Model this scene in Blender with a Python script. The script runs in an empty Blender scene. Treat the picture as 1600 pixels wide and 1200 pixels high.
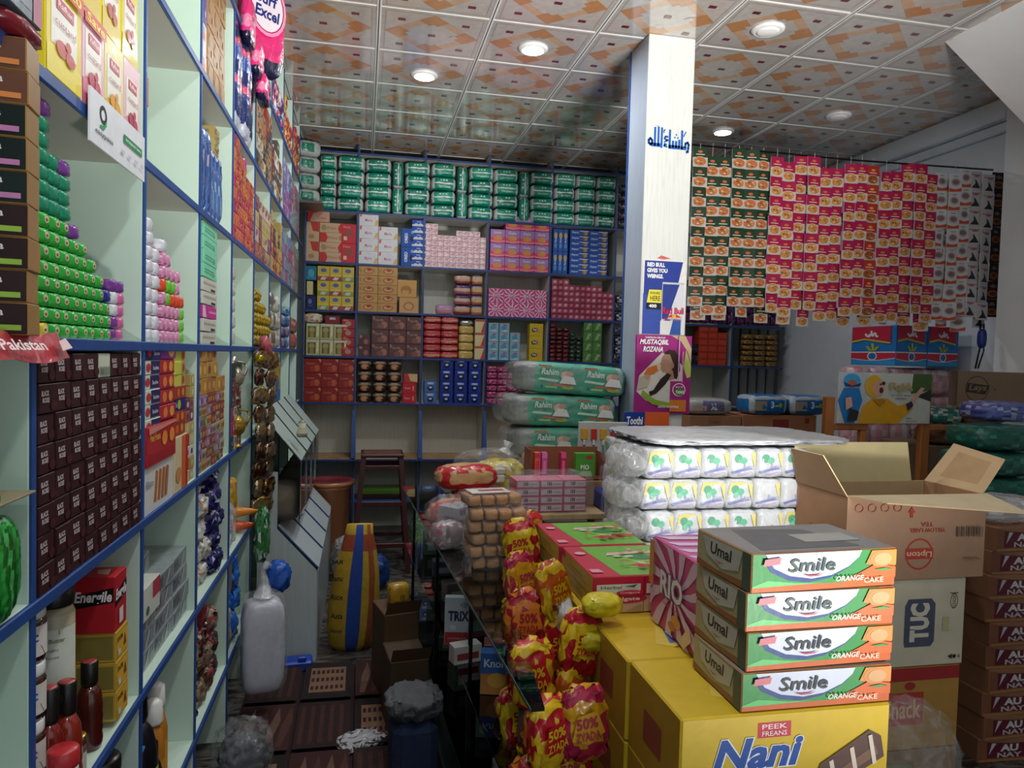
import bpy, math, random
from mathutils import Vector, Matrix
random.seed(7)
R = math.radians
S = bpy.context.scene
COL = S.collection

# ------------------------------------------------------------------ camera, world, lights, exposure
cd = bpy.data.cameras.new('camera')
cam = bpy.data.objects.new('camera', cd)
COL.objects.link(cam)
cd.sensor_width = 36.0
cd.lens = 36.0 * 1130 / 1600
cd.clip_start = 0.02
xr, xu, xf = Vector((.97906, -.20176, .02697)), Vector((-.01859, .04330, .99889)), Vector((.20270, .97848, -.03864))
m = Matrix.Identity(4)
for i in range(3):
    m[i][0], m[i][1], m[i][2] = xr[i], xu[i], -xf[i]
m[2][3] = 1.6
# orthonormalise
q = m.to_quaternion()
cam.rotation_mode = 'QUATERNION'
cam.rotation_quaternion = q
cam.location = (0, 0, 1.6)
S.camera = cam

S.view_settings.view_transform = 'Standard'
S.view_settings.look = 'None'
S.view_settings.gamma = 1
S.view_settings.use_curve_mapping = False
S.view_settings.exposure = 0.5

w = bpy.data.worlds.new('world')
S.world = w
w.use_nodes = True
bg = w.node_tree.nodes['Background']
bg.inputs[0].default_value = (.80, .90, 1.0, 1)
bg.inputs[1].default_value = 0.45


def light(name, kind, loc, target, power, color=(1, 1, 1), size=.3, size_y=None, spread=None, spot=None, blend=.3):
    l = bpy.data.lights.new(name, kind)
    l.energy = power
    l.color = color
    if kind == 'AREA':
        l.size = size
        if size_y:
            l.shape = 'RECTANGLE'
            l.size_y = size_y
        if spread:
            l.spread = R(spread)
    elif kind == 'SPOT':
        l.spot_size = R(spot)
        l.spot_blend = blend
        l.shadow_soft_size = size
    else:
        l.shadow_soft_size = size
    o = bpy.data.objects.new(name, l)
    COL.objects.link(o)
    o.location = loc
    d = Vector(target) - Vector(loc)
    o.rotation_euler = d.to_track_quat('-Z', 'Y').to_euler()
    return o


# daylight bounced up from the bright pavement outside the shop front
light('street_bounce', 'AREA', (1.98, -1.7, .22), (1.1, 2.6, 3.38), 42, (1.0, .98, .95), 1.0, size_y=.35, spread=56)
# sunlight reaching in over the cartons
light('sun_patch', 'SPOT', (1.3, -.45, 2.6), (1.36, 2.5, 1.12), 420, (1, .98, .94), .02, spot=13, blend=.35)
# unseen downlights, added overhead out of view to brighten the left shelves
light('downlight', 'AREA', (.35, 2.35, 3.33), (.35, 2.35, 0), 6, (.93, .98, 1.0), .12)
light('downlight', 'AREA', (.30, .95, 3.33), (.30, .95, 0), 8, (.93, .98, 1.0), .12)
light('downlight', 'AREA', (.30, -.3, 3.33), (.30, -.3, 0), 5, (.93, .98, 1.0), .12)

# ------------------------------------------------------------------ materials


def lin(c):
    if isinstance(c, str):
        c = c.lstrip('#')
        c = [int(c[i:i + 2], 16) / 255 for i in (0, 2, 4)]
        c = [x / 12.92 if x <= .04045 else ((x + .055) / 1.055) ** 2.4 for x in c]
    return (c[0], c[1], c[2], 1.0)


MATS = {}


def newmat(name):
    mt = bpy.data.materials.new(name)
    mt.use_nodes = True
    nt = mt.node_tree
    for n in list(nt.nodes):
        nt.nodes.remove(n)
    out = nt.nodes.new('ShaderNodeOutputMaterial')
    MATS[name] = mt
    return mt, nt, out


def N(nt, t, **kw):
    n = nt.nodes.new(t)
    for k, v in kw.items():
        if k.startswith('i_'):
            key = k[2:]
            key = int(key) if key.isdigit() else key.replace('_', ' ')
            n.inputs[key].default_value = v
        else:
            setattr(n, k, v)
    return n


def surf(name, rough=.5, coat=0, metal=0, bump=0, bscale=60, vary=.06, vscale=25, spec=.5, stretch=None, streak=0, emit=0):
    """every printed or plain surface: colour from the mesh's face colours, procedural grain and relief"""
    mt, nt, out = newmat(name)
    L = nt.links.new
    at = N(nt, 'ShaderNodeAttribute', attribute_name='Col')
    tc = N(nt, 'ShaderNodeTexCoord')
    mp = N(nt, 'ShaderNodeMapping')
    L(tc.outputs['Object'], mp.inputs[0])
    if stretch:
        mp.inputs['Scale'].default_value = stretch
    nz = N(nt, 'ShaderNodeTexNoise', i_Scale=vscale, i_Detail=3.0)
    L(mp.outputs[0], nz.inputs['Vector'])
    mr = N(nt, 'ShaderNodeMapRange', i_1=.3, i_2=.7, i_3=1 - vary, i_4=1 + vary * .5)
    L(nz.outputs[0], mr.inputs[0])
    mx = N(nt, 'ShaderNodeMix', data_type='RGBA', blend_type='MULTIPLY')
    mx.inputs[0].default_value = 1
    L(at.outputs['Color'], mx.inputs[6])
    L(mr.outputs[0], mx.inputs[7])
    last = mx.outputs[2]
    if streak:
        wv = N(nt, 'ShaderNodeTexNoise', i_Scale=9.0, i_Detail=4.0, i_Distortion=1.2)
        m2 = N(nt, 'ShaderNodeMapping')
        m2.inputs['Scale'].default_value = (9, 9, .35)
        L(tc.outputs['Object'], m2.inputs[0])
        L(m2.outputs[0], wv.inputs['Vector'])
        r2 = N(nt, 'ShaderNodeMapRange', i_1=.35, i_2=.5, i_3=1 - streak, i_4=1.0)
        L(wv.outputs[0], r2.inputs[0])
        m3 = N(nt, 'ShaderNodeMix', data_type='RGBA', blend_type='MULTIPLY')
        m3.inputs[0].default_value = 1
        L(last, m3.inputs[6])
        L(r2.outputs[0], m3.inputs[7])
        last = m3.outputs[2]
    b = N(nt, 'ShaderNodeBsdfPrincipled')
    b.inputs['Roughness'].default_value = rough
    b.inputs['Metallic'].default_value = metal
    b.inputs['Coat Weight'].default_value = coat
    b.inputs['Coat Roughness'].default_value = .12
    b.inputs['Specular IOR Level'].default_value = spec
    L(last, b.inputs['Base Color'])
    if emit:
        L(last, b.inputs['Emission Color'])
        b.inputs['Emission Strength'].default_value = emit
    if bump:
        n2 = N(nt, 'ShaderNodeTexNoise', i_Scale=bscale, i_Detail=2.0, i_Distortion=.6)
        L(mp.outputs[0], n2.inputs['Vector'])
        bp = N(nt, 'ShaderNodeBump', i_Strength=bump, i_Distance=.01)
        L(n2.outputs[0], bp.inputs['Height'])
        L(bp.outputs[0], b.inputs['Normal'])
        if coat:
            L(bp.outputs[0], b.inputs['Coat Normal'])
    L(b.outputs[0], out.inputs[0])
    return mt


surf('card', .55, vary=.05, spec=.3)
surf('gloss', .42, coat=.06, bump=.05, bscale=30, vary=.06, spec=.35)
surf('wrap', .32, coat=.2, spec=.4, bump=.45, bscale=26, vary=.12)
surf('foil', .28, metal=.75, bump=.8, bscale=35, vary=.15)
surf('laminate', .35, vary=.04, vscale=4, streak=.10)
surf('panel', .4, vary=.03, vscale=6)
surf('paint', .45, vary=.15, vscale=18)
surf('wood', .45, vary=.3, vscale=14, stretch=(1, 1, .25))
surf('kraft', .75, vary=.08, vscale=12, bump=.1, bscale=20)
surf('plaster', .85, vary=.07, vscale=3, bump=.1, bscale=40)
surf('metal', .3, metal=.9, vary=.05)
surf('plastic', .32, coat=.2, vary=.03)
surf('cloth', .9, vary=.15, bump=.3, bscale=120)
surf('liquid', .12, coat=.6, vary=.1)
surf('tile', .09, coat=1.0, vary=.10, vscale=22, spec=.9, bump=.02, bscale=6)
surf('lampglow', .5, emit=30, vary=0)


def film(name, opacity, rough=.18, bscale=22, tint=(.92, .94, .96), bump=.6):
    mt, nt, out = newmat(name)
    L = nt.links.new
    tc = N(nt, 'ShaderNodeTexCoord')
    nz = N(nt, 'ShaderNodeTexNoise', i_Scale=bscale, i_Detail=3.0, i_Distortion=1.5)
    L(tc.outputs['Object'], nz.inputs['Vector'])
    bp = N(nt, 'ShaderNodeBump', i_Strength=bump, i_Distance=.02)
    L(nz.outputs[0], bp.inputs['Height'])
    tr = N(nt, 'ShaderNodeBsdfTransparent')
    tr.inputs[0].default_value = (.97, .98, .98, 1)
    b = N(nt, 'ShaderNodeBsdfPrincipled')
    b.inputs['Base Color'].default_value = (*[t_ * .8 for t_ in tint], 1)
    b.inputs['Roughness'].default_value = rough
    b.inputs['Specular IOR Level'].default_value = 1.0
    L(bp.outputs[0], b.inputs['Normal'])
    mr = N(nt, 'ShaderNodeMapRange', i_1=.42, i_2=.68, i_3=opacity, i_4=min(1, opacity * 2.6))
    L(nz.outputs[0], mr.inputs[0])
    ms = N(nt, 'ShaderNodeMixShader')
    L(mr.outputs[0], ms.inputs[0])
    L(tr.outputs[0], ms.inputs[1])
    L(b.outputs[0], ms.inputs[2])
    L(ms.outputs[0], out.inputs[0])


film('film', .07)
film('film_thick', .30, bscale=12, bump=.35)
film('film_green', .5, tint=(.25, .45, .22))
film('film_grey', .45, tint=(.45, .46, .47))


def glassmat():
    mt, nt, out = newmat('glass')
    L = nt.links.new
    fr = N(nt, 'ShaderNodeFresnel', i_IOR=1.5)
    tr = N(nt, 'ShaderNodeBsdfTransparent')
    tr.inputs[0].default_value = (.80, .90, .87, 1)
    g = N(nt, 'ShaderNodeBsdfGlossy', i_Roughness=.02)
    ms = N(nt, 'ShaderNodeMixShader')
    ad = N(nt, 'ShaderNodeMath', operation='MULTIPLY')
    ad.inputs[1].default_value = 1.6
    L(fr.outputs[0], ad.inputs[0])
    L(ad.outputs[0], ms.inputs[0])
    L(tr.outputs[0], ms.inputs[1])
    L(g.outputs[0], ms.inputs[2])
    L(ms.outputs[0], out.inputs[0])


glassmat()


def floor_mats():
    mt, nt, out = newmat('marble')
    L = nt.links.new
    tc = N(nt, 'ShaderNodeTexCoord')
    mp = N(nt, 'ShaderNodeMapping')
    mp.inputs['Scale'].default_value = (2.0, 6.0, 1)
    L(tc.outputs['Object'], mp.inputs[0])
    nz = N(nt, 'ShaderNodeTexNoise', i_Scale=2.4, i_Detail=8.0, i_Distortion=2.5)
    L(mp.outputs[0], nz.inputs['Vector'])
    cr = N(nt, 'ShaderNodeValToRGB')
    e = cr.color_ramp.elements
    e[0].position, e[0].color = .38, lin('#1d1b19')
    e[1].position, e[1].color = .68, lin('#6b6660')
    L(nz.outputs[0], cr.inputs[0])
    b = N(nt, 'ShaderNodeBsdfPrincipled')
    b.inputs['Roughness'].default_value = .25
    L(cr.outputs[0], b.inputs['Base Color'])
    L(b.outputs[0], out.inputs[0])


floor_mats()

# ------------------------------------------------------------------ mesh building
TEXTS = {}


def textgeo(s, bold=0.0, shear=0.0):
    key = (s, bold, shear)
    if key in TEXTS:
        return TEXTS[key]
    c = bpy.data.curves.new('t', 'FONT')
    c.body = s
    c.resolution_u = 2
    c.offset = bold
    c.shear = shear
    c.fill_mode = 'FRONT'
    o = bpy.data.objects.new('t', c)
    COL.objects.link(o)
    bpy.context.view_layer.update()
    me = o.evaluated_get(bpy.context.evaluated_depsgraph_get()).to_mesh()
    vs = [(v.co.x, v.co.y) for v in me.vertices]
    fs = [tuple(p.vertices) for p in me.polygons]
    o.evaluated_get(bpy.context.evaluated_depsgraph_get()).to_mesh_clear()
    bpy.data.objects.remove(o)
    bpy.data.curves.remove(c)
    if vs:
        x0 = min(v[0] for v in vs); x1 = max(v[0] for v in vs)
        y0 = min(v[1] for v in vs); y1 = max(v[1] for v in vs)
        ww, hh = max(x1 - x0, 1e-4), max(y1 - y0, 1e-4)
        vs = [((x - x0) / ww, (y - y0) / hh) for x, y in vs]
        r = (vs, fs, ww / hh)
    else:
        r = ([], [], 1)
    TEXTS[key] = r
    return r


class MB:
    def __init__(s):
        s.v, s.f, s.c, s.m, s.sm = [], [], [], [], []

    def add(s, vs, fs, col, mat='card', smooth=False):
        b = len(s.v)
        s.v += [tuple(v) for v in vs]
        multi = isinstance(col, list)
        for i, f in enumerate(fs):
            s.f.append(tuple(b + k for k in f))
            s.c.append(lin(col[i]) if multi else lin(col))
            s.m.append(mat)
            s.sm.append(smooth)
        return s

    def box(s, x0, y0, z0, x1, y1, z1, col, mat='card', F=None, B=None, L=None, R=None, T=None, D=None):
        v = [(x0, y0, z0), (x1, y0, z0), (x1, y1, z0), (x0, y1, z0), (x0, y0, z1), (x1, y0, z1), (x1, y1, z1), (x0, y1, z1)]
        f = [(0, 1, 5, 4), (2, 3, 7, 6), (3, 0, 4, 7), (1, 2, 6, 5), (4, 5, 6, 7), (3, 2, 1, 0)]
        return s.add(v, f, [c or col for c in (F, B, L, R, T, D)], mat)

    def bbox(s, x0, y0, z0, x1, y1, z1, col, mat='card', b=.003, **k):
        """box with chamfered edges"""
        b = min(b, abs(x1 - x0) / 3, abs(y1 - y0) / 3, abs(z1 - z0) / 3)
        X, Y, Z = (x0, x1), (y0, y1), (z0, z1)
        vs, idx = [], {}
        for i in (0, 1):
            for j in (0, 1):
                for l in (0, 1):
                    sx, sy, sz = (1, -1)[i] * b, (1, -1)[j] * b, (1, -1)[l] * b
                    for a, (dx, dy, dz) in enumerate(((0, sy, sz), (sx, 0, sz), (sx, sy, 0))):
                        idx[i, j, l, a] = len(vs)
                        vs.append((X[i] + dx, Y[j] + dy, Z[l] + dz))
        g = lambda i, j, l, a: idx[i, j, l, a]
        fs = [(g(0, 0, 0, 1), g(1, 0, 0, 1), g(1, 0, 1, 1), g(0, 0, 1, 1)), (g(1, 1, 0, 1), g(0, 1, 0, 1), g(0, 1, 1, 1), g(1, 1, 1, 1)),
              (g(0, 1, 0, 0), g(0, 0, 0, 0), g(0, 0, 1, 0), g(0, 1, 1, 0)), (g(1, 0, 0, 0), g(1, 1, 0, 0), g(1, 1, 1, 0), g(1, 0, 1, 0)),
              (g(0, 0, 1, 2), g(1, 0, 1, 2), g(1, 1, 1, 2), g(0, 1, 1, 2)), (g(0, 1, 0, 2), g(1, 1, 0, 2), g(1, 0, 0, 2), g(0, 0, 0, 2))]
        cs = [k.get(n) or col for n in 'FBLRTD']
        for i in (0, 1):
            for j in (0, 1):
                fs.append((g(i, j, 0, 0), g(i, j, 1, 0), g(i, j, 1, 1), g(i, j, 0, 1)))
        for j in (0, 1):
            for l in (0, 1):
                fs.append((g(0, j, l, 1), g(1, j, l, 1), g(1, j, l, 2), g(0, j, l, 2)))
        for i in (0, 1):
            for l in (0, 1):
                fs.append((g(i, 0, l, 0), g(i, 1, l, 0), g(i, 1, l, 2), g(i, 0, l, 2)))
        cs += [col] * 12
        for i in (0, 1):
            for j in (0, 1):
                for l in (0, 1):
                    fs.append((g(i, j, l, 0), g(i, j, l, 1), g(i, j, l, 2)))
                    cs.append(col)
        return s.add(vs, fs, cs, mat)

    def lathe(s, prof, n=14, cx=0, cy=0, mat='plastic', axis='z', capcol=None):
        """prof: list of (r, z, colour of the band above)"""
        vs = []
        for r, z, c in prof:
            for k in range(n):
                a = 2 * math.pi * k / n
                vs.append((cx + r * math.cos(a), cy + r * math.sin(a), z))
        fs, cs = [], []
        for i in range(len(prof) - 1):
            for k in range(n):
                fs.append((i * n + k, i * n + (k + 1) % n, (i + 1) * n + (k + 1) % n, (i + 1) * n + k))
                cs.append(prof[i][2])
        fs.append(tuple(range(n - 1, -1, -1))); cs.append(prof[0][2])
        fs.append(tuple((len(prof) - 1) * n + k for k in range(n))); cs.append(prof[-1][2])
        if axis == 'x':
            vs = [(z, y, x) for x, y, z in vs]
        if axis == 'y':
            vs = [(x, z, y) for x, y, z in vs]
        return s.add(vs, fs, cs, mat, True)

    def tube(s, pts, r, col, mat='plastic', n=7):
        pts = [Vector(p) for p in pts]
        vs, fs = [], []
        rr = r if isinstance(r, list) else [r] * len(pts)
        for i, p in enumerate(pts):
            d = (pts[min(i + 1, len(pts) - 1)] - pts[max(i - 1, 0)]).normalized()
            a = d.orthogonal().normalized(); b = d.cross(a)
            for k in range(n):
                t = 2 * math.pi * k / n
                vs.append(p + (a * math.cos(t) + b * math.sin(t)) * rr[i])
        for i in range(len(pts) - 1):
            for k in range(n):
                fs.append((i * n + k, i * n + (k + 1) % n, (i + 1) * n + (k + 1) % n, (i + 1) * n + k))
        fs.append(tuple(range(n))); fs.append(tuple((len(pts) - 1) * n + k for k in range(n)))
        return s.add(vs, fs, col, mat, True)

    def soft(s, w, d, h, n=4.5, res=6, noise=.0, colf='#ffffff', mat='wrap', o=(0, 0, 0), seed=1, pinch=0, sag=0):
        """rounded, slightly crumpled pack; colf(face, u, v) gives colours; base centre at o"""
        rnd = random.Random(seed)
        cache, vs, fs, cs = {}, [], [], []

        def vert(p):
            key = tuple(round(c * 1000) for c in p)
            if key in cache:
                return cache[key]
            l = (abs(p[0]) ** n + abs(p[1]) ** n + abs(p[2]) ** n) ** (1 / n)
            x, y, z = (c / l for c in p)
            if pinch:
                k = 1 - pinch * abs(x) ** 3
                y *= k; z *= k
            if sag:
                z -= sag * (1 - x * x) * 0
            j = [rnd.uniform(-noise, noise) for _ in range(3)]
            cache[key] = len(vs)
            vs.append((o[0] + x * w / 2 + j[0], o[1] + y * d / 2 + j[1], o[2] + max(0, (z + 1) * h / 2 + j[2])))
            return cache[key]
        for nm, fx in (('F', lambda a, b: (a, -1, b)), ('B', lambda a, b: (-a, 1, b)), ('L', lambda a, b: (-1, -a, b)),
                       ('R', lambda a, b: (1, a, b)), ('T', lambda a, b: (a, b, 1)), ('D', lambda a, b: (a, -b, -1))):
            for i in range(res):
                for j in range(res):
                    a0, a1, b0, b1 = (-1 + 2 * t / res for t in (i, i + 1, j, j + 1))
                    fs.append((vert(fx(a0, b0)), vert(fx(a1, b0)), vert(fx(a1, b1)), vert(fx(a0, b1))))
                    cs.append(colf(nm, (i + .5) / res, (j + .5) / res) if callable(colf) else colf)
        return s.add(vs, fs, cs, mat, True)

    def deco(s, O, U, V, items, eps=.0005, mat='card', bulge=None, k0=1, base=None):
        """flat print on a face: O corner, U and V full edge vectors, items in 0..1 coordinates"""
        O, U, V = Vector(O), Vector(U), Vector(V)
        Nn = U.cross(V).normalized()
        if base:
            items = [('r', 0, 0, 1, 1, base)] + list(items)
        for k, it in enumerate(items):
            off = Nn * eps * (k + k0)

            def P(x, y):
                p = O + U * x + V * y + off
                if bulge:
                    p = p + Nn * bulge(x, y)
                return p
            t = it[0]
            if t == 'r':
                _, x0, y0, x1, y1, c = it
                s.add([P(x0, y0), P(x1, y0), P(x1, y1), P(x0, y1)], [(0, 1, 2, 3)], c, mat)
            elif t == 'p':
                pts = it[1]
                s.add([P(*p) for p in pts], [tuple(range(len(pts)))], it[2], mat)
            elif t == 'e':
                _, cx, cy, rx, ry, c = it[:6]
                nn = it[6] if len(it) > 6 else 12
                s.add([P(cx + rx * math.cos(2 * math.pi * i / nn), cy + ry * math.sin(2 * math.pi * i / nn)) for i in range(nn)],
                      [tuple(range(nn))], c, mat)
            elif t == 'ring':
                _, cx, cy, rx, ry, tt, c = it
                nn = 20
                ps = [P(cx + rx * f * math.cos(2 * math.pi * i / nn), cy + ry * f * math.sin(2 * math.pi * i / nn)) for f in (1, 1 - tt) for i in range(nn)]
                s.add(ps, [(i, (i + 1) % nn, nn + (i + 1) % nn, nn + i) for i in range(nn)], c, mat)
            elif t in ('t', 'tv', 'ti'):
                # ('t', string, x0, y0, x1, y1, colour, bold, shear): text fitted to a rectangle; tv reads upwards; ti upside down
                st, x0, y0, x1, y1, c = it[1:7]
                bold = it[7] if len(it) > 7 else .02
                sh = it[8] if len(it) > 8 else 0
                tv, tf, ar = textgeo(st, bold, sh)
                if t == 't':
                    ps = [P(x0 + (x1 - x0) * x, y0 + (y1 - y0) * y) for x, y in tv]
                elif t == 'ti':
                    ps = [P(x1 - (x1 - x0) * x, y1 - (y1 - y0) * y) for x, y in tv]
                else:
                    ps = [P(x1 - (x1 - x0) * y, y0 + (y1 - y0) * x) for x, y in tv]
                s.add(ps, tf, c, mat)
        return s

    def mesh(s, name='m'):
        me = bpy.data.meshes.new(name)
        me.from_pydata(s.v, [], s.f)
        names = []
        for mm in s.m:
            if mm not in names:
                names.append(mm)
        for nme in names:
            me.materials.append(MATS[nme])
        ix = {nme: i for i, nme in enumerate(names)}
        me.polygons.foreach_set('material_index', [ix[mm] for mm in s.m])
        me.polygons.foreach_set('use_smooth', s.sm)
        ca = me.attributes.new('Col', 'FLOAT_COLOR', 'CORNER')
        flat = []
        for p, c in zip(s.f, s.c):
            flat += list(c) * len(p)
        ca.data.foreach_set('color', flat)
        me.update()
        return me


def obj(name, me, parent=None, loc=(0, 0, 0), rz=0, label=None, cat=None, group=None, kind=None, rot=None, scale=None):
    if isinstance(me, MB):
        me = me.mesh(name)
    o = bpy.data.objects.new(name, me)
    COL.objects.link(o)
    if parent:
        o.parent = parent
    o.location = loc
    o.rotation_euler = rot if rot else (0, 0, rz)
    if scale:
        o.scale = scale if isinstance(scale, tuple) else (scale,) * 3
    if label: o['label'] = label
    if cat: o['category'] = cat
    if group: o['group'] = group
    if kind: o['kind'] = kind
    return o


def empty(name, loc=(0, 0, 0), rz=0, label=None, cat=None, group=None, kind=None):
    return obj(name, None, None, loc, rz, label, cat, group, kind)


def copy_tree(o, loc=None, rz=None, label=None, parent=None):
    c = o.copy()
    COL.objects.link(c)
    if parent: c.parent = parent
    if loc is not None: c.location = loc
    if rz is not None: c.rotation_euler = (0, 0, rz)
    if label: c['label'] = label
    for ch in list(o.children):
        copy_tree(ch, parent=c)
    return c


ORD = ['first', 'second', 'third', 'fourth', 'fifth', 'sixth', 'seventh', 'eighth', 'ninth', 'tenth', 'eleventh', 'twelfth',
       'thirteenth', 'fourteenth', 'fifteenth', 'sixteenth', 'seventeenth', 'eighteenth', 'nineteenth', 'twentieth'] + ['last'] * 30
FR = {'B': (0.0, lambda x, y, z: (x, 6.40 + y, z)), 'L': (R(90), lambda x, y, z: (-.52 - y, x, z))}


def put(frame, name, me, x, z, y=.02, label=None, cat='box', group=None, jit=.0, rz=0, **k):
    a, fn = FR[frame]
    return obj(name, me, None, fn(x, y + random.uniform(0, jit), z), a + rz + random.uniform(-jit, jit) * 6, label, cat, group, **k)


def grid(frame, name, mes, w, h, x0, z0, counts, desc, cat='box', group=None, y=.02, jit=.0015, gap=.0012, from_row=0, step=None):
    """a stack of alike things on a shelf: counts[i] of them in column i; every one its own object and label"""
    if not isinstance(mes, list):
        mes = [mes]
    nc = len(counts)
    nr = max(counts)
    for i, n in enumerate(counts):
        for j in range(n):
            if nc == 1 and nr == 1: tail = ''
            elif nc == 1: tail = f', {ORD[j]} from the bottom'
            elif nr == 1: tail = f', {ORD[i]} from the left'
            else: tail = f', {ORD[i]} from left, {ORD[j]} up'
            put(frame, name, random.choice(mes), x0 + (i + .5) * (w + gap), z0 + j * (h + .0006) + .0004, y + (step or 0) * j, desc + tail, cat, group or (desc if nc * nr > 1 else None), jit)

# ------------------------------------------------------------------ the setting
CEIL = 3.38
XW0, XW1, YB, YF = -.84, 4.16, 6.76, -.6
BLUE = '#214a8e'
WHITE = '#dfe3dc'
GREENW = '#cfe6d6'

b = MB(); b.box(XW0 - .1, YF - 1.5, -.1, XW1 + .3, YB + .1, 0, '#808080', 'marble')
floor = obj('floor', b, kind='structure')
b = MB(); b.box(XW0 - .1, YF, 0, XW0, YB + .1, CEIL, WHITE, 'plaster')
obj('wall_left', b, kind='structure')
b = MB(); b.box(XW0, YB, 0, XW1 + .1, YB + .1, CEIL, '#c9ccc9', 'plaster')
wall_back = obj('wall_back', b, kind='structure')
b = MB(); b.box(XW1, YF, 0, XW1 + .1, YB, CEIL + .02, '#ccd3da', 'plaster')
obj('wall_right', b, kind='structure')
b = MB(); b.box(XW0 - .1, YF - .12, 2.75, XW1 + .1, YF, CEIL, WHITE, 'plaster')
b.box(XW0 - .1, YF - .12, 0, -.55, YF, 2.75, WHITE, 'plaster')
b.box(2.75, YF - .12, 0, XW1 + .1, YF, 2.75, WHITE, 'plaster')  # unseen right pier, widened to block daylight from the right side
obj('wall_front', b, kind='structure')
# pavement outside the open shop front
b = MB(); b.box(-3, -6, -.12, 7, YF - .12, -.02, '#a8a298', 'plaster')
obj('ground', b, kind='structure')
# corner pier, sloping stair soffit, cornice of the right wall
b = MB(); b.bbox(4.06, 3.72, 0, XW1, 4.02, CEIL, '#dfe4e8', 'plaster')
obj('trim_1', b, kind='structure')
b = MB()
pr = [(3.08, CEIL), (4.16, CEIL - .78), (4.16, CEIL)]
vs = [(x, y, z) for y in (-.5, 3.47) for x, z in pr]
b.add(vs, [(0, 1, 2), (5, 4, 3), (0, 3, 4, 1), (1, 4, 5, 2), (2, 5, 3, 0)], '#eef0f0', 'plaster')
obj('trim_2', b, kind='structure')
b = MB(); b.bbox(XW1 - .10, 4.02, 3.24, XW1, YB, CEIL - .002, '#dce2ea', 'plaster', b=.012)
b.bbox(XW1 - .04, 4.02, 3.17, XW1, YB, 3.235, '#cfd6de', 'plaster', b=.01)
obj('trim_3', b, kind='structure')
# grey steel shutter wall in the back right corner
b = MB()
x = 3.62
b.box(3.62, 6.70, 0, XW1, 6.74, 2.9, '#7c8187', 'panel')
while x < XW1 - .05:
    b.bbox(x, 6.66, 0, x + .085, 6.70, 2.9, '#858b91', 'panel', b=.012); x += .1
obj('trim_4', b, kind='structure')

# ceiling: glossy printed panels between metal joints
ceil = MB(); ceil.box(XW0, YF, CEIL + .012, XW1 + .1, YB + .1, CEIL + .08, '#8a8580', 'plaster')
ceiling = obj('ceiling', ceil, kind='structure')
TX, TY, TX0, TY0 = .5865, .5405, .05, 3.86
t = MB()
hx, hy = TX / 2 - .006, TY / 2 - .006
t.bbox(-hx, -hy, -.0, hx, hy, .012, '#b9b3ac', 'tile', b=.004)
O, U, V = (-hx, hy, 0), (2 * hx, 0, 0), (0, -2 * hy, 0)
it = [('r', .045, .045, .955, .955, '#a39d97'), ('r', .058, .058, .942, .942, '#beb8b2')]
dm = lambda cx, cy, r, rr=None: [(cx - r, cy), (cx, cy - (rr or r)), (cx + r, cy), (cx, cy + (rr or r))]
it += [('p', dm(.5, .5, .455), '#c8a688'), ('p', dm(.5, .5, .325), '#beb8b2')]
for cx, cy in ((.5, .185), (.5, .815), (.185, .5), (.815, .5)):
    it.append(('p', dm(cx, cy, .14), '#bd8759'))
for cx, cy in ((.5, .29), (.5, .71), (.29, .5), (.71, .5)):
    it.append(('p', dm(cx, cy, .05), '#beb8b2'))
for cx, cy in ((.20, .20), (.80, .20), (.20, .80), (.80, .80), (.5, .5)):
    it.append(('r', cx - .034, cy - .026, cx + .034, cy + .026, '#6d2a38'))
t.deco(O, U, V, it, eps=.00025, mat='tile')
tm = t.mesh('ceiling_tile')
for i in range(-2, 8):
    for j in range(-8, 6):
        cx, cy = TX0 + (i + .5) * TX, TY0 + (j + .5) * TY
        if cx > XW1 - .1 or cy > YB: continue
        obj('ceiling_tile', tm, ceiling, (cx, cy, CEIL + random.uniform(-.0006, .0006)), rot=(random.uniform(-.003, .003), random.uniform(-.003, .003), 0))
for i in range(-1, 8):
    x = TX0 + i * TX
    if x > XW1: continue
    b = MB()
    for dx in (-.013, .001):
        b.bbox(x + dx, YF + .01, CEIL - .005, x + dx + .012, YB, CEIL + .004, '#e2e2e0', 'plastic', b=.003)
    b.box(x - .0018, YF + .01, CEIL - .0045, x + .0018, YB, CEIL, '#3c3c3c', 'metal')
    obj('joint_bar', b, ceiling)
for j in range(-8, 6):
    y = TY0 + j * TY
    b = MB(); b.bbox(XW0, y - .006, CEIL - .003, XW1, y + .006, CEIL + .006, '#dcdad6', 'plastic', b=.002)
    obj('joint_bar', b, ceiling)

# recessed ceiling lamps
for k, (x, y, on, lb) in enumerate([(.352, 4.72, 1, 'round lit ceiling downlight nearest the left shelves'), (.93, 4.146, 1, 'bright round ceiling downlight left of the white pillar'),
                                    (2.69, 5.22, 1, 'lit round ceiling downlight above the hanging sachet strips'),
                                    (2.083, 3.58, 0, 'unlit white round ceiling disc just right of the pillar top'), (3.292, 4.664, 0, 'unlit white round ceiling disc farther right over the sachet strips')]):
    e = empty('ceiling_light', (x, y, CEIL - .014), label=lb, cat='light')
    b = MB(); b.lathe([(.088, .014, '#efefef'), (.086, .004, '#f2f2f2'), (.070, -.004, '#f2f2f2'), (.062, -.002, '#f2f2f2')], 24)
    obj('frame', b, e)
    b = MB(); b.lathe([(.061, .012, '#ffffff'), (.061, -.004, '#ffffff'), (.045, -.009, '#ffffff'), (.0, -.011, '#ffffff')], 24, mat='lampglow' if on else 'plastic')
    obj('diffuser', b, e, label='glowing white diffuser' if on else None)
    if on:
        light('lamp_glow', 'AREA', (x, y, CEIL - .032), (x, y, 0), [9, 9, 4][k], (.93, .97, 1.0), .11)

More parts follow.
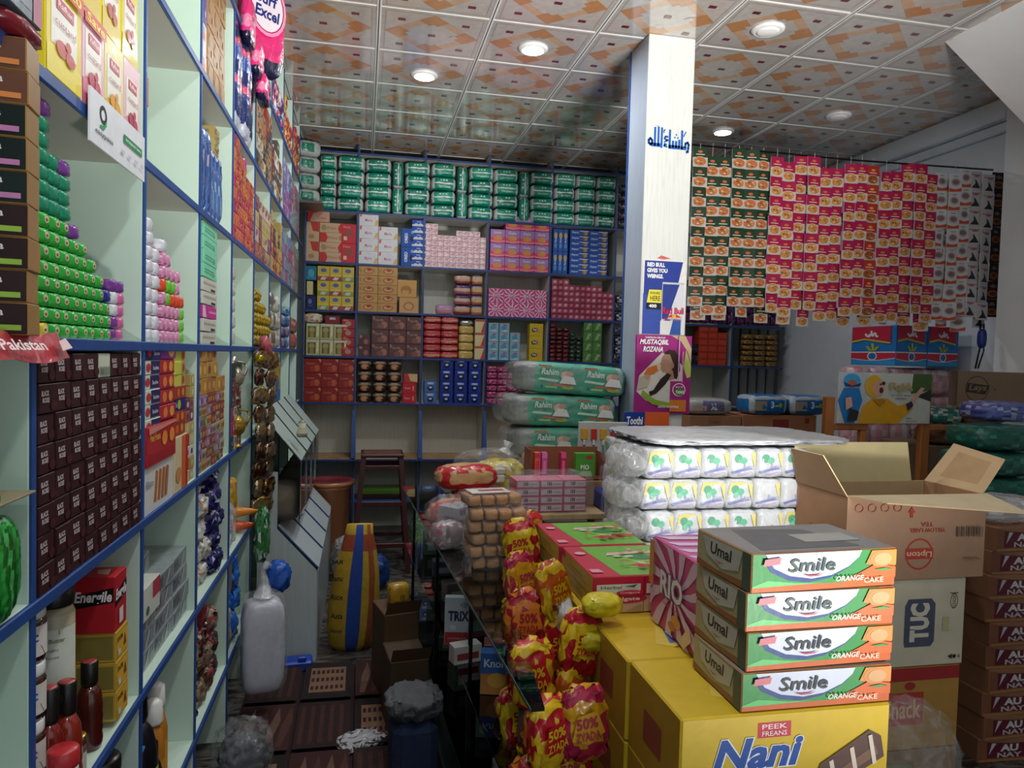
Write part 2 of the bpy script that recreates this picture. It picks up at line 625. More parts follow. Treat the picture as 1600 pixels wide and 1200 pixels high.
# carpet on the near floor
b = MB()
cx0, cx1, cy0, cy1 = -.5, .235, -.4, 3.70
b.box(cx0, cy0, 0, cx1, cy1, .008, '#261010', 'cloth')
carpet_items = []
rnd = random.Random(3)
yy = .0
for yi in range(10):
    for xi in range(3):
        x0, y0 = xi / 3, yi / 10
        c = (xi + yi) % 3
        base = ['#260e0d', '#150808', '#361512'][c]
        carpet_items.append(('r', x0 + .01, y0 + .003, x0 + .32, y0 + .097, base))
        if c == 0:
            for q in range(5):
                carpet_items.append(('r', x0 + .03 + .056 * q, y0 + .012, x0 + .055 + .056 * q, y0 + .088, '#40201a'))
        elif c == 1:
            carpet_items.append(('r', x0 + .05, y0 + .018, x0 + .28, y0 + .082, '#7c5c46'))
            for r_ in range(3):
                for q in range(7):
                    carpet_items.append(('r', x0 + .06 + .031 * q, y0 + .025 + .02 * r_, x0 + .078 + .031 * q, y0 + .034 + .02 * r_, '#2a1310'))
        else:
            for q in range(4):
                u = x0 + .04 + .07 * q
                carpet_items.append(('p', [(u, y0 + .01), (u + .03, y0 + .01), (u + .07, y0 + .06), (u + .05, y0 + .09), (u + .01, y0 + .05)], '#4c2a22' if q % 2 else '#634638'))
b.deco((cx0 + .01, cy0 + .01, .008), (cx1 - cx0 - .02, 0, 0), (0, cy1 - cy0 - .02, 0), carpet_items, eps=.0001, mat='cloth')
obj('aisle_carpet', b, label='dark maroon patterned carpet covering the near part of the aisle floor', cat='carpet')

# white laminated pillar
p = MB()
PX0, PX1, PY0, PY1 = 1.497, 1.77, 3.79, 4.07
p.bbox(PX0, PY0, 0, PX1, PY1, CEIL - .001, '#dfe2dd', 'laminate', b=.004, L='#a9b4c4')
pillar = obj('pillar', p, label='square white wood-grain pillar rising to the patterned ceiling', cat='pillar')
b = MB(); b.box(PX0 - .004, PY1 - .02, 0, PX0, PY1 + .004, CEIL - .002, BLUE, 'paint')
obj('edge_strip', b, pillar, label='blue painted corner edge')
# blue lettering on the pillar (joined letters, built from strokes)
b = MB()
def stroke(b, pts, w, c, O, U, V, eps=.0008, k=0):
    O, U, V = Vector(O), Vector(U), Vector(V)
    nn = U.cross(V).normalized() * eps
    for a, d in zip(pts[:-1], pts[1:]):
        a, d = Vector((a[0], a[1], 0)), Vector((d[0], d[1], 0))
        t = (d - a).normalized(); n = Vector((-t.y, t.x, 0)) * w / 2
        e = t * w * .25
        q = [a - e + n, a - e - n, d + e - n, d + e + n]
        b.add([O + U * v.x + V * v.y + nn for v in q][::-1], [(0, 1, 2, 3)], c, 'gloss')
O, U, V = (PX0 + .012, PY0 - .0005, 2.765), (.0097, 0, 0), (0, 0, .0105)
SB = '#1660b4'
# coordinates in centimetres, 25 wide
for pts, wd in [
    # heh + lam lam (left end)
    ([(0.6, 2.2), (.5, 3.8), (1.5, 4.8), (2.6, 3.8), (2.6, 2.4), (1.6, 1.6), (.7, 2.3)], 1.0),
    ([(2.4, 1.6), (7.2, 1.6)], 1.5), ([(4.2, 1.4), (4.2, 10.5)], .95), ([(6.3, 1.4), (6.3, 10.8)], .95),
    ([(8.3, .6), (8.3, 10.6)], .95),
    # hamza
    ([(12.0, 6.2), (10.6, 6.4), (10.0, 5.3), (11.0, 4.6), (12.2, 4.6)], .75), ([(9.9, 3.4), (11.9, 4.4)], .6),
    ([(11.3, 2.2), (10.2, 2.4), (9.9, 1.4), (11.6, 1.1)], .75),
    # alif sheen
    ([(13.2, .9), (13.2, 9.8)], 1.0), ([(13.0, 1.2), (19.2, 1.2)], 1.6), ([(15.2, 1.2), (15.2, 4.2)], 1.0), ([(17.1, 1.2), (17.1, 4.2)], 1.0), ([(19.0, 1.2), (19.0, 5.0)], 1.0),
    # alif meem
    ([(20.6, .8), (20.6, 10.0)], 1.0), ([(20.4, 1.1), (23.0, 1.1)], 1.5), ([(22.6, 1.6), (22.9, 3.6), (24.2, 4.2), (24.9, 3.0), (24.6, 1.2), (24.4, -.6), (23.6, -.9)], 1.0),
    ([(21.6, 7.2), (22.9, 9.6)], .5), ([(9.6, 8.2), (9.5, 9.3), (10.3, 9.8)], .5)]:
    stroke(b, pts, wd * 1.3, SB, O, U, V)
for x, y in ((16.2, 6.2), (18.0, 6.2), (17.1, 7.7)):
    b.deco(O, Vector(U), Vector(V), [('p', [(x - .6, y), (x, y - .6), (x + .6, y), (x, y + .6)], SB)], eps=.0008, mat='gloss')
for x in (4.4, 5.4, 6.0):
    b.deco(O, Vector(U), Vector(V), [('r', x, 11.2, x + .4, 11.8, '#7aa0cc')], eps=.0008, mat='gloss')
obj('wall_lettering', b, pillar, label='blue joined calligraphic lettering')

# energy drink poster stuck on the pillar
b = MB()
b.box(PX0 + .008, PY0 - .003, 1.735, PX0 + .262, PY0 - .0005, 2.157, '#e9e6e2', 'gloss')
dk = '#2a3f96'
b.deco((PX0 + .008, PY0 - .003, 1.735), (.254, 0, 0), (0, 0, .422), [
    ('p', [(.02, .02), (.60, .02), (.93, .98), (.04, .98)], dk), ('p', [(.02, .02), (.45, .02), (.45, .45), (.02, .55)], '#3450a8'),
    ('r', .44, .0, 1.0, .20, '#e4e2e0'), ('p', [(.46, .01), (.46, .70), (.64, .70), (.54, .22), (.54, .01)], '#e4e2e0'),
    ('r', .47, .22, .96, .68, '#2d3f8e'), ('p', [(.60, .22), (.96, .22), (.96, .68), (.86, .68)], '#dcdde2'),
    ('p', [(.66, .02), (.92, .02), (.92, .22), (.74, .22)], '#2f57a8'),
    ('r', .46, .68, .97, .705, '#c7cad2'),
    ('t', 'RED BULL', .09, .90, .50, .955, '#ffffff', .04), ('t', 'GIVES YOU', .09, .825, .56, .88, '#ffffff', .04), ('t', 'WIIINGS.', .09, .75, .47, .805, '#ffffff', .04),
    ('p', [(.10, .43), (.44, .43), (.44, .60), (.15, .60)], '#f0e24a'), ('r', .10, .345, .43, .425, '#15151c'),
    ('t', 'AVAILABLE', .17, .54, .41, .575, '#3a3320', .01), ('t', 'HERE', .18, .455, .41, .52, '#3a3320', .01), ('t', '400', .15, .365, .33, .41, '#ffffff', .03),
    ('t', 'Red Bull', .47, .29, .97, .375, '#d81e4a', .02), ('p', [(.56, .245), (.70, .285), (.72, .245)], '#d83a2a'), ('e', .745, .262, .05, .022, '#f0b830'), ('p', [(.78, .245), (.80, .285), (.93, .245)], '#d83a2a'),
    ('t', 'ENERGY DRINK', .49, .20, .93, .23, '#c06a80', .0)], mat='gloss')
obj('drink_poster', b, label='tall blue and white energy drink poster stuck on the white pillar', cat='poster')
b = MB(); b.deco((PX0 + .09, PY0 - .001, 2.158), (.08, 0, 0), (0, 0, .022), [('p', [(0, .2), (.5, 0), (1, .3), (.6, .7), (.3, 1)], '#d2695c')])
obj('paper_scrap', b, label='small torn red paper scrap above the blue drink poster', cat='paper')

# drink carton poster below, held in a clear sleeve
b = MB()
b.box(0, 0, 0, .300, .018, .405, '#a2237f', 'gloss')
b.deco((0, 0, 0), (.300, 0, 0), (0, 0, .405), [
    ('p', [(.0, .0), (1, 0), (1, 1), (0, 1)], '#a5237f'),
    ('p', [(.62, 1), (.80, .93), (.93, .80), (1, .64), (1, .84), (.88, 1)], '#cdb68a'), ('p', [(.9, .82), (1, .62), (1, .48), (.93, .46), (.86, .6)], '#c8d46a'),
    ('p', [(.02, .28), (.06, .48), (.30, .66), (.46, .78), (.66, .74), (.84, .62), (.84, .18), (.6, .12), (.2, .16)], '#e6dfd4'),
    ('p', [(.50, .77), (.58, .82), (.70, .81), (.78, .72), (.80, .56), (.74, .44), (.60, .44), (.56, .60)], '#3a231c'),
    ('p', [(.24, .15), (.28, .32), (.42, .41), (.56, .44), (.72, .45), (.82, .36), (.82, .14)], '#d8d6ce'),
    ('p', [(.54, .54), (.66, .56), (.70, .44), (.55, .42)], '#b48670'),
    ('p', [(.50, .76), (.46, .72), (.445, .66), (.425, .635), (.445, .62), (.44, .57), (.48, .53), (.56, .52), (.64, .56), (.66, .66), (.60, .76)], '#c0927a'),
    ('e', .655, .62, .028, .04, '#b48670'), ('p', [(.475, .685), (.50, .69), (.50, .68)], '#2c1a16'),
    ('p', [(.64, .50), (.56, .52), (.44, .44), (.32, .30), (.24, .28), (.26, .22), (.38, .26), (.54, .38)], '#2f1d19'),
    ('p', [(.14, .50), (.20, .58), (.38, .625), (.42, .60), (.40, .555), (.32, .51), (.18, .47)], '#e07a2e'), ('p', [(.36, .63), (.425, .64), (.425, .56), (.39, .55)], '#f0c8a0'),
    ('p', [(.02, .30), (.06, .46), (.20, .50), (.26, .44), (.20, .34)], '#c8bfa8'), ('p', [(.13, .46), (.20, .51), (.26, .47), (.20, .42)], '#caa08a'),
    ('p', [(.10, .24), (.30, .12), (.80, .05), (.80, .11), (.36, .18), (.12, .30)], '#8fae3a'),
    ('r', .62, .03, .92, .42, '#d9802e'), ('r', .62, .18, .92, .42, '#a5237f'), ('e', .78, .31, .12, .085, '#f2efe8', 18), ('e', .78, .31, .105, .075, '#a5237f', 18), ('e', .79, .28, .085, .05, '#4d8b34', 16),
    ('t', 'TANG', .72, .26, .87, .30, '#ffffff', .03), ('t', 'MOST OF', .72, .335, .85, .355, '#ffffff', .01),
    ('t', 'RAMADAN MEHFAR', .14, .955, .50, .98, '#f6e7ef', .02), ('t', 'MUSTAQBIL', .04, .87, .56, .945, '#ffffff', .03, .25), ('t', 'ROZANA', .10, .785, .46, .855, '#ffffff', .03, .25),
    ('t', 'WITH VITAMINS', .40, .075, .78, .105, '#ffffff', .01), ('r', .745, .42, .765, .99, '#d8a8cc'), ('r', .82, .40, .835, .8, '#d8a8cc')], mat='gloss')
pe = obj('juice_poster', b, loc=(1.476, 3.768, 1.302), scale=(1.085, 1, 1.075), label='magenta juice drink poster of a woman drinking orange juice', cat='poster')
# blue and orange card under it
b = MB()
b.bbox(0, 0, 0, .26, .02, .16, '#1c3f9c', 'card')
b.deco((0, 0, 0), (.26, 0, 0), (0, 0, .16), [('r', .45, 0, 1, 1, '#e2662c'), ('t', 'Toothi', .04, .56, .40, .84, '#ffffff', .03)])
obj('display_card', b, loc=(1.42, 3.765, 1.15), label='small blue and orange display card below the magenta poster', cat='card')

# ------------------------------------------------------------------ built-in shelving
YL = [.10, .69, 1.29, 1.885, 2.48, 3.06, 3.65, 4.24, 4.83, 5.42, 6.01, 6.40]
ZL = [.32, .75, 1.18, 1.61, 2.045, 2.485, 2.945]
XF = -.52
sh = empty('wall_shelving', (XF, 3, 0), label='blue-edged white wooden shelving along the left wall', cat='shelving')


def child(name, b, parent, **k):
    o = obj(name, b, parent, **k)
    o.location = -Vector(parent.location)
    return o


b = MB(); b.box(XW0, YL[0], .02, XW0 + .012, YL[-1], CEIL - .01, GREENW, 'panel'); child('back_panel', b, sh)
for y in YL[:-1]:
    b = MB(); b.bbox(XW0 + .012, y - .009, .0, XF - .0, y + .009, CEIL - .012, GREENW, 'panel', b=.001)
    child('divider_panel', b, sh)
    b = MB(); b.bbox(XF - .0005, y - .007, .0, XF + .006, y + .007, CEIL - .013, BLUE, 'paint', b=.002)
    child('edge_strip', b, sh, label='blue painted front edge')
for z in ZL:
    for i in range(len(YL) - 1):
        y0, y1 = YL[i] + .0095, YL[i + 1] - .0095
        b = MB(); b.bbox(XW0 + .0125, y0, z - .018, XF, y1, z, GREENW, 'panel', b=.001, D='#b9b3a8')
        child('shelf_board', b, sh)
    b = MB(); b.bbox(XF + .0003, YL[0], z - .022, XF + .009, YL[-1] - .01, z + .001, BLUE, 'paint', b=.002)
    child('edge_strip', b, sh, label='blue painted shelf edge')

XB = [-.50, -.065, .505, 1.075, 1.65, 2.27, 2.86, 3.47, 4.02]
ZB = [.68, 1.16, 1.56, 1.95, 2.36, 2.80]
BW = '#c9c9bd'
sb = empty('wall_shelving', (1.2, 6.4, 0), label='blue-edged pale shelving across the back wall', cat='shelving')
b = MB(); b.box(XB[0] - .02, YB - .02, .0, 3.50, YB - .005, CEIL - .01, BW, 'laminate'); child('back_panel', b, sb)
for k, x in enumerate(XB[:-1]):
    z0 = .0
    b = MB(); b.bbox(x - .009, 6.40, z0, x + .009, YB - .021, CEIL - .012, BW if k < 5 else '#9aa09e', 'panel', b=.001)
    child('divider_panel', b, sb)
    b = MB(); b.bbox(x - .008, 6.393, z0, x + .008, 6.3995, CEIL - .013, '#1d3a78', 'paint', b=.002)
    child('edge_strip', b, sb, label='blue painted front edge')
    if k < 5:
        b = MB()
        b.add([(x - .02, 6.30, .69), (x + .02, 6.30, .69), (x + .02, 6.39, .69), (x - .02, 6.39, .69), (x - .012, 6.365, 1.10), (x + .012, 6.365, 1.10), (x + .012, 6.39, 1.10), (x - .012, 6.39, 1.10)],
              [(0, 1, 5, 4), (1, 2, 6, 5), (2, 3, 7, 6), (3, 0, 4, 7), (4, 5, 6, 7)], BLUE, 'paint')
        child('shelf_bracket', b, sb, label='tapered blue bracket')
for z in ZB + [3.30]:
    for i in range(len(XB) - 1):
        if XB[i] > 3.3 and z > 2.1: continue
        fr = 6.40 if z > .7 else 6.30
        b = MB(); b.bbox(XB[i] + .0105, fr, z - .018, XB[i + 1] - .0105, YB - .021, z, BW if z > .7 else '#a98358', 'panel' if z > .7 else 'wood', b=.001)
        child('shelf_board', b, sb)
    b = MB(); b.bbox(XB[0], fr - .010, z - .017, (XB[-1] if z < 2.1 else XB[-2]), fr - .001, z + .001, '#1d3a78', 'paint', b=.002)
    child('edge_strip', b, sb, label='blue painted shelf edge')
b = MB(); b.bbox(-.5, 6.40, .28, 1.6, YB - .021, .30, BLUE, 'paint'); child('shelf_board', b, sb)

# bulk bins standing before the left shelves
bn = empty('bulk_bin_cabinet', (-.35, 4.3, 0), label='white two-tier bulk bin cabinet with sloped glass lids at the end of the left shelves', cat='cabinet')
prof = [(-.505, 0), (-.21, 0), (-.21, .47), (-.41, .69), (-.41, 1.12), (-.505, 1.28)]
def slab(y, th, pr_, col, mat):
    b = MB()
    n = len(pr_)
    b.add([(x, yy, z) for yy in (y, y + th) for x, z in pr_], [tuple(range(n)), tuple(range(2 * n - 1, n - 1, -1))] + [(i, n + i, n + (i + 1) % n, (i + 1) % n) for i in range(n)], col, mat)
    return b
b = slab(3.80, .015, [(-.505, 0), (-.21, 0), (-.21, .47), (-.41, .69), (-.41, .98), (-.505, .98)], '#b9c4c4', 'laminate'); child('end_panel', b, bn)
b = MB(); b.box(-.211, 3.82, 0, -.205, 5.36, .46, '#9aa3a3', 'laminate'); child('front_panel', b, bn)
ys = [3.80, 4.19, 4.58, 4.97, 5.36]
for y in ys[1:]:
    b = slab(y, .012, [(-.505, 0), (-.212, 0), (-.212, .47), (-.41, .69), (-.505, .69)], '#b5c1c1', 'laminate'); child('divider_panel', b, bn)
for y0, y1 in zip(ys[:-1], ys[1:]):
    b = MB(); b.add([(-.205, y0 + .008, .478), (-.205, y1 - .004, .478), (-.408, y1 - .004, .70), (-.408, y0 + .008, .70)], [(0, 1, 2, 3)], '#b3bec2', 'laminate')
    b.add([(-.205, y0 + .008, .470), (-.205, y1 - .004, .470), (-.408, y1 - .004, .692), (-.408, y0 + .008, .692)], [(3, 2, 1, 0)], '#b3bec2', 'laminate')
    child('bin_lid', b, bn, label='sloped pale lower bin lid')
    b = MB(); b.tube([(-.203, y0 + .004, .482), (-.41, y0 + .004, .705)], .005, '#22406e'); child('edge_strip', b, bn)
    b = MB(); b.box(-.305, y0 + .006, .72, -.300, y1 - .003, 1.03, '#ffffff', 'glass'); child('glass_panel', b, bn)
    b = MB(); b.add([(-.300, y0 + .006, 1.032), (-.300, y1 - .003, 1.032), (-.505, y1 - .003, 1.285), (-.505, y0 + .006, 1.285)], [(0, 1, 2, 3)], '#a9bab4', 'panel')
    b.add([(-.300, y0 + .006, 1.027), (-.300, y1 - .003, 1.027), (-.505, y1 - .003, 1.28), (-.505, y0 + .006, 1.28)], [(3, 2, 1, 0)], '#a9bab4', 'panel')
    child('bin_lid', b, bn, label='sloped pale upper bin lid')
    b = MB(); b.tube([(-.298, y0 + .003, .74), (-.298, y0 + .003, 1.035), (-.505, y0 + .003, 1.29)], .004, '#2b3d44'); child('edge_strip', b, bn)
    b = MB(); b.soft(.17, .34, .20, n=3, noise=.006, colf='#6e6458', mat='cloth', o=(-.395, (y0 + y1) / 2, .70)); child('bin_contents', b, bn)
b = MB(); b.lathe([(.026, 0, '#8a8a70'), (.030, .02, '#c9c9a8'), (.018, .05, '#d9d9c0'), (.022, .075, '#8a8a70'), (.008, .09, '#8a8a70')], 12)
obj('bin_knob', b, bn, loc=(.04, -.32, .52 + .62), label='small clear round knob')

# ------------------------------------------------------------------ goods: builders for boxes and packs
def bx(w, h, d, col, F=(), L=(), T=(), Rr=(), mat='card', side=None, top=None, b=.0015, name='box'):
    m_ = MB()
    m_.bbox(-w / 2, 0, 0, w / 2, d, h, col, mat, b=b, L=side, R=side, T=top)
    if F: m_.deco((-w / 2 + b, 0, b), (w - 2 * b, 0, 0), (0, 0, h - 2 * b), F, mat=mat)
    if L: m_.deco((-w / 2, d - b, b), (0, -d + 2 * b, 0), (0, 0, h - 2 * b), L, mat=mat)
    if Rr: m_.deco((w / 2, b, b), (0, d - 2 * b, 0), (0, 0, h - 2 * b), Rr, mat=mat)
    if T: m_.deco((-w / 2 + b, b, h), (w - 2 * b, 0, 0), (0, d - 2 * b, 0), T, mat=mat)
    return m_.mesh(name)


def sp(w, h, d, colf, n=5, res=5, noise=.002, mat='wrap', F=(), seed=1, name='pack', pinch=0):
    m_ = MB()
    m_.soft(w, d, h, n=n, res=res, noise=noise, colf=colf, mat=mat, o=(0, d / 2, 0), seed=seed, pinch=pinch)
    if F:
        m_.deco((-w * .42, 0, h * .12), (w * .84, 0, 0), (0, 0, h * .76), F, mat='gloss', eps=.0006, k0=1, bulge=lambda x, y: .0)
    return m_.mesh(name)


def bands(*cs, axis='v', top=None):
    """colour bands across a pack from bottom to top"""
    def f(face, u, v):
        if face in 'TD' and top: return top
        t_ = v if axis == 'v' else u
        if face in 'TD': t_ = .99 if face == 'T' else .01
        for lim, c in cs:
            if t_ <= lim: return c
        return cs[-1][1]
    return f


def patch(base, spots, seed=1):
    """wrapper print: base colour with scattered spots of other colours"""
    r_ = random.Random(seed)
    def f(face, u, v):
        return base if r_.random() < .6 else r_.choice(spots)
    return f


# ================================================================== LEFT WALL
ZA, ZBL, ZC, ZD, ZE, ZU, ZV = 2.0455, 1.6105, 1.1805, .7505, .3205, 2.4855, 2.9455
# --- hair colour boxes, leftmost bay
def olive(kind):
    face = {'maroon': '#2c1215', 'black': '#14211f', 'bronze': '#6d4434'}[kind]
    tag_ = {'maroon': '#9ec24a', 'black': '#c883b4', 'bronze': '#e08a4a'}[kind]
    F = [('r', 0, 0, 1, 1, face), ('t', 'Olivia', .12, .60, .58, .86, '#e4e0d8', .03), ('t', 'Hair Colour', .10, .54, .46, .60, '#b8b2a8', 0), ('r', .52, .12, .90, .30, tag_), ('e', .12, .2, .09, .12, '#a86a48')]
    return bx(.074, .047, .062, '#9b7440', F, L=[('r', .1, .2, .25, .5, '#b9925c'), ('e', .8, .2, .06, .08, '#c8703c')], side='#a07a48', mat='gloss')
oy = 1.12
kinds = ['maroon'] * 4 + ['black'] * 3 + ['bronze'] * 2
om = {k: olive(k) for k in set(kinds)}
for c in range(3):
    for r_ in range(9):
        k = (['maroon'] * 4 + ['black'] * 3 + ['bronze'] * 2)[r_] if c == 2 else (['maroon'] * 4 + ['black'] * 2 + ['bronze'] * 3)[r_]
        obj('hair_color_box', om[k], None, (-.672 + c * .0775 + random.uniform(-.002, .002), 1.195 - .01 * c, ZBL + .0005 + r_ * .0475), R(9) + random.uniform(-.04, .04), f'{k} hair colour box on the leftmost shelf, {ORD[c]} column, {ORD[r_]} up', 'box', 'hair colour boxes on the leftmost shelf')
# dark red and grey boxes over it
gb = bx(.16, .13, .16, '#4d5a62', F=[('r', .05, .1, .8, .95, '#5b6870'), ('r', .82, 0, 1, 1, '#a04060')], mat='gloss', side='#8e2a3c')
put('L', 'tin_box', gb, 1.17, ZA + .03, -.03, 'grey and dark red box at the top left corner of the shelves', 'box')
rp = sp(.13, .03, .12, '#7d1f2c', n=4, res=4)
put('L', 'snack_packet', rp, 1.21, ZA, -.035, 'small dark red packet under the grey box, top left', 'packet')
# red strip hanging on the shelf edge
b = MB()
vs = []
for i in range(9):
    for j in (0, 1):
        vs.append((i * .035, -.004 * math.sin(i * 1.3) - (.02 if j == 0 else 0), (0.0 if j == 0 else .042) + .004 * math.sin(i)))
b.add(vs, [(2 * i, 2 * i + 2, 2 * i + 3, 2 * i + 1) for i in range(8)], '#c0404a', 'wrap', True)
b.add([(x, y + .002, z) for x, y, z in vs], [(2 * i + 1, 2 * i + 3, 2 * i + 2, 2 * i) for i in range(8)], '#a83040', 'wrap', True)
b.deco((.02, -.028, .010), (.24, 0, 0), (0, .016, .026), [('t', 'Pakistan', .02, .2, .62, .8, '#f3dede', .02), ('p', [(.8, .1), (1, .3), (.98, .9), (.84, .7)], '#e6c8c8')], eps=.003)
obj('paper_strip', b, None, (-.502, 1.07, 1.573), R(90), 'red paper strip with white lettering stuck on the left shelf edge', 'strip')
# green snack bags in the leftmost bay
gr = ['#1f8a34', '#2ba440', '#176b28', '#48b858', '#0f5a20']
for i, (yy, zz, w_, h_) in enumerate([(1.0, 1.24, .11, .19), (1.13, 1.24, .11, .17), (1.07, 1.4, .10, .14), (1.2, 1.225, .10, .16), (1.16, 1.38, .08, .08), (1.22, 1.19, .07, .05)]):
    g_ = sp(w_, h_, .05, (lambda q: (lambda f, u, v: gr[int((u * 9 + v * 2.5 + q)) % 5]))(i), n=2.8, res=16, noise=.0015, seed=i)
    put('L', 'snack_bag', g_, yy - .02, zz - .04 if i != 5 else zz, -.02 + .008 * (i % 3), f'crumpled green snack bag on the leftmost shelf, {ORD[i]} of the heap', 'bag', 'green snack bags on the leftmost shelf')
b = MB(); b.bbox(-.2, 0, 0, .17, .22, .004, '#8d8263', 'kraft'); put('L', 'cardboard_sheet', b.mesh(), 1.09, 1.365, -.02, 'cardboard sheet lying between green snack bags', 'cardboard')

# --- custard boxes on the top row of the first full bay
def custard(top, mid, fruit, band=None, word='custard', cw_=.112):
    F = [('r', 0, 0, 1, 1, top), ('r', .12, .30, .86, .80, '#efece0'), ('p', [(0, 0), (1, 0), (1, .22), (.5, .34), (0, .26)], mid), ('r', .25, .66, .75, .78, '#c63040'), ('t', 'Rafhan', .29, .69, .71, .75, '#ffffff', .01),
         ('t', word, .2, .50, .8, .58, '#b07080', 0), ('e', .38, .30, .16, .08, fruit), ('e', .62, .26, .14, .07, fruit), ('e', .55, .37, .08, .05, fruit)]
    if band: F += [('r', 0, .85, 1, 1, '#d83a2a'), ('t', band, .08, .875, .92, .975, '#f6e23a', .03)]
    L = [('r', 0, 0, 1, 1, top), ('r', .15, .3, .85, .8, '#e9e6cc'), ('r', .25, .66, .75, .75, '#c63040')] + ([('r', 0, .85, 1, 1, '#d83a2a')] if band else [])
    return bx(cw_, .176, .055, top, F, L=L, mat='gloss')
cy_ = custard('#e6d22e', '#f0dc4a', '#c2442a', 'Rs.20', cw_=.150); cp_ = custard('#e8b8c4', '#d87890', '#c03a50', 'Save'); cw_ = custard('#e6d98c', '#e0b62e', '#e0a020'); cr_ = custard('#ecc6cf', '#e298aa', '#b83a58')
for i, (m_, lb) in enumerate([(cy_, 'yellow custard box with a red price band'), (cp_, 'pink custard box with a red band, beside the yellow one'), (cw_, 'cream custard box with yellow fruit on the top left shelf'), (cr_, 'pale pink custard box at the right end of its row')]):
    put('L', 'custard_box', m_, [1.398, 1.535, 1.652, 1.769][i], ZA, -.008, lb, 'box', jit=.002)
cy2 = custard('#e8d838', '#dcc020', '#b8402a')
for i in range(4):
    put('L', 'custard_box', cy2, 1.40 + i * .122, ZA + .178, -.004, f'yellow custard box of the upper layer, {ORD[i]} from the left', 'box', 'upper layer of yellow custard boxes', jit=.002)
# payment service sign hanging from the shelf edge
b = MB()
b.box(-.17, -.004, -.052, .17, 0, .048, '#e6e9ee', 'gloss')
b.deco((-.17, -.004, -.052), (.34, 0, 0), (0, 0, .10), [('ring', .20, .66, .06, .18, .45, '#15181c'), ('p', [(.25, .60), (.25, .50), (.20, .36), (.14, .38), (.15, .44), (.20, .46)], '#2f9a5a'),
    ('t', 'easypaisa', .07, .20, .36, .32, '#4a5058', .01), ('p', [(.55, .48), (.92, .48), (.92, .66), (.55, .66)], '#1f8a50'), ('t', 'accepted here', .58, .52, .89, .62, '#e8f4ec', .01),
    ('r', .5, .22, .56, .3, '#c8ccd2'), ('r', .63, .22, .68, .3, '#c8ccd2'), ('r', .76, .22, .81, .3, '#c8ccd2'), ('r', .88, .22, .92, .3, '#c8ccd2')])
obj('shop_sign', b, None, (-.505, 1.655, 2.030), R(90), 'white payment sign with a black ring mark hanging on the left shelf edge', 'sign')

# --- wrapped soaps, row B of the first bay
def soap(c, spot='#d8d8b0', w_=.043, h_=.0255):
    return sp(w_, h_, .07, lambda f, u, v: c, n=9, res=4, noise=.0012, F=[('e', .5, .55, .28, .34, spot, 8), ('e', .5, .5, .14, .16, '#c04050', 6)])
G1 = soap('#2fae3c', '#c8d8a8'); G2 = soap('#23994a'); TE = sp(.044, .0262, .07, '#168c68', n=9, res=4, noise=.0015); PU = sp(.044, .0262, .07, '#7c3c96', n=9, res=4, noise=.0015); YE = soap('#e6c828', '#f0e8b8'); PK = sp(.044, .0262, .07, '#d868a4', n=9, res=4, noise=.0015)
WH = sp(.044, .0262, .07, '#dfe2ea', n=9, res=4, noise=.0015); BL = sp(.044, .0262, .07, '#28308c', n=9, res=4, noise=.0015)
cols = [
    [YE] * 5 + [G1] * 2 + [TE] * 8, [YE] + [G1] * 7 + [TE] * 6 + [PU], [G1] * 8 + [TE] * 4, [G1] * 8 + [TE] * 3 + [PU], [G1] * 7 + [PU],
    [G1] * 7, [G1] * 6, [G1] * 5, [G1] * 3 + [BL], [PU, PU, WH, WH, PU], [PK, PK, PK, PK, PU]]
nm = {id(G1): 'green', id(TE): 'teal', id(PU): 'purple', id(YE): 'yellow', id(PK): 'pink', id(WH): 'white', id(BL): 'dark blue'}
for i, col in enumerate(cols):
    for j, m_ in enumerate(col):
        put('L', 'soap_bar', m_, 1.335 + i * .0445, ZBL + j * .0268, .012, f'small {nm[id(m_)]} wrapped soap in the first full bay, {ORD[i]} column, {ORD[j]} row up', 'soap', 'wrapped soaps below the payment sign', jit=.003)
# --- black and maroon boxes, row C of the first bay
def blackrose():
    F = [('r', 0, 0, 1, 1, '#38151a'), ('t', 'BLACK', .12, .60, .56, .80, '#cfc6c4', .03), ('t', 'ROSE', .16, .36, .56, .55, '#cfc6c4', .03), ('e', .82, .25, .2, .2, '#461a1c', 8)]
    return bx(.066, .049, .09, '#2a0d10', F, L=[('r', .2, .2, .8, .8, '#38161a')], side='#3c1216', mat='card')
brm = blackrose()
wbx = bx(.066, .049, .09, '#c8d0bc', F=[('r', 0, .0, 1, .45, '#9aa890')] + [('r', .1 + .05 * i, .1, .12 + .05 * i, .4, '#333333') for i in range(16)])
for c in range(8):
    for r_ in range(8):
        white = (c == 4 and r_ == 7)
        put('L', 'soap_box' if not white else 'turned_box', wbx if white else brm, 1.337 + c * .0700, ZC + r_ * .0505, -.006,
            'pale green box end turned outward among the maroon boxes' if white else f'maroon black box with white lettering, {ORD[c]} from left, {ORD[r_]} up', 'box', None if white else 'maroon boxes filling the first bay', jit=.0035)

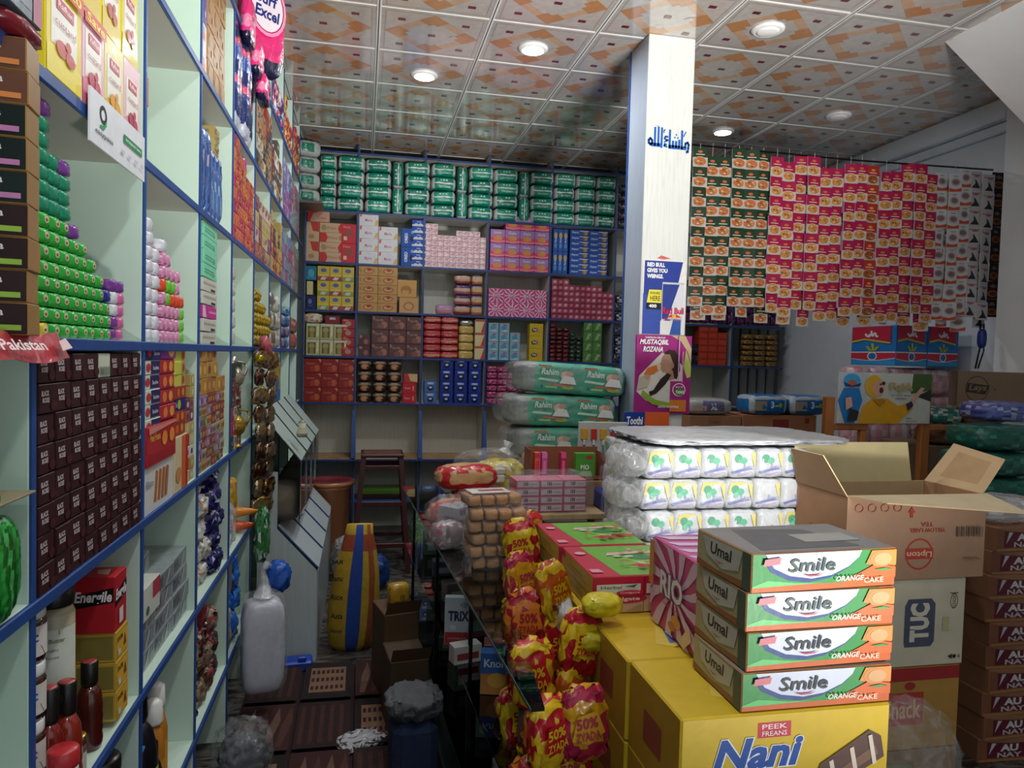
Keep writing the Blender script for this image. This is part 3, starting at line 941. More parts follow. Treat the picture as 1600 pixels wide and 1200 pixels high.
# --- row D of the first bay: jars, boxes, bottles
def jar(name, prof, loc, label, cat='jar', items=None, rad=.04, zlab=(.02, .07), lidn=None, lc='#111111', n=18):
    e = empty(name, loc, 0, label, cat)
    b = MB(); b.lathe(prof, n, mat='plastic'); obj('body', b, e)
    return e
def lab_cyl(e, r_, z0, z1, a0, a1, col, items=(), n=10):
    """curved paper label wrapped on a jar"""
    b = MB()
    vs = []
    for i in range(n + 1):
        a = a0 + (a1 - a0) * i / n
        vs += [(r_ * math.cos(a), r_ * math.sin(a), z0), (r_ * math.cos(a), r_ * math.sin(a), z1)]
    b.add(vs, [(2 * i, 2 * i + 2, 2 * i + 3, 2 * i + 1) for i in range(n)], col, 'card', True)
    for it in items:
        if it[0] == 't':
            _, st, u0, v0, u1, v1, c = it
            tv, tf, ar = textgeo(st, .02)
            P = [(u0 + (u1 - u0) * x, v0 + (v1 - v0) * y) for x, y in tv]
            fs = tf
        else:
            P, c = it[1], it[2]
            fs = [tuple(range(len(P)))]
        b.add([((r_ + .0008) * math.cos(a0 + (a1 - a0) * x), (r_ + .0008) * math.sin(a0 + (a1 - a0) * x), z0 + (z1 - z0) * y) for x, y in P], fs, c, 'card')
    return obj('label', b, e)
FACE0, FACE1 = R(-150), R(10)
for i in range(4):
    e = empty('spread_jar', (-.563, 1.362 + .002 * i, ZD + i * .1005 + .001), 0, f'chocolate spread jar with a white lid at the left end, {ORD[i]} from the bottom', 'jar', 'stacked chocolate spread jars')
    e.scale = (.9, .9, 1.05)
    b = MB(); b.lathe([(.036, 0, '#3a1c12'), (.039, .01, '#3a1c12'), (.039, .066, '#3a1c12'), (.034, .072, '#3a1c12')], 18, mat='liquid'); obj('body', b, e)
    b = MB(); b.lathe([(.036, .0722, '#e4e6e4'), (.037, .076, '#e4e6e4'), (.037, .092, '#e4e6e4'), (.035, .094, '#e4e6e4')], 18); obj('lid', b, e)
    lab_cyl(e, .0395, .012, .062, FACE0, FACE1, '#ded9d2', [('p', [(.1, 0), (.9, 0), (.8, .35), (.3, .45)], '#5a2a1a'), ('t', 'Choc', .25, .50, .75, .85, '#2c5aa8')])
b = MB(); b.bbox(-.045, -.05, 0, .045, .05, .135, '#8c8468', 'card'); obj('small_carton', b, None, (-.60, 1.53, ZD), 0, 'dull carton carrying the tall cream jar', 'box')
e = empty('powder_jar', (-.580, 1.535, ZD + .1355), 0, 'tall cream powder jar with a black lid on the left shelf', 'jar')
b = MB(); b.lathe([(.044, 0, '#b9b39a'), (.047, .01, '#b9b39a'), (.047, .20, '#a99f84'), (.040, .215, '#a99f84')], 20); obj('body', b, e)
b = MB(); b.lathe([(.045, .2155, '#17171a'), (.046, .22, '#17171a'), (.046, .25, '#17171a'), (.043, .253, '#222226')], 20); obj('lid', b, e)
e.scale = (.80, .80, .97)
lab_cyl(e, .0476, .03, .175, FACE0, FACE1, '#dfe4d6', [('p', [(.6, .93), (1, .93), (1, 1), (.6, 1)], '#6a9a4a'), ('t', 'Peanut Butter', .15, .82, .7, .88, '#7a8a6a'), ('t', 'net weight', .15, .7, .6, .74, '#98a090'), ('t', 'ingredients', .15, .6, .6, .64, '#98a090')])
# sauce bottles in front
for i, (x, y, s_, lb) in enumerate([(-.532, 1.395, .86, 'red sauce bottle with black cap at the left end'), (-.525, 1.452, .95, 'red sauce bottle in front of the tall cream jar'), (-.55, 1.64, .95, 'dark sauce bottle between the tall jar and yellow boxes')]):
    e = empty('sauce_bottle', (x, y, ZD + .0005), 0, lb, 'bottle')
    e.scale = (1, 1, [2.1, 1.78, 1.46][i])
    c = ['#7c2118', '#8e2a1c', '#4e1712'][i]
    pr_ = [(.024, 0, c), (.027, .008, c)]
    for k in range(8):
        pr_ += [(.0262 if k % 2 else .0278, .016 + .008 * k, c)]
    pr_ += [(.024, .085, c), (.014, .098, c)]
    b = MB(); b.lathe([(r_ * s_, z * s_, cc) for r_, z, cc in pr_], 16, mat='liquid'); obj('body', b, e)
    b = MB(); b.lathe([(.0165 * s_, .0985 * s_, '#161414'), (.0175 * s_, .102 * s_, '#161414'), (.0175 * s_, .132 * s_, '#161414'), (.015 * s_, .134 * s_, '#a84040'), (.001, .1345 * s_, '#a84040')], 14); obj('cap', b, e)
e = empty('spice_jar', (-.535, 1.513, ZD + .0005), 0, 'small brown jar with a gold lid by the sauce bottle', 'jar')
b = MB(); b.lathe([(.020, 0, '#5a3a28'), (.022, .01, '#5a3a28'), (.022, .075, '#5a3a28')], 16); obj('body', b, e)
b = MB(); b.lathe([(.0225, .0755, '#c2a23c'), (.0225, .09, '#c2a23c'), (.02, .092, '#c2a23c')], 16, mat='metal'); obj('lid', b, e)
lab_cyl(e, .0224, .012, .06, FACE0, FACE1, '#c8ccb8')
# energy drink powder boxes, yellow tins
ener = [('r', 0, 0, 1, 1, '#b81f2c'), ('p', [(0, .44), (1, .55), (1, .82), (0, .68)], '#17090c'), ('t', 'Energile', .04, .50, .96, .76, '#f4eeee', .03, .2), ('r', .33, .08, .68, .36, '#ded6d4')]
em = bx(.080, .125, .085, '#c02430', F=ener, L=ener[:3], T=[('p', [(.2, .2), (.8, .3), (.7, .6), (.3, .5)], '#d8a0a4')], mat='gloss')
ym = bx(.080, .066, .085, '#c9a23a', F=[('r', .05, .06, .95, .92, '#e0b23c'), ('t', 'KNORR', .10, .62, .55, .80, '#4a3218', .02), ('p', [(.6, .3), (.72, .75), (.84, .3)], '#8a4a1c'), ('r', .1, .15, .3, .35, '#cfe0e8')], L=[('r', .05, .08, .95, .9, '#8a7a3c')], mat='gloss')
for r_ in range(3):
    put('L', 'yellow_tin', ym, 1.755, ZD + .015 + r_ * .067, .0, f'yellow box under the red energy drink box, {ORD[r_]} from the bottom', 'box', 'yellow boxes under the red one', jit=.002)
put('L', 'energy_powder_box', em, 1.750, ZD + .217, .004, 'red energy powder box with a black slanted band, on yellow boxes', 'box')
put('L', 'energy_powder_box', em, 1.68, ZD + .25, .12, 'red energy powder box partly behind the tall cream jar', 'box')
b = MB(); b.bbox(-.05, 0, 0, .05, .09, .2495, '#8c8468', 'card'); obj('small_carton', b, None, (-.64, 1.68, ZD), R(90), 'dull carton behind the yellow boxes', 'box')
e = empty('red_lid_jar', (-.488, 1.335, ZD + .0005), 0, 'short pale jar with a red lid at the front of the shelf', 'jar')
b = MB(); b.lathe([(.020, 0, '#c8c4bc'), (.023, .006, '#c8c4bc'), (.023, .13, '#c8c4bc')], 16); obj('body', b, e)
b = MB(); b.lathe([(.024, .1305, '#c22c34'), (.0245, .135, '#c22c34'), (.0245, .158, '#c22c34'), (.022, .161, '#c22c34')], 16); obj('lid', b, e)
# row E of the first bay
for i, (y, c1, c2, lb) in enumerate([(1.345, '#d8d2c8', '#c22c34', 'white jar with a red lid at the bottom left'), (1.46, '#7c2118', '#161414', 'dark red bottle on the lowest visible left shelf'), (1.60, '#5a3a28', '#b08a3c', 'brown jar on the lowest visible left shelf'), (1.74, '#303038', '#161414', 'black jar on the lowest visible left shelf')]):
    e = empty('jar', (-.56, y, ZE), 0, lb, 'jar')
    b = MB(); b.lathe([(.036, 0, c1), (.040, .01, c1), (.040, .30, c1), (.034, .32, c1)], 16); obj('body', b, e)
    b = MB(); b.lathe([(.041, .3205, c2), (.042, .324, c2), (.042, .35, c2), (.038, .355, c2)], 16); obj('lid', b, e)

# ================================================================== second bay (1.885 .. 2.48)
ob = bx(.10, .10, .10, '#d8a27c', F=[('r', .1, .1, .9, .9, '#c98c62')], T=[('r', .1, .1, .9, .9, '#c98c62')])
put('L', 'orange_carton', ob, 2.03, ZA, .06, 'small pale orange carton on the otherwise empty shelf', 'box')
ob2 = bx(.16, .075, .18, '#b5765a', F=[('e', .5, .5, .35, .3, '#d8823c'), ('e', .3, .5, .1, .2, '#7a3a20')], L=[('e', .5, .5, .35, .3, '#d8823c')])
put('L', 'fruit_box', ob2, 2.03, ZA + .19, .05, 'brown orange tray box jutting over the small pale carton', 'box')
put('L', 'fruit_box', ob2, 2.00, ZA + .268, .07, 'brown orange tray box, upper of the pair', 'box')
ob3 = bx(.10, .09, .12, '#c49a80'); put('L', 'orange_carton', ob3, 2.0, ZA + .10, .08, 'dull pink carton between the small carton and tray boxes', 'box')
# soaps
WS = sp(.060, .034, .07, patch('#dfe1ea', ['#cfd4e2', '#f0f0f4', '#e8d8d8'], 4), n=8, res=4, noise=.002); PS = sp(.048, .034, .07, patch('#d888b4', ['#e8a8c8', '#c86a9c', '#e8d0dc'], 2), n=8, res=4, noise=.002)
RS = sp(.048, .034, .07, '#e0502c', n=8, res=4, noise=.002); GS = sp(.048, .034, .07, '#6cc83a', n=8, res=4, noise=.002)
for i, nn in enumerate([10, 9, 7]):
    for j in range(nn):
        put('L', 'soap_bar', WS, 1.935 + i * .062, ZBL + j * .0352, .01, f'white wrapped soap in the second bay, {ORD[i]} column, {ORD[j]} row up', 'soap', 'white soaps in the second bay', jit=.003)
put('L', 'green_tube', sp(.045, .09, .05, '#58c038', n=4, res=4), 1.935, ZBL + .358, .01, 'bright green pack standing on the white soaps', 'pack')
pc = [[PS] * 4 + [RS] + [PS] * 2 + [WS], [PS] * 3 + [GS, GS] + [PS] * 2, [PS] * 3 + [RS, GS, PS], [PS, PS, PS, RS, PS, PS], [GS, GS, GS, RS]]
nm.update({id(PS): 'pink', id(RS): 'orange red', id(GS): 'bright green', id(WS): 'white'})
for i, col in enumerate(pc):
    for j, m_ in enumerate(col):
        put('L', 'soap_bar', m_, 2.135 + i * .050, ZBL + j * .0352, .01, f'{nm[id(m_)]} wrapped soap right of the white ones, {ORD[i]} column, {ORD[j]} row up', 'soap', 'coloured soaps in the second bay', jit=.003)
# row C second bay: toothpaste and biscuit boxes
def tp(c1, c2, c3, w_=.15, h_=.036, F2=()):
    return bx(w_, h_, .11, c1, F=[('r', .45, 0, 1, 1, c2), ('e', .30, .5, .13, .34, c3), ('t', 'Sensitive', .55, .3, .9, .62, '#e8e0e0', .01)] + list(F2), L=[('r', 0, 0, 1, 1, c1), ('e', .5, .5, .25, .34, c3)], mat='gloss')
T1 = tp('#d8dccc', '#242c62', '#c23c3a'); T2 = tp('#1c2450', '#28307a', '#a02c3c')
for j in range(7):
    put('L', 'toothpaste_box', T1, 1.975, ZC + .125 + j * .0372, .0, f'white and navy toothpaste box in the second bay, {ORD[j]} of seven upward', 'box', 'white and navy toothpaste boxes', jit=.004)
put('L', 'toothpaste_box', T2, 1.975, ZC + .125 + 7 * .0372, .0, 'dark navy toothpaste box topmost in the second bay', 'box')
OR_ = bx(.15, .040, .11, '#b82c3c', F=[('e', .35, .5, .14, .4, '#e2803a'), ('e', .75, .5, .14, .4, '#e0a04a'), ('r', 0, 0, 1, .12, '#8c1c30')], L=[('e', .5, .5, .3, .4, '#e08040')], mat='gloss')
PR_ = bx(.15, .040, .11, '#8c3c9c', F=[('e', .7, .5, .2, .4, '#e8b04a')], L=[('e', .5, .5, .3, .4, '#e8b04a')], mat='gloss')
big = bx(.27, .10, .12, '#b4242e', F=[('r', .02, .04, .98, .3, '#a01e2a'), ('t', 'Peek Freans', .06, .62, .40, .82, '#f0c050', .01), ('e', .55, .6, .10, .2, '#e8903c'), ('e', .82, .62, .10, .2, '#e8903c'), ('p', [(0, .82), (1, .95), (1, 1), (0, 1)], '#d88a80')], L=[('e', .5, .5, .3, .3, '#e08040')], mat='gloss')
fing = bx(.28, .118, .06, '#d6d8d4', F=[('p', [(.32 + .12 * k, .15), (.40 + .12 * k, .12), (.46 + .12 * k, .8), (.38 + .12 * k, .85)], '#b8703c') for k in range(4)] + [('t', 'Gluco', .05, .55, .28, .7, '#7a8a9a', .01)], mat='gloss')
put('L', 'biscuit_box', fing, 2.045, ZC - .0, .0, 'white box showing brown finger biscuits, bottom of second bay', 'box')
put('L', 'biscuit_box', big, 2.045, ZC + .119, -.008, 'large red biscuit box lying on the white finger biscuit box', 'box')
for c in range(2):
    for j in range(5):
        m_ = PR_ if (c, j) in ((0, 2), (1, 4)) else OR_
        put('L', 'biscuit_box', m_, 1.975 + c * .152, ZC + .222 + (j - (0 if c else 0)) * .0412 - .0, .018 if c == 0 else .0, f'{"purple" if m_ is PR_ else "red"} and orange biscuit box, {"left" if c == 0 else "right"} stack in second bay, {ORD[j]} up', 'box', 'red and orange biscuit boxes', jit=.004) if c else None
RC = bx(.13, .038, .10, '#a04030', F=[('e', .3, .5, .12, .36, '#e06a2a'), ('e', .7, .5, .12, .36, '#e08a3a')], mat='gloss'); YG = bx(.12, .038, .10, '#c8cc50', F=[('r', .62, 0, 1, 1, '#b8a060'), ('e', .8, .5, .12, .36, '#b04838')], mat='gloss'); BC = bx(.12, .038, .10, '#1c2c6c', F=[('e', .4, .5, .15, .4, '#b8c040'), ('t', 'Tuc', .05, .3, .2, .7, '#e0e0f0', .02)], mat='gloss')
OS = bx(.16, .16, .06, '#d8c8a0', F=[('r', .55, 0, .85, 1, '#d86028'), ('r', .85, 0, 1, 1, '#b82c34'), ('e', .3, .3, .2, .15, '#c89058')], mat='gloss')
put('L', 'biscuit_box', OS, 2.27, ZC, -.002, 'cream and orange upright biscuit box in the second bay', 'box')
for j, (m_, cn) in enumerate([(RC, 'brown red'), (RC, 'brown red'), (BC, 'dark blue'), (RC, 'brown red'), (YG, 'yellow green'), (YG, 'yellow green'), (YG, 'yellow green')]):
    put('L', 'biscuit_box', m_, 2.27, ZC + .162 + j * .0355, .0, f'{cn} biscuit box above the upright orange one, {ORD[j]} up', 'box', 'small biscuit boxes above the upright orange one', jit=.004)
rnd = random.Random(11)
pal = ['#b8a05c', '#a8583c', '#c8b878', '#c4c4c0', '#8c3038', '#9a8c70', '#b89048', '#d0c8c0', '#6a3a5c']
pmesh = [(bx(.058, .036, .08, c, F=[('e', .5, .5, .25, .3, rnd.choice(pal), 8)], mat='gloss')) for c in pal]
for c in range(2):
    for j in range(7 + c * 2):
        put('L', 'biscuit_packet', rnd.choice(pmesh), 2.382 + c * .060, ZC + j * .0374, .005, f'small biscuit packet at the right end of second bay, {ORD[c]} column, {ORD[j]} up', 'packet', 'small biscuit packets at the right end of second bay', jit=.003)
# row D second bay: grey shrink-wrapped cartons, white box
GC = bx(.19, .052, .16, '#98a4a6', F=[('r', .03, .1, .97, .9, '#7c8488'), ('r', .05, .2, .4, .8, '#5c5a64'), ('p', [(.5, .1), (.6, .1), (.8, .9), (.7, .9)], '#b0b8ba')], L=[('r', .05, .1, .95, .9, '#7e8a8c')], T=[('r', .1, .1, .9, .9, '#98a4a4')], mat='wrap')
grid('L', 'grey_carton', GC, .19, .053, 1.905, ZD, [3, 4, 4], 'grey shrink-wrapped carton in the second bay', y=.02, jit=.005)
WB2 = bx(.15, .085, .10, '#d2d6cc', F=[('r', .55, .45, 1, 1, '#b83c50'), ('e', .25, .25, .09, .14, '#3a7a5a')], L=[('e', .5, .25, .2, .18, '#3a7a5a')], mat='gloss')
put('L', 'tea_box', WB2, 1.985, ZD + .16, .0, 'white tea box with a red corner lying on grey cartons', 'box')
put('L', 'grey_carton', GC, 2.13, ZD + .214, .06, 'grey carton laid crosswise on top of its stack', 'box', rz=.12)
# row E: black and amber bottles
def bottle(loc, s_, body, cap, label, capr=1.0, items=None, zs=1.0, mat='plastic'):
    e = empty('bottle', loc, R(60), label, 'bottle')
    e.scale = (1, 1, zs)
    b = MB(); b.lathe([(.030 * s_, 0, body), (.034 * s_, .01 * s_, body), (.034 * s_, .12 * s_, body), (.026 * s_, .15 * s_, body), (.014 * s_, .165 * s_, body)], 16, mat=mat); obj('body', b, e)
    b = MB(); b.lathe([(.018 * s_ * capr, .1655 * s_, cap), (.019 * s_ * capr, .17 * s_, cap), (.017 * s_ * capr, .205 * s_, cap), (.010 * s_ * capr, .21 * s_, cap)], 14); obj('cap', b, e)
    if items: lab_cyl(e, .0345 * s_, .03 * s_, .10 * s_, R(-170), R(-20), items)
for k, (y, x, s_, bo, ca, lb, it_) in enumerate([(1.99, -.56, 1.45, '#15151a', '#141414', 'tall black bottle with a yellow label in the second bay', '#c8b83a'), (2.12, -.60, 1.3, '#1a1a1c', '#1c1c1e', 'black bottle behind the yellow labelled one', None),
                                            (2.10, -.545, .82, '#c07a28', '#e6e6e0', 'amber bottle with a white cap, front', '#d89a30'), (2.20, -.565, .86, '#c47c24', '#e6e6e0', 'amber bottle with a white cap, behind', '#e0a038'),
                                            (1.96, -.54, .75, '#3a78b8', '#4a90c8', 'small blue bottle at the bottom of second bay', None), (2.04, -.53, .7, '#1c1c20', '#141414', 'small black bottle before the amber ones', None)]):
    bottle((x, y, ZE + .0005), s_ * 1.12, bo, ca, lb, 1.5 if 'white cap' in lb else 1, it_, [1.16, 1.15, 1.62, 1.55, 1.5, 1.4][k])

# ================================================================== third bay (2.48 .. 3.06)
def stripbox(w_, h_, c, spots, d=.09, seed=1, mat='gloss', n=5):
    r_ = random.Random(seed)
    F = [('r', 0, 0, 1, 1, c)]
    for k in range(n):
        x, y = r_.uniform(.05, .7), r_.uniform(.08, .75)
        F.append(('r', x, y, min(.98, x + r_.uniform(.1, .4)), min(.95, y + r_.uniform(.08, .3)), r_.choice(spots)))
    return bx(w_, h_, d, c, F, L=[('r', .15, .2, .8, .7, r_.choice(spots))], mat=mat)
VI = stripbox(.078, .12, '#5c4a94', ['#7a68b4', '#c8c0e0'], seed=2); OW = stripbox(.155, .10, '#d8d4d4', ['#e0683a', '#c0443a', '#9aa0a8'], seed=5); TN = stripbox(.10, .11, '#b08448', ['#a0783c', '#c89a5a'], seed=4)
grid('L', 'violet_box', VI, .080, .122, 2.515, ZU + .20, [2, 2], 'violet box high in the third bay', jit=.002)
grid('L', 'white_carton', OW, .157, .1, 2.515, ZU, [2], 'white carton with orange marks high in the third bay', jit=.002)
grid('L', 'tan_carton', TN, .105, .112, 2.69, ZU, [4, 4, 4], 'tan carton high in the third bay', jit=.004)
BP = sp(.062, .30, .08, patch('#3a5a9c', ['#4a78c0', '#8aa8c8', '#28407c', '#b89a94'], 6), n=5, res=7, noise=.003); BP2 = sp(.062, .26, .08, patch('#4468a8', ['#7ea0c4', '#2c4a8c', '#c8a89c'], 9), n=5, res=7, noise=.003)
for i in range(6):
    put('L', 'blue_packet', [BP, BP2][i > 2], 2.53 + i * .066, ZA, .0, f'tall blue packet standing in the third bay, {ORD[i]} from the left', 'packet', 'tall blue packets in the third bay', jit=.005)
put('L', 'yellow_box', stripbox(.09, .05, '#b8a468', ['#8a7a48'], seed=3), 2.85, ZA + .262, .02, 'dull yellow box on the tall blue packets', 'box')
put('L', 'yellow_box', stripbox(.09, .045, '#b09a5c', ['#8a7a48'], seed=4), 2.86, ZA + .313, .02, 'second dull yellow box above the blue packets', 'box')
DG = sp(.045, .055, .08, '#2c3436', n=4, res=4)
for j in range(7):
    put('L', 'dark_tin', DG, 2.515, ZBL + j * .056, .0, f'dark grey round pack at the third bay edge, {ORD[j]} up', 'pack', 'dark grey packs at the third bay edge', jit=.003)
MG = bx(.23, .045, .10, '#7ed8b0', F=[('r', .1, .55, .8, .62, '#3a8a74'), ('r', .1, .3, .7, .45, '#5ab898'), ('ring', .75, .35, .05, .14, .4, '#2a6a58')], L=[('r', .1, .1, .9, .9, '#68bc9a')], mat='gloss')
MW = bx(.23, .042, .10, '#cdd0c4', F=[('r', .05, .5, .9, .7, '#b0a898'), ('r', .55, .05, .85, .25, '#3a3430')], L=[('r', .1, .1, .9, .9, '#b8c4b8')], mat='gloss')
MP = bx(.23, .042, .10, '#c83c94', F=[('p', [(0, 0), (.25, 0), (.15, 1), (0, 1)], '#e0c8dc'), ('r', .4, .4, .95, .6, '#e08cc0')], mat='gloss')
for j in range(9):
    m_, cn = ((MW, 'white'), (MW, 'white'), (MP, 'pink'), (MW, 'white'), (MW, 'white'), (MG, 'mint green'), (MG, 'mint green'), (MG, 'mint green'), (MG, 'mint green'))[j]
    put('L', 'cream_box', m_, 2.672, ZBL + j * .0455, .0, f'{cn} flat box in the third bay stack, {ORD[j]} from the bottom', 'box', 'flat boxes stacked in the third bay', jit=.002)
WR = sp(.15, .066, .08, patch('#cfd0c4', ['#b89a8c', '#e0e0d8', '#a8806c'], 8), n=4, res=5)
MT2 = sp(.11, .09, .08, patch('#8cc4ac', ['#6ca48c', '#a8d4c4'], 2), n=5, res=5, mat='wrap')
for j in range(4):
    put('L', 'mint_bag', MT2, 2.855, ZBL + j * .091, .02, f'pale green wrapped pack beside the mint boxes, {ORD[j]} up', 'pack', 'pale green wrapped packs', jit=.003)
# row C third bay
rnd = random.Random(21)
GD = [bx(.075, .055, .09, c, F=[('e', .5, .5, .3, .3, d_, 8)], mat='gloss') for c, d_ in (('#b8883c', '#d8b060'), ('#a87440', '#c89858'), ('#b09050', '#8a4a30'))]
SM = [bx(.075, .036, .09, c, F=[('r', .1, .2, .6, .7, d_), ('e', .8, .5, .12, .3, e_, 8)], mat='gloss') for c, d_, e_ in (('#8a4438', '#b87860', '#c8a050'), ('#a8a090', '#8c5c50', '#6a7a50'), ('#7a7a60', '#5a6a48', '#b8b8a0'), ('#9a7898', '#c0a8b8', '#6a4a70'), ('#b89c58', '#8a6a3a', '#c04838'))]
for c in range(6):
    for j in range(10 if c < 4 else 8):
        up = j >= 7
        put('L', 'wafer_pack', rnd.choice(GD) if up else rnd.choice(SM), 2.532 + c * .078, ZC + (j * .0372 if not up else 7 * .0372 + (j - 7) * .056), .0, f'{"gold" if up else "mixed coloured small"} pack in the third bay lower shelf, {ORD[c]} column, {ORD[j]} up', 'pack', 'small packs in the third bay lower shelf', jit=.004)
# row D third bay: white and navy bags
rnd = random.Random(5)
for i in range(9):
    for k in range(2):
        c = patch(['#d8d4c8', '#22245c'][k], [['#c88a5c', '#e8e4dc', '#a8bcc0'], ['#1a1c4c', '#30348c', '#c8ccd8']][k], i)
        s_ = sp(.13, .085, .10, c, n=2.5, res=7, noise=.009, seed=i * 2 + k)
        obj('detergent_bag', s_, None, (-.535 - rnd.uniform(0, .02) + .012 * k, 2.655 + k * .21 + rnd.uniform(-.01, .01) + (i % 2) * .085, ZD + (i // 2) * .080), R(90) + rnd.uniform(-.2, .2), f'{["white and tan", "navy blue"][k]} crumpled bag in the third bay, {ORD[i]} of its heap', 'bag', 'crumpled bags in the third bay', rot=(rnd.uniform(-.1, .1), rnd.uniform(-.1, .1), R(90) + rnd.uniform(-.2, .2)))
# row E third bay: brown packs
rnd = random.Random(8)
for i in range(14):
    c = patch(rnd.choice(['#5a4230', '#3c2c28', '#7a3038', '#8a7860']), ['#2a2020', '#b09a80', '#a03040', '#6a5440'], i + 40)
    s_ = sp(.12, .095, .10, c, n=2.8, res=7, noise=.007, seed=i)
    obj('snack_packet', s_, None, (-.535, 2.58 + (i % 4) * .12, ZE + (i // 4) * .093), 0, f'brown crumpled snack packet low in the third bay, {ORD[i]} of the heap', 'packet', 'brown snack packets low in the third bay', rot=(0, 0, R(90) + rnd.uniform(-.2, .2)))

# ================================================================== fourth bay (3.06 .. 3.65)
DB = sp(.13, .40, .09, bands((.12, '#c8ccd8'), (.3, '#1c2c68'), (.42, '#22387c'), (.5, '#d8406c'), (.7, '#1c2c68'), (.8, '#3050a0'), (.9, '#d83c68'), (1, '#16224c')), n=5, res=12, noise=.003)
for i in range(3):
    put('L', 'detergent_packet', DB, 3.13 + i * .14, ZU, -.035 if i == 1 else -.02, f'tall navy detergent packet high on the left wall, {ORD[i]} from the left', 'packet', 'tall navy detergent packets', jit=.004)
DBs = sp(.34, .045, .10, patch('#1c2c60', ['#d83c5c', '#28408c'], 3), n=5, res=8)
put('L', 'detergent_packet', DBs, 3.25, ZU + .403, .0, 'navy packet lying across the tall ones', 'packet')
# pink hanging detergent packs
for i, (y, z, h_) in enumerate([(3.24, 2.86, .20), (3.38, 2.78, .18), (3.46, 2.70, .13)]):
    e = sp(.15, h_, .05, bands((.18, '#181838'), (.3, '#e0307c'), (.5, '#f080a8'), (1, '#e8327c')), n=3.5, res=8, noise=.004)
    obj('detergent_pouch', e, None, (-.47 + i * .016, y, z), R(90), f'glossy pink detergent pouch hanging from the shelf edge, {ORD[i]} from left', 'pouch', 'pink detergent pouches', rot=(0, .12, R(90)))
e = MB(); e.soft(.24, .05, .56, n=5, res=9, noise=.004, colf=bands((.10, '#1a1a3c'), (.22, '#e02c74'), (.26, '#f4b8d0'), (1, '#ea2f7c')), mat='wrap', o=(0, .03, 0))
e.deco((-.12, -.006, .17), (.24, 0, 0), (0, 0, .26), [('ring', .5, .5, .46, .50, .12, '#f49ac0'), ('e', .5, .5, .38, .42, '#f2e6ee', 20), ('t', 'Surf', .25, .52, .75, .72, '#20307c', .03, .15), ('t', 'Excel', .22, .28, .80, .48, '#20307c', .03, .15)], mat='gloss')
obj('detergent_pouch', e, None, (-.455, 3.48, 2.84), R(48), 'large pink detergent pouch with a white round logo', 'pouch')
# rows of the fourth bay
RO = [stripbox(.055, .05, c, ['#e89a5c', '#c02c50', '#e8c060', '#d84a70'], seed=k) for k, c in enumerate(['#c83c54', '#d06a44', '#a8405c', '#d8803c'])]
grid('L', 'biscuit_packet', RO, .056, .051, 3.08, ZA, [8, 8, 7, 7, 6, 6, 6, 6, 6], 'red orange biscuit packet in the fourth bay', jit=.003, y=-.008)
put('L', 'candy_jar', sp(.10, .09, .08, bands((.4, '#e08a30'), (.75, '#d030a8'), (1, '#4a3a90')), n=4, res=6), 3.40, ZA + .31, .0, 'magenta and violet candy pack topping the fourth bay', 'pack')
for j in range(5):
    put('L', 'tissue_pack', WR, 3.152, ZBL + j * .067, .0, f'white packet with a brown mark beside the empty shelf, {ORD[j]} up', 'pack', 'white packets with brown marks', jit=.003)
# row C: shiny trophies
for k, (y, x, z, s_, c, lb) in enumerate([(3.21, -.55, ZC + .205, 1.15, '#b8b09c', 'silver toned ornamental pitcher, upper'), (3.23, -.54, ZC, 1.08, '#b8983c', 'gold toned ornamental pitcher, lower')]):
    e = empty('ornamental_pitcher', (x, y, z), R(20), lb, 'pitcher')
    e.scale = (1.25, 1.25, .98)
    b = MB(); b.lathe([(.035 * s_, 0, c), (.030 * s_, .01, c), (.014 * s_, .03, c), (.040 * s_, .07, c), (.046 * s_, .10, c), (.034 * s_, .13, c), (.016 * s_, .155, c), (.024 * s_, .185, c)], 16, mat='foil'); obj('body', b, e)
    b = MB(); b.tube([(.018, 0, .165), (.05, 0, .16), (.06, 0, .13), (.045, 0, .09)], .005, c, 'foil'); obj('handle', b, e)
    b = MB(); b.tube([(-.04, 0, .10), (-.055, 0, .13), (-.052, 0, .16), (-.07, 0, .175)], [.010, .008, .006, .005], c, 'foil'); obj('spout', b, e)
b = MB(); b.bbox(-.05, 0, 0, .05, .04, .195, '#a89c88', 'foil'); put('L', 'gift_box', b.mesh(), 3.22, ZC, .14, 'tarnished gift box behind the gold pitcher', 'box')
# row D: yellow and orange cones
YB_ = sp(.16, .16, .08, patch('#c8a830', ['#d8c040', '#c06a40', '#a88a28'], 3), n=4, res=6, noise=.004)
put('L', 'snack_bag', YB_, 3.36, ZD + .12, .02, 'yellow snack bag lying above the orange cones', 'bag')
for i, (z, c) in enumerate([(.10, '#e8902c'), (.035, '#e8602c')]):
    e = MB(); e.lathe([(.001, 0, c), (.028, .12, c), (.03, .15, c)], 10, mat='wrap')
    obj('candy_cone', e, None, (-.44, 3.50, ZD + z), 0, f'{["upper yellow orange", "lower red orange"][i]} candy cone sticking out of the shelf', 'cone', rot=(0, R(-92), 0))
b = MB(); b.soft(.10, .10, .20, n=3, res=7, noise=.008, colf='#c8cccc', mat='film_thick', o=(0, .05, 0)); put('L', 'plastic_bag', b.mesh(), 3.22, ZD, .0, 'clear bag beside the candy cones', 'bag')
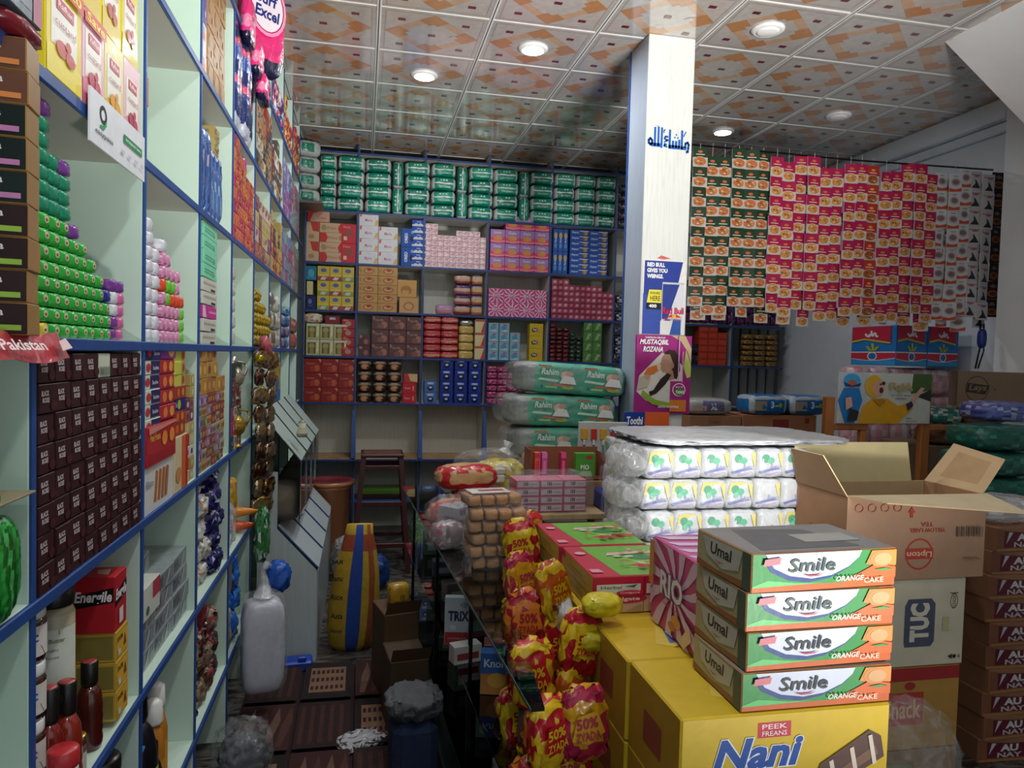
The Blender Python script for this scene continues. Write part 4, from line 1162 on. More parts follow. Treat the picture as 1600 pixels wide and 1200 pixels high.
# row E: blue bags, orange foil pack
for i, (y, z, w_) in enumerate([(3.30, 0, .14), (3.36, .11, .13), (3.32, .22, .11), (3.28, .30, .10)]):
    s_ = sp(w_, .13, .10, patch('#2868c8', ['#3c8ce0', '#1c4ca0'], i), n=2.4, res=7, noise=.009, seed=i)
    put('L', 'plastic_bag', s_, y, ZE + z, .0, f'bright blue plastic bag in the fourth bay, {ORD[i]} from the bottom', 'bag', 'blue plastic bags in the fourth bay')
put('L', 'foil_pack', sp(.12, .16, .08, '#b07a30', n=5, res=5, mat='foil'), 3.14, ZE + .25, .0, 'bronze foil pack beside the blue bags', 'pack')
put('L', 'foil_pack', sp(.12, .22, .08, patch('#8c8478', ['#5a5048', '#b0a898'], 3), n=3, res=6, noise=.006), 3.14, ZE, .0, 'grey crumpled pack under the bronze foil pack', 'pack')

# ================================================================== fifth bay and beyond
YM = sp(.085, .062, .10, patch('#b89c20', ['#d8c038', '#8c7818', '#6a5414'], 5), n=2.8, res=5, noise=.005)
grid('L', 'noodle_packet', YM, .088, .055, 3.67, ZBL, [5, 5, 4, 4, 3, 3], 'dull yellow crumpled packet in the fifth bay', jit=.008, y=-.025)
put('L', 'noodle_packet', YM, 3.72, ZBL + .33, .0, 'lone yellow packet above its heap in the fifth bay', 'packet')
rnd = random.Random(33)
def colmix(bay, z, n, hmax, pal, wbox, hbox, desc, cat='box', x0=None, soft=False):
    """columns of mixed goods, one mesh per colour"""
    ms = []
    for k, c in enumerate(pal):
        ms.append(sp(wbox * .96, hbox * .96, .08, patch(c, pal, k), n=4, res=4) if soft else stripbox(wbox * .97, hbox * .97, c, pal, seed=k + 3))
    y0 = YL[bay] + .016 if x0 is None else x0
    for c in range(n):
        for j in range(max(1, int((hmax - rnd.uniform(0, .10)) / hbox))):
            put('L', 'packet' if soft else 'small_box', rnd.choice(ms), y0 + (c + .5) * wbox, z + j * hbox + .0004, -.008, f'{desc}, {ORD[c]} column, {ORD[j]} up', 'packet' if soft else 'box', desc, jit=.003)
colmix(6, ZA, 5, .41, ['#b89a78', '#a85c48', '#c8b4a0', '#c0b060', '#8c5c6c'], .11, .075, 'tan or pink carton in the fifth bay')
colmix(6, ZU, 5, .41, ['#b88a58', '#c8c0b0', '#a87848', '#9c3a38', '#4a4440'], .11, .075, 'brown carton in the upper fifth bay')
colmix(6, ZV, 5, .34, ['#22306c', '#c8c8d0', '#d03c6c', '#30305c'], .11, .11, 'navy or pink pack at the top of fifth bay', soft=True)
colmix(7, ZV, 5, .34, ['#c83c5c', '#2c3c7c', '#c8c8cc', '#503060'], .11, .11, 'red or navy pack at the top of sixth bay', soft=True)
colmix(7, ZU, 5, .41, ['#7a3434', '#b8a888', '#d0ccc4', '#5a5048', '#a87848'], .11, .085, 'brown or cream pack in the upper sixth bay')
colmix(7, ZA, 5, .40, ['#b8b068', '#c0a860', '#b85c40', '#4a3c48'], .11, .085, 'olive yellow carton in the sixth bay')
colmix(7, ZBL, 5, .34, ['#a89c88', '#c0c4b8', '#6c645c'], .11, .11, 'grey brown wrapped pack in the sixth bay', soft=True)
colmix(7, ZC, 5, .40, ['#2c68a8', '#c8a038', '#3a80b8'], .11, .085, 'blue and yellow carton in the sixth bay')
colmix(8, ZV, 5, .34, ['#8a2c68', '#d8a030', '#c83c3c'], .11, .11, 'purple and yellow pack at the top of seventh bay', soft=True)
colmix(8, ZU, 5, .41, ['#8878b0', '#d04888', '#a8b0c8', '#7068a0'], .11, .085, 'lilac and pink carton in the upper seventh bay')
colmix(8, ZA, 5, .41, ['#7888b0', '#b04878', '#88a8b0'], .11, .085, 'lilac blue carton in the seventh bay')
colmix(8, ZBL, 5, .34, ['#3878a8', '#68b0c0', '#c86c70', '#2c5c8c'], .11, .075, 'blue and pink pack in the seventh bay', soft=True)
colmix(9, ZV, 5, .40, ['#d0a838', '#c83c44', '#8c2c4c'], .11, .11, 'yellow and red pack at the top of eighth bay', soft=True)
colmix(9, ZU, 5, .41, ['#a0b0b8', '#88b0b0', '#b85c6c'], .11, .085, 'blue grey pack in the upper eighth bay')
colmix(9, ZA, 5, .41, ['#a8c0c0', '#c06c74', '#6c9ca0'], .11, .085, 'pale teal pack in the eighth bay')
colmix(9, ZBL, 5, .34, ['#8c5c3c', '#a8884c', '#b0504c', '#b8a890'], .11, .12, 'brown bottle shaped pack in the eighth bay', soft=True)
# bronze sachet strip hanging on the fifth post
def hang_strip(name, loc, rz, n, w_, h_, cols_, label, mat='foil', group=None, seed=0):
    e = empty(name, loc, rz, label, 'sachet strip', group)
    r_ = random.Random(seed)
    ms = [sp(w_, h_ * .97, .025, patch(c, cols_, k + seed), n=3.2, res=5, noise=.004, seed=k, mat=mat) for k, c in enumerate(cols_[:3])]
    for j in range(n):
        obj('sachet', r_.choice(ms), e, (r_.uniform(-.008, .008), r_.uniform(-.006, .006), -(j + 1) * h_), rot=(0, 0, r_.uniform(-.25, .25)))
    return e
BZ = ['#7c6450', '#a08c74', '#4a2420', '#c8a030']
for k in range(2):
    hang_strip('coffee_sachet_strip', (-.46 + .03 * k, 3.60 + k * .12, 1.60 - .01 * k), R(75), 9, .13, .088, BZ, f'bronze sachet strip hanging from the shelf post, {["nearer", "farther"][k]}', group='bronze sachet strips', seed=k)
b = MB(); b.soft(.20, .05, .07, n=2.6, res=6, noise=.006, colf='#c06068', mat='wrap', o=(0, .02, 0)); obj('pink_wrapper', b, None, (-.44, 3.66, 1.58), 0, 'pink wrapper flap above the bronze sachet strips', 'wrapper', rot=(0, .35, R(90)))
b = MB(); b.soft(.16, .05, .045, n=2.6, res=6, noise=.006, colf='#c8b020', mat='foil', o=(0, .02, 0)); obj('gold_wrapper', b, None, (-.46, 3.62, 1.535), R(90), 'gold foil wrapper at the top of the bronze strips', 'wrapper')
colmix(5, ZC, 4, .40, ['#a8b8a8', '#3a4438', '#b03c48'], .06, .06, 'pale and dark small box behind the bronze strips')
put('L', 'red_pack', sp(.12, .16, .08, '#c8302c', n=5, res=4), 3.72, ZD + .14, .0, 'bright red pack under the bronze sachet strips', 'pack')
put('L', 'silver_bag', sp(.20, .14, .10, patch('#5c605c', ['#8c908c', '#3a3c3a', '#a8a898'], 3), n=2.6, res=8, noise=.01, mat='foil'), 3.74, ZD, .0, 'crumpled silver grey bag below the bright red pack', 'bag')

# white sack, blue and green bags hanging by the bins, crinkled clear bag
b = MB(); b.soft(.20, .16, .44, n=4, res=12, noise=.005, colf='#c4c6d0', mat='film', seed=3)
e = empty('white_bag', (-.40, 3.22, .12), R(15), 'full translucent white plastic bag tied at the top, hanging by the shelves', 'bag')
b2 = MB(); b2.soft(.175, .135, .40, n=5, res=9, noise=.003, colf='#c4c6d2', mat='plastic', o=(0, 0, .01)); obj('contents', b2, e)
obj('body', b, e)
b = MB(); b.tube([(0, 0, .42), (.005, 0, .48), (0, .01, .53), (.02, .0, .56)], [.045, .018, .012, .02], '#c8cad4', 'film_thick'); obj('tied_neck', b, e)
b = MB(); b.soft(.11, .10, .14, n=2.5, res=7, noise=.008, colf='#2458b4', mat='wrap'); obj('blue_bag', b, None, (-.36, 3.40, .50), 0, 'small bright blue bag behind the white plastic bag', 'bag')
b = MB(); b.soft(.12, .06, .26, n=3, res=7, noise=.008, colf=patch('#3a7a44', ['#c8d8c8', '#2c5c34', '#8cc08c'], 6), mat='wrap'); obj('green_bag', b, None, (-.44, 3.46, .62), R(90), 'green and white packet hanging on the shelf above the blue bag', 'bag')
b = MB(); b.soft(.17, .14, .19, n=2.4, res=10, noise=.009, colf='#54565c', mat='wrap', o=(0, 0, .002), seed=5); b.soft(.21, .19, .24, n=2.4, res=14, noise=.010, colf='#c0c2c8', mat='film', seed=8); obj('clear_bag', b, None, (-.40, 2.72, .009), .3, 'crinkled clear plastic bag on the floor at the shelf foot', 'bag')
b = MB(); b.bbox(-.07, -.05, 0, .07, .05, .05, '#1c44b4', 'plastic', b=.008); b.bbox(.0, -.05, .05, .04, -.03, .075, '#1c44b4', 'plastic', b=.004)
obj('blue_packet', b, None, (-.29, 3.70, .008), .1, 'small blue plastic tray at the foot of the bin cabinet', 'tray')
b = MB(); b.soft(.20, .12, .035, n=2.4, res=9, noise=.012, colf='#b8b8bc', mat='wrap', seed=4); obj('crumpled_plastic', b, None, (.02, 2.93, .008), .3, 'crumpled white plastic scrap lying on the maroon carpet', 'plastic')

# ================================================================== BACK WALL
def diaper(w_, h_, k, vert=False):
    base = ['#138a70', '#0f7c66', '#189478'][k % 3]
    def cf(face, u, v):
        t_ = u if vert else v
        if face in 'LR' and not vert: return '#c4cac8'
        if face in 'TD' and vert: return '#c4cac8'
        if face == 'F':
            if not vert and (u < .09 or u > .92): return '#c8cecc'
            if abs(t_ - .5) < .085: return '#dfe6e2'
        return base
    m_ = MB(); m_.soft(w_, .24, h_, n=5, res=11, noise=.0035, colf=cf, mat='wrap', o=(0, .12, 0), seed=k)
    r_ = random.Random(k)
    it = []
    for q in range(3):
        if vert: it.append(('e', .25, .3 + .18 * q, .12, .04, '#bfe0d2', 8))
        else: it.append(('e', .35 + .14 * q, .78, .05, .07, '#bfe0d2', 8))
    if vert: it.append(('tv', 'Baby Diapers', .62, .2, .80, .8, '#cfeadf', .0))
    else: it.append(('t', 'Baby Diapers', .25, .12, .8, .30, '#cfeadf', .0))
    m_.deco((-w_ * .42, .001, h_ * .08), (w_ * .84, 0, 0), (0, 0, h_ * .84), it, mat='gloss', eps=.0008, k0=1)
    return m_.mesh('diaper_pack')


DP = [diaper(.215, .115, k) for k in range(4)]
DV = [diaper(.095, .225, k, True) for k in range(2)]
z0 = 2.8015
x = -.385
plan = [('n', .14), ('d', .23), ('d', .225), ('v', .105), ('d', .225), ('d', .22), ('v', .105), ('d', .225), ('d', .225), ('v', .10), ('d', .22), ('d', .20), ('d', .19), ('d', .19)]
ci = 0
for kind, w_ in plan:
    if kind == 'v':
        for j in range(2):
            put('B', 'diaper_pack', DV[j], x + w_ / 2, z0 + j * .227, -.03, f'upright green diaper pack on the top back shelf, {ORD[ci]} pile from left, {["lower", "upper"][j]}', 'pack', 'upright green diaper packs', jit=.004)
    else:
        for j in range(4):
            mm = DP[(ci + j) % 4]
            o = put('B', 'diaper_pack', mm, x + w_ / 2, z0 + j * .1165, -.03 + random.uniform(-.01, .01), f'green diaper pack on the top back shelf, {ORD[ci]} pile from left, {ORD[j]} up', 'pack', 'green diaper packs on the top back shelf', jit=.004)
            o.scale = (w_ / .222, 1, random.uniform(.96, .995))
            o.rotation_euler = (0, random.uniform(-.03, .03), random.uniform(-.07, .07))
    x += w_ + .003
    ci += 1
# greyish diaper packs on the end of the left shelving
GD_ = sp(.20, .125, .22, lambda f, u, v: '#12705a' if f == 'F' and .15 < u < .6 and .2 < v < .8 else '#a8b0aa', n=4, res=8, noise=.004, mat='film_thick')
for j in range(4):
    e = obj('diaper_pack', sp(.20, .13, .20, lambda f, u, v: '#1c7a62' if (f in 'FL' and .1 < u < .7 and .2 < v < .8) else '#b4bab4', n=3.5, res=9, noise=.004), None, (-.45, 6.20, 2.80 + j * .132), R(20), f'pale wrapped diaper pack at the left end of the top back shelf, {ORD[j]} up', 'pack', 'pale diaper packs at the corner')
b = MB(); b.bbox(-.84, 6.02, 2.775, -.34, 6.36, 2.795, '#5a5850', 'panel'); obj('corner_shelf', b, label='dark corner shelf carrying the pale diaper packs', cat='shelf')

# ---- second row (z 2.36)
z = 2.3605
BG = '#c8a888'; RD = '#c23a32'
P1 = bx(.228, .082, .12, BG, F=[('p', [(0, 0), (.22, 0), (.30, .5), (.22, 1), (0, 1)], RD), ('t', 'Prince', .32, .35, .65, .65, '#b0624a', .01), ('e', .8, .5, .1, .3, '#a88858')])
P1b = bx(.228, .082, .12, BG, F=[('p', [(1, 0), (.72, 0), (.66, .5), (.76, 1), (1, 1)], RD), ('t', 'Prince', .28, .35, .60, .65, '#b0624a', .01), ('e', .15, .5, .1, .3, '#a88858')])
P2 = bx(.105, .165, .12, BG, F=[('p', [(.3, 1), (.5, .55), (1, .5), (1, 1)], RD), ('e', .4, .25, .25, .12, '#a88858')])
P3 = bx(.122, .165, .12, '#c4303c', F=[('e', .5, .55, .28, .2, '#8c5040'), ('r', .15, .15, .38, .35, '#d8c0b0'), ('t', 'Prince', .12, .78, .6, .9, '#e0a090', .01)])
P4 = bx(.18, .112, .12, '#c89c84', F=[('p', [(0, 0), (.1, 0), (.25, .6), (.5, .75), (.35, 1), (0, 1)], RD), ('t', 'Cake', .45, .2, .85, .42, '#b0624a', .01)])
for j in range(2):
    put('B', 'biscuit_carton', P2, -.435, z + j * .166, .0, f'{["lower", "upper"][j]} narrow red and beige carton in the top left back bay', 'box', jit=.001)
    put('B', 'biscuit_carton', P3, -.137, z + j * .166, .0, f'{["lower", "upper"][j]} bright red carton in the top left back bay', 'box', jit=.001)
for j in range(4):
    put('B', 'biscuit_carton', P1 if j % 2 == 0 else P1b, -.265 - .0, z + j * .083, .004, f'wide beige and red carton in the top left back bay, {ORD[j]} from the bottom', 'box', 'wide beige and red cartons')
put('B', 'biscuit_carton', P4, -.39, z + .334, .0, 'beige and red carton lying on top, left end of the back shelves', 'box')
MR = bx(.163, .108, .12, '#d2d2d6', F=[('t', 'Marie', .30, .32, .68, .58, '#b86a78', .01), ('p', [(.02, .7), (.12, .7), (.14, 1), (.04, 1)], '#c8584a'), ('p', [(.78, .05), (1, .05), (1, .5), (.88, .45)], '#d0a868'), ('t', 'white', .4, .8, .7, .88, '#c0a8b0', 0)])
for i, nn in enumerate((4, 3)):
    for j in range(nn):
        put('B', 'biscuit_carton', MR, .030 + i * .166, z + j * .1087, .0, f'white biscuit carton with a tan corner, {["left", "right"][i]} column, {ORD[j]} up', 'box', 'white biscuit cartons on the back shelf', jit=.002)
OB = bx(.112, .162, .10, '#1c4c9c', F=[('tv', 'OREO', .25, .2, .50, .75, '#dce4f0', .03), ('e', .8, .45, .14, .16, '#16203c'), ('e', .85, .8, .1, .08, '#7aa0c8')])
for j in range(2):
    put('B', 'cookie_carton', OB, .365, z + j * .163, .0, f'{["lower", "upper"][j]} upright blue cookie carton in the second back bay', 'box', jit=.002)
FB = bx(.122, .056, .10, '#1c4ca8', F=[('r', 0, 0, 1, .28, '#c8ccd4'), ('e', .3, .28, .14, .2, '#c8ccd4', 8), ('e', .6, .28, .14, .2, '#c8ccd4', 8), ('t', 'Milk', .35, .6, .65, .85, '#b8c8e0', .01)])
grid('B', 'cookie_box', FB, .122, .0572, .425 - .0, z, [7], 'flat blue and white box in the second back bay', y=.0, x0=None) if 0 else grid('B', 'cookie_box', FB, .072, .0572, .424, z, [7], 'flat blue and white box in the second back bay', y=.0)
bpy.context.view_layer.update()
SP_ = [bx(.0525, .0455, .07, c, F=[('e', .5, .5, .32, .3, d_, 8), ('r', .1, .1, .5, .3, '#e8dcdc'), ('r', .55, .65, .9, .85, '#c87888')]) for c, d_ in (('#d8bcc0', '#c898a4'), ('#dcc4c8', '#d0a0ac'), ('#d4b4ba', '#e8d0d4'))]
grid('B', 'soap_carton', SP_, .0525, .047, .518, z, [8, 8, 6, 6, 6, 7, 7, 7, 7, 6], 'tiny pale pink box in the middle back bay', group='tiny pale pink boxes', y=.0)
KP = bx(.133, .121, .10, '#a05098', F=[('r', 0, .42, 1, 1, '#a078b0'), ('r', 0, 0, 1, .42, '#d0406c'), ('e', .5, .36, .32, .26, '#d87a4c'), ('e', .56, .42, .2, .18, '#c8925c'), ('t', 'Gala', .2, .68, .75, .88, '#d8c8e0', .02), ('p', [(0, .1), (.5, 0), (1, .1), (1, .2), (.5, .1), (0, .2)], '#e8889c')], mat='gloss')
grid('B', 'pink_pouch_box', KP, .1335, .122, 1.094, z, [3, 4, 4, 4], 'pink and violet box with an orange spot, back shelf', group='pink and violet boxes', y=.0)
LB = bx(.044, .20, .10, '#24509c', F=[('e', .5, .72, .35, .14, '#b89858'), ('e', .5, .25, .3, .12, '#5888b8'), ('tv', 'Rich', .3, .4, .65, .62, '#c8d4e8', .02)])
grid('B', 'cookie_carton', LB, .0455, .201, 1.672, z, [2, 2, 2], 'slim upright blue carton in the fifth back bay', y=.0)
FC = bx(.178, .0495, .10, '#244c98', F=[('t', 'Super', .08, .3, .48, .75, '#c0cce4', .02, .2), ('e', .80, .5, .13, .42, '#a8804c'), ('e', .72, .4, .06, .25, '#7c5a34'), ('r', .5, .8, 1, .9, '#d8dce4')])
grid('B', 'cookie_carton', FC, .180, .0502, 1.83, z, [8, 8], 'flat blue carton with a cookie, fifth back bay', y=.0, step=0)
# ---- third row (z 1.95)
z = 1.9505
YT = [bx(.100, .123, .09, '#c8b03c', F=[('r', 0, 0, 1, .28, c), ('e', .5, .72, .26, .14, '#5060a0'), ('r', .1, .34, .9, .42, '#d8c868'), ('p', [(.2, .05), (.6, .02), (.8, .22), (.4, .26)], '#c8c8b8')], mat='gloss') for c in ('#a83040', '#7c9a50')]
grid('B', 'tea_box', YT, .101, .124, -.392, z, [3, 3, 3], 'yellow box with a blue oval, left back bay', group='yellow boxes in the left back bay', y=.0, jit=.003)
put('B', 'tea_box', bx(.085, .115, .09, '#141e50', F=[('e', .4, .6, .2, .2, '#6070a0'), ('r', .2, .2, .7, .35, '#303c78')], mat='gloss'), -.44, z, .0, 'dark navy box at the lower left of the yellow ones', 'box')
put('B', 'tea_box', bx(.05, .115, .09, '#c8c088', mat='gloss'), -.452, z + .124, .0, 'pale yellow slim box above the dark navy one', 'box')
put('B', 'tea_box', bx(.09, .12, .09, '#1c6c8c', F=[('e', .5, .5, .3, .3, '#50a0b0'), ('r', .1, .1, .9, .25, '#3888a0')], mat='gloss'), -.443, z + .248, .0, 'teal blue box at the upper left of the yellow ones', 'box')
TB = bx(.165, .0765, .10, '#c0955c', F=[('e', .52, .5, .28, .34, '#a0623c'), ('e', .52, .5, .22, .24, '#c8a070'), ('e', .55, .62, .12, .14, '#b03c34'), ('t', 'Cake Up', .04, .2, .14, .8, '#8c5c30', 0)])
grid('B', 'cake_carton', TB, .166, .0775, -.050, z, [5, 5], 'tan carton with an oval window in the back bay', y=.0)
put('B', 'cake_carton', bx(.165, .135, .10, '#c89c68', F=[('e', .5, .45, .3, .3, '#a87848'), ('e', .5, .42, .2, .2, '#c8a070')]), .385, z, .0, 'lower tan carton standing right of the two tan stacks', 'box')
put('B', 'cake_carton', bx(.165, .15, .10, '#cc9c5c', F=[('e', .45, .4, .3, .28, '#a87848'), ('r', .25, 0, .6, .4, '#cc9c5c')]), .368, z + .137, .0, 'upper tan carton with an arch print in the back bay', 'box')
BW_ = [sp(.145, .088, .09, bands((.3, '#7c2c30'), (.5, '#b88c70'), (.75, '#c8a88c'), (1, '#4a2440')), n=7, res=6, noise=.002, seed=1), sp(.145, .088, .09, bands((.35, '#a85c6c'), (.6, '#d0b098'), (1, '#4c3060')), n=7, res=6, noise=.002, seed=2)]
grid('B', 'cake_pack', BW_, .147, .090, .782, z, [4], 'brown and cream cake pack in the middle back bay', cat='pack', y=.0)
grid('B', 'cake_pack', [sp(.10, .088, .09, bands((.4, '#a85c4c'), (.8, '#c8a878'), (1, '#6858a0')), n=7, res=6, noise=.002)], .103, .090, .935, z, [4], 'tan and violet wrapped pack by the divider', cat='pack', y=.0)
put('B', 'cake_pack', sp(.15, .085, .09, bands((.5, '#b87c88'), (.7, '#c8a0b8'), (1, '#b088b0')), n=6, res=6), .70, z, .0, 'single pinkish pack lying at the foot of the brown ones', 'pack')
def rio(w_, h_, d_, rays=11, ty=.5, txt=True, corner=False):
    F = [('r', 0, 0, 1, 1, '#c8487c')]
    for k in range(rays):
        a = 2 * math.pi * k / rays; a2 = a + math.pi / rays
        p = lambda a_, r_: (min(1, max(0, .5 + r_ * math.cos(a_))), min(1, max(0, ty + r_ * math.sin(a_))))
        F.append(('p', [p(a, .16), p(a + .18, .45), p(a + .10, .8), p(a2 + .10, .8), p(a2 + .1, .45), p(a2, .16)], '#e2b8d0'))
    F += [('t', 'RIO', .27, ty - .10, .73, ty + .12, '#c8c0cc', .05), ('e', .5, ty + .26, .09, .05, '#e0c0d0')] if txt else []
    return F
RF = bx(.1405, .125, .12, '#cc5084', F=rio(.14, .125, .1))
RF2 = bx(.110, .125, .12, '#cc5084', F=rio(.11, .125, .1))
for c in range(4):
    for j in range(2):
        put('B', 'wafer_carton', RF if c < 3 else RF2, 1.16 + c * .142 if c < 3 else 1.571 , z + j * .1255, .0, f'pink swirl printed carton on the back shelf, {ORD[c]} from left, {["lower", "upper"][j]} row', 'box', 'pink swirl cartons on the back shelf')
MS = [bx(.0525, .0505, .07, c, F=[('p', [(.2, .15), (.8, .3), (.7, .8), (.3, .7)], d_), ('r', .1, .75, .9, .9, '#5c1c30')], mat='gloss') for c, d_ in (('#a04058', '#c88c98'), ('#8c3448', '#b8707c'), ('#a84c60', '#d0a0a8'))]
grid('B', 'candy_box', MS, .0525, .0515, 1.672, z, [7, 7, 7, 6, 6, 6, 6, 6, 6, 5, 5], 'small maroon and pink box, fifth back bay', group='small maroon and pink boxes', y=.0)
# ---- fourth row (z 1.56)
z = 1.5605
SQ = bx(.112, .134, .09, '#b8b480', F=[('r', .12, .1, .72, .82, '#6c6038'), ('e', .42, .6, .22, .18, '#a89c60'), ('r', .28, .1, .56, .5, '#98904c'), ('p', [(.76, .1), (.95, .3), (.9, 1), (.8, .8)], '#d8dcb0'), ('r', 0, .86, 1, 1, '#c8c8b0')], mat='gloss')
grid('B', 'coffee_box', SQ, .114, .136, -.478, z, [2, 2, 2], 'pale gold box with a dark picture, left back bay', group='pale gold boxes', y=.0, jit=.003)
RX = bx(.108, .078, .09, '#a42830', F=[('e', .5, .5, .25, .3, '#a88878', 8), ('r', .1, .8, .5, .95, '#d87060')], mat='gloss')
grid('B', 'red_box', RX, .109, .0795, -.182, z, [4], 'red box with a grey spot beside the gold ones', y=.0)
put('B', 'red_box', bx(.125, .07, .09, '#7c2028', F=[('r', .3, .5, .7, .8, '#b8b8c0')], mat='gloss'), -.26, z + .274, .01, 'dark red box resting on the pale gold boxes', 'box')
put('B', 'white_bag', sp(.15, .09, .08, patch('#c8b8a0', ['#c87860', '#d8d8c0'], 3), n=3, res=6), -.42, z + .274, .0, 'cream and orange bag on the pale gold boxes', 'bag')
CB = bx(.147, .1175, .10, '#5c3a38', F=[('e', .72, .35, .2, .26, '#a06c58'), ('e', .5, .25, .2, .2, '#7c5048'), ('t', 'Choco Mio', .18, .62, .68, .80, '#a88c80', .01), ('r', .06, .72, .16, .95, '#a07468')], mat='gloss')
grid('B', 'choco_carton', CB, .148, .1185, .070, z, [3, 3, 3][:2] + [3], 'brown chocolate carton in the second back bay', y=.0)
put('B', 'choco_carton', bx(.10, .095, .10, '#54343a', F=[('e', .65, .35, .2, .26, '#985c54'), ('r', .08, .7, .3, .95, '#a07468')], mat='gloss'), .010, z, .0, 'small brown carton left of the chocolate cartons, lower', 'box')
put('B', 'choco_carton', bx(.10, .095, .10, '#54343a', F=[('e', .65, .35, .2, .26, '#985c54'), ('r', .08, .7, .3, .95, '#a07468')], mat='gloss'), .010, z + .096, .0, 'small brown carton left of the chocolate cartons, upper', 'box')
RP = [sp(.150, .060, .08, bands((.4, '#a82430'), (.62, c), (1, '#b02c34')), n=7, res=6, noise=.0018, F=[('t', 'Piknik', .12, .1, .7, .45, '#d8a090', .01)]) for c in ('#c88868', '#b84c44')]
grid('B', 'red_biscuit_roll', RP, .153, .0615, .520, z, [6, 6], 'red and tan wrapped biscuit pack, third back bay', cat='pack', group='red wrapped biscuit packs', y=.0)
GP = [sp(.130, .072, .08, patch(c, ['#d8c888', '#b89448'], 4), n=7, res=5, noise=.002, mat='gloss') for c in ('#c8a860', '#c0a058', '#d0c490')]
grid('B', 'gold_pack', GP, .132, .074, .832, z, [4], 'gold wrapped pack in the third back bay', cat='pack', y=.0)
put('B', 'silver_pack', sp(.12, .05, .08, patch('#b8b8b0', ['#e0e0d8', '#88857c'], 3), n=4, res=5, mat='foil'), .90, z + .297, .0, 'silver crumpled pack topping the gold packs', 'pack')
GR = bx(.088, .118, .08, '#d0c090', F=[('p', [(.6, 0), (1, 0), (1, .9), (.8, .5)], '#b03c3c'), ('r', 0, .85, 1, 1, '#b04840')], mat='gloss')
grid('B', 'gold_red_box', GR, .09, .119, .975, z, [3], 'cream and red box beside the gold packs', y=.0)
CT = bx(.092, .082, .08, '#7ca4b4', F=[('e', .45, .45, .3, .25, '#4c88ac'), ('r', .4, .72, .75, .88, '#b0506c'), ('p', [(0, 0), (1, 0), (.6, .3)], '#a8c0c4')], mat='gloss')
grid('B', 'light_blue_box', CT, .098, .083, 1.095, z, [4, 4, 3], 'light blue box in the fourth back bay', y=.0, jit=.002)
YU = bx(.125, .112, .10, '#c0a424', F=[('p', [(.15, .4), (.25, .3), (.6, .36), (.6, .62), (.3, .66), (.15, .58)], '#1c2038'), ('t', 'TUC', .22, .40, .56, .58, '#e8e8ec', .04), ('r', .6, .3, .85, .6, '#c89030')], mat='gloss')
grid('B', 'cracker_box', YU, .126, .1125, 1.475, z, [3], 'yellow cracker box with a dark badge, fourth back bay', y=.0)
put('B', 'dark_packet', sp(.16, .05, .08, '#16182c', n=5, res=4), 1.40, z, .0, 'dark navy pack in front of the yellow cracker boxes', 'pack', ) if 0 else None
DR = [sp(.060, .037, .07, patch('#4a1418', ['#8c2830', '#2c0c10'], k), n=4, res=4, noise=.002, seed=k) for k in range(2)]
grid('B', 'dark_red_packet', DR, .061, .038, 1.668, z, [9, 8, 8], 'dark red small packet in the fifth back bay', cat='packet', y=.0, jit=.003)
DN = [sp(.058, .037, .07, patch('#16281c', ['#0c140f', '#345040'], k), n=4, res=4, noise=.002, seed=k) for k in range(2)]
grid('B', 'dark_green_packet', DN, .060, .038, 1.858, z, [7, 6], 'dark green small packet in the fifth back bay', cat='packet', y=.0, jit=.003)
GN = [bx(.086, .093, .08, '#4c7840', F=[('p', [(.2, .1), (.7, .3), (.5, .9)], c), ('e', .7, .7, .15, .15, '#90b478', 8)], mat='wrap') for c in ('#88a868', '#5c9048')]
grid('B', 'green_box', GN, .088, .094, 1.985, z, [4, 4], 'green wrapped box in the fifth back bay', y=.0, jit=.002)
# ---- fifth row (z 1.16)
z = 1.1605
RL = bx(.140, .122, .10, '#8c2420', F=[('e', .75, .35, .18, .24, '#b85c38'), ('e', .5, .3, .16, .2, '#a03c2c'), ('t', 'Chocolatto', .12, .60, .62, .76, '#c07c60', .01), ('p', [(.8, 1), (1, .75), (1, 1)], '#c89070')], mat='gloss')
grid('B', 'red_carton', RL, .1405, .1235, -.488, z, [3, 3, 3], 'dark red carton in the lower left back bay', y=.0)
CK = sp(.118, .09, .09, bands((.6, '#2c1c18'), (.85, '#80705c'), (1, '#3a2420')), n=6, res=6, noise=.002, F=[('e', .5, .35, .34, .38, '#a86c44', 12), ('e', .5, .4, .22, .22, '#bc8454', 10), ('r', .2, .78, .8, 1, '#a09078')])
grid('B', 'cookie_packet', CK, .127, .0925, -.045, z, [4, 4, 4], 'dark cookie packet with a round brown cookie, back shelf', cat='packet', group='dark cookie packets', y=.0, jit=.003)
RK = bx(.118, .088, .09, '#b82430', F=[('t', 'Sooper', .15, .35, .6, .6, '#d8a0a0', .02), ('r', .75, .25, .85, .7, '#d89088')], mat='gloss')
grid('B', 'red_packet_box', RK, .12, .089, .345, z, [2], 'bright red pack beside the dark cookie packets', y=.0)
put('B', 'red_packet_box', bx(.12, .08, .09, '#b8303a', F=[('p', [(.5, .2), (1, .1), (1, 1), (.3, 1)], '#c8b078')], mat='gloss'), .415, z + .179, .0, 'red and gold pack topping the bright red ones', 'box')
OR2 = bx(.110, .0995, .09, '#16308c', F=[('e', .5, .36, .26, .26, '#0c1020', 12), ('e', .5, .42, .14, .10, '#b8c4d8', 8), ('t', 'OREO', .22, .70, .75, .88, '#dce2f0', .04)], mat='gloss')
OR3 = bx(.110, .0995, .09, '#4468a8', F=[('e', .5, .36, .26, .26, '#1c2438', 12), ('e', .5, .42, .14, .10, '#b8c4d8', 8), ('t', 'OREO', .22, .70, .75, .88, '#dce2f0', .04)], mat='gloss')
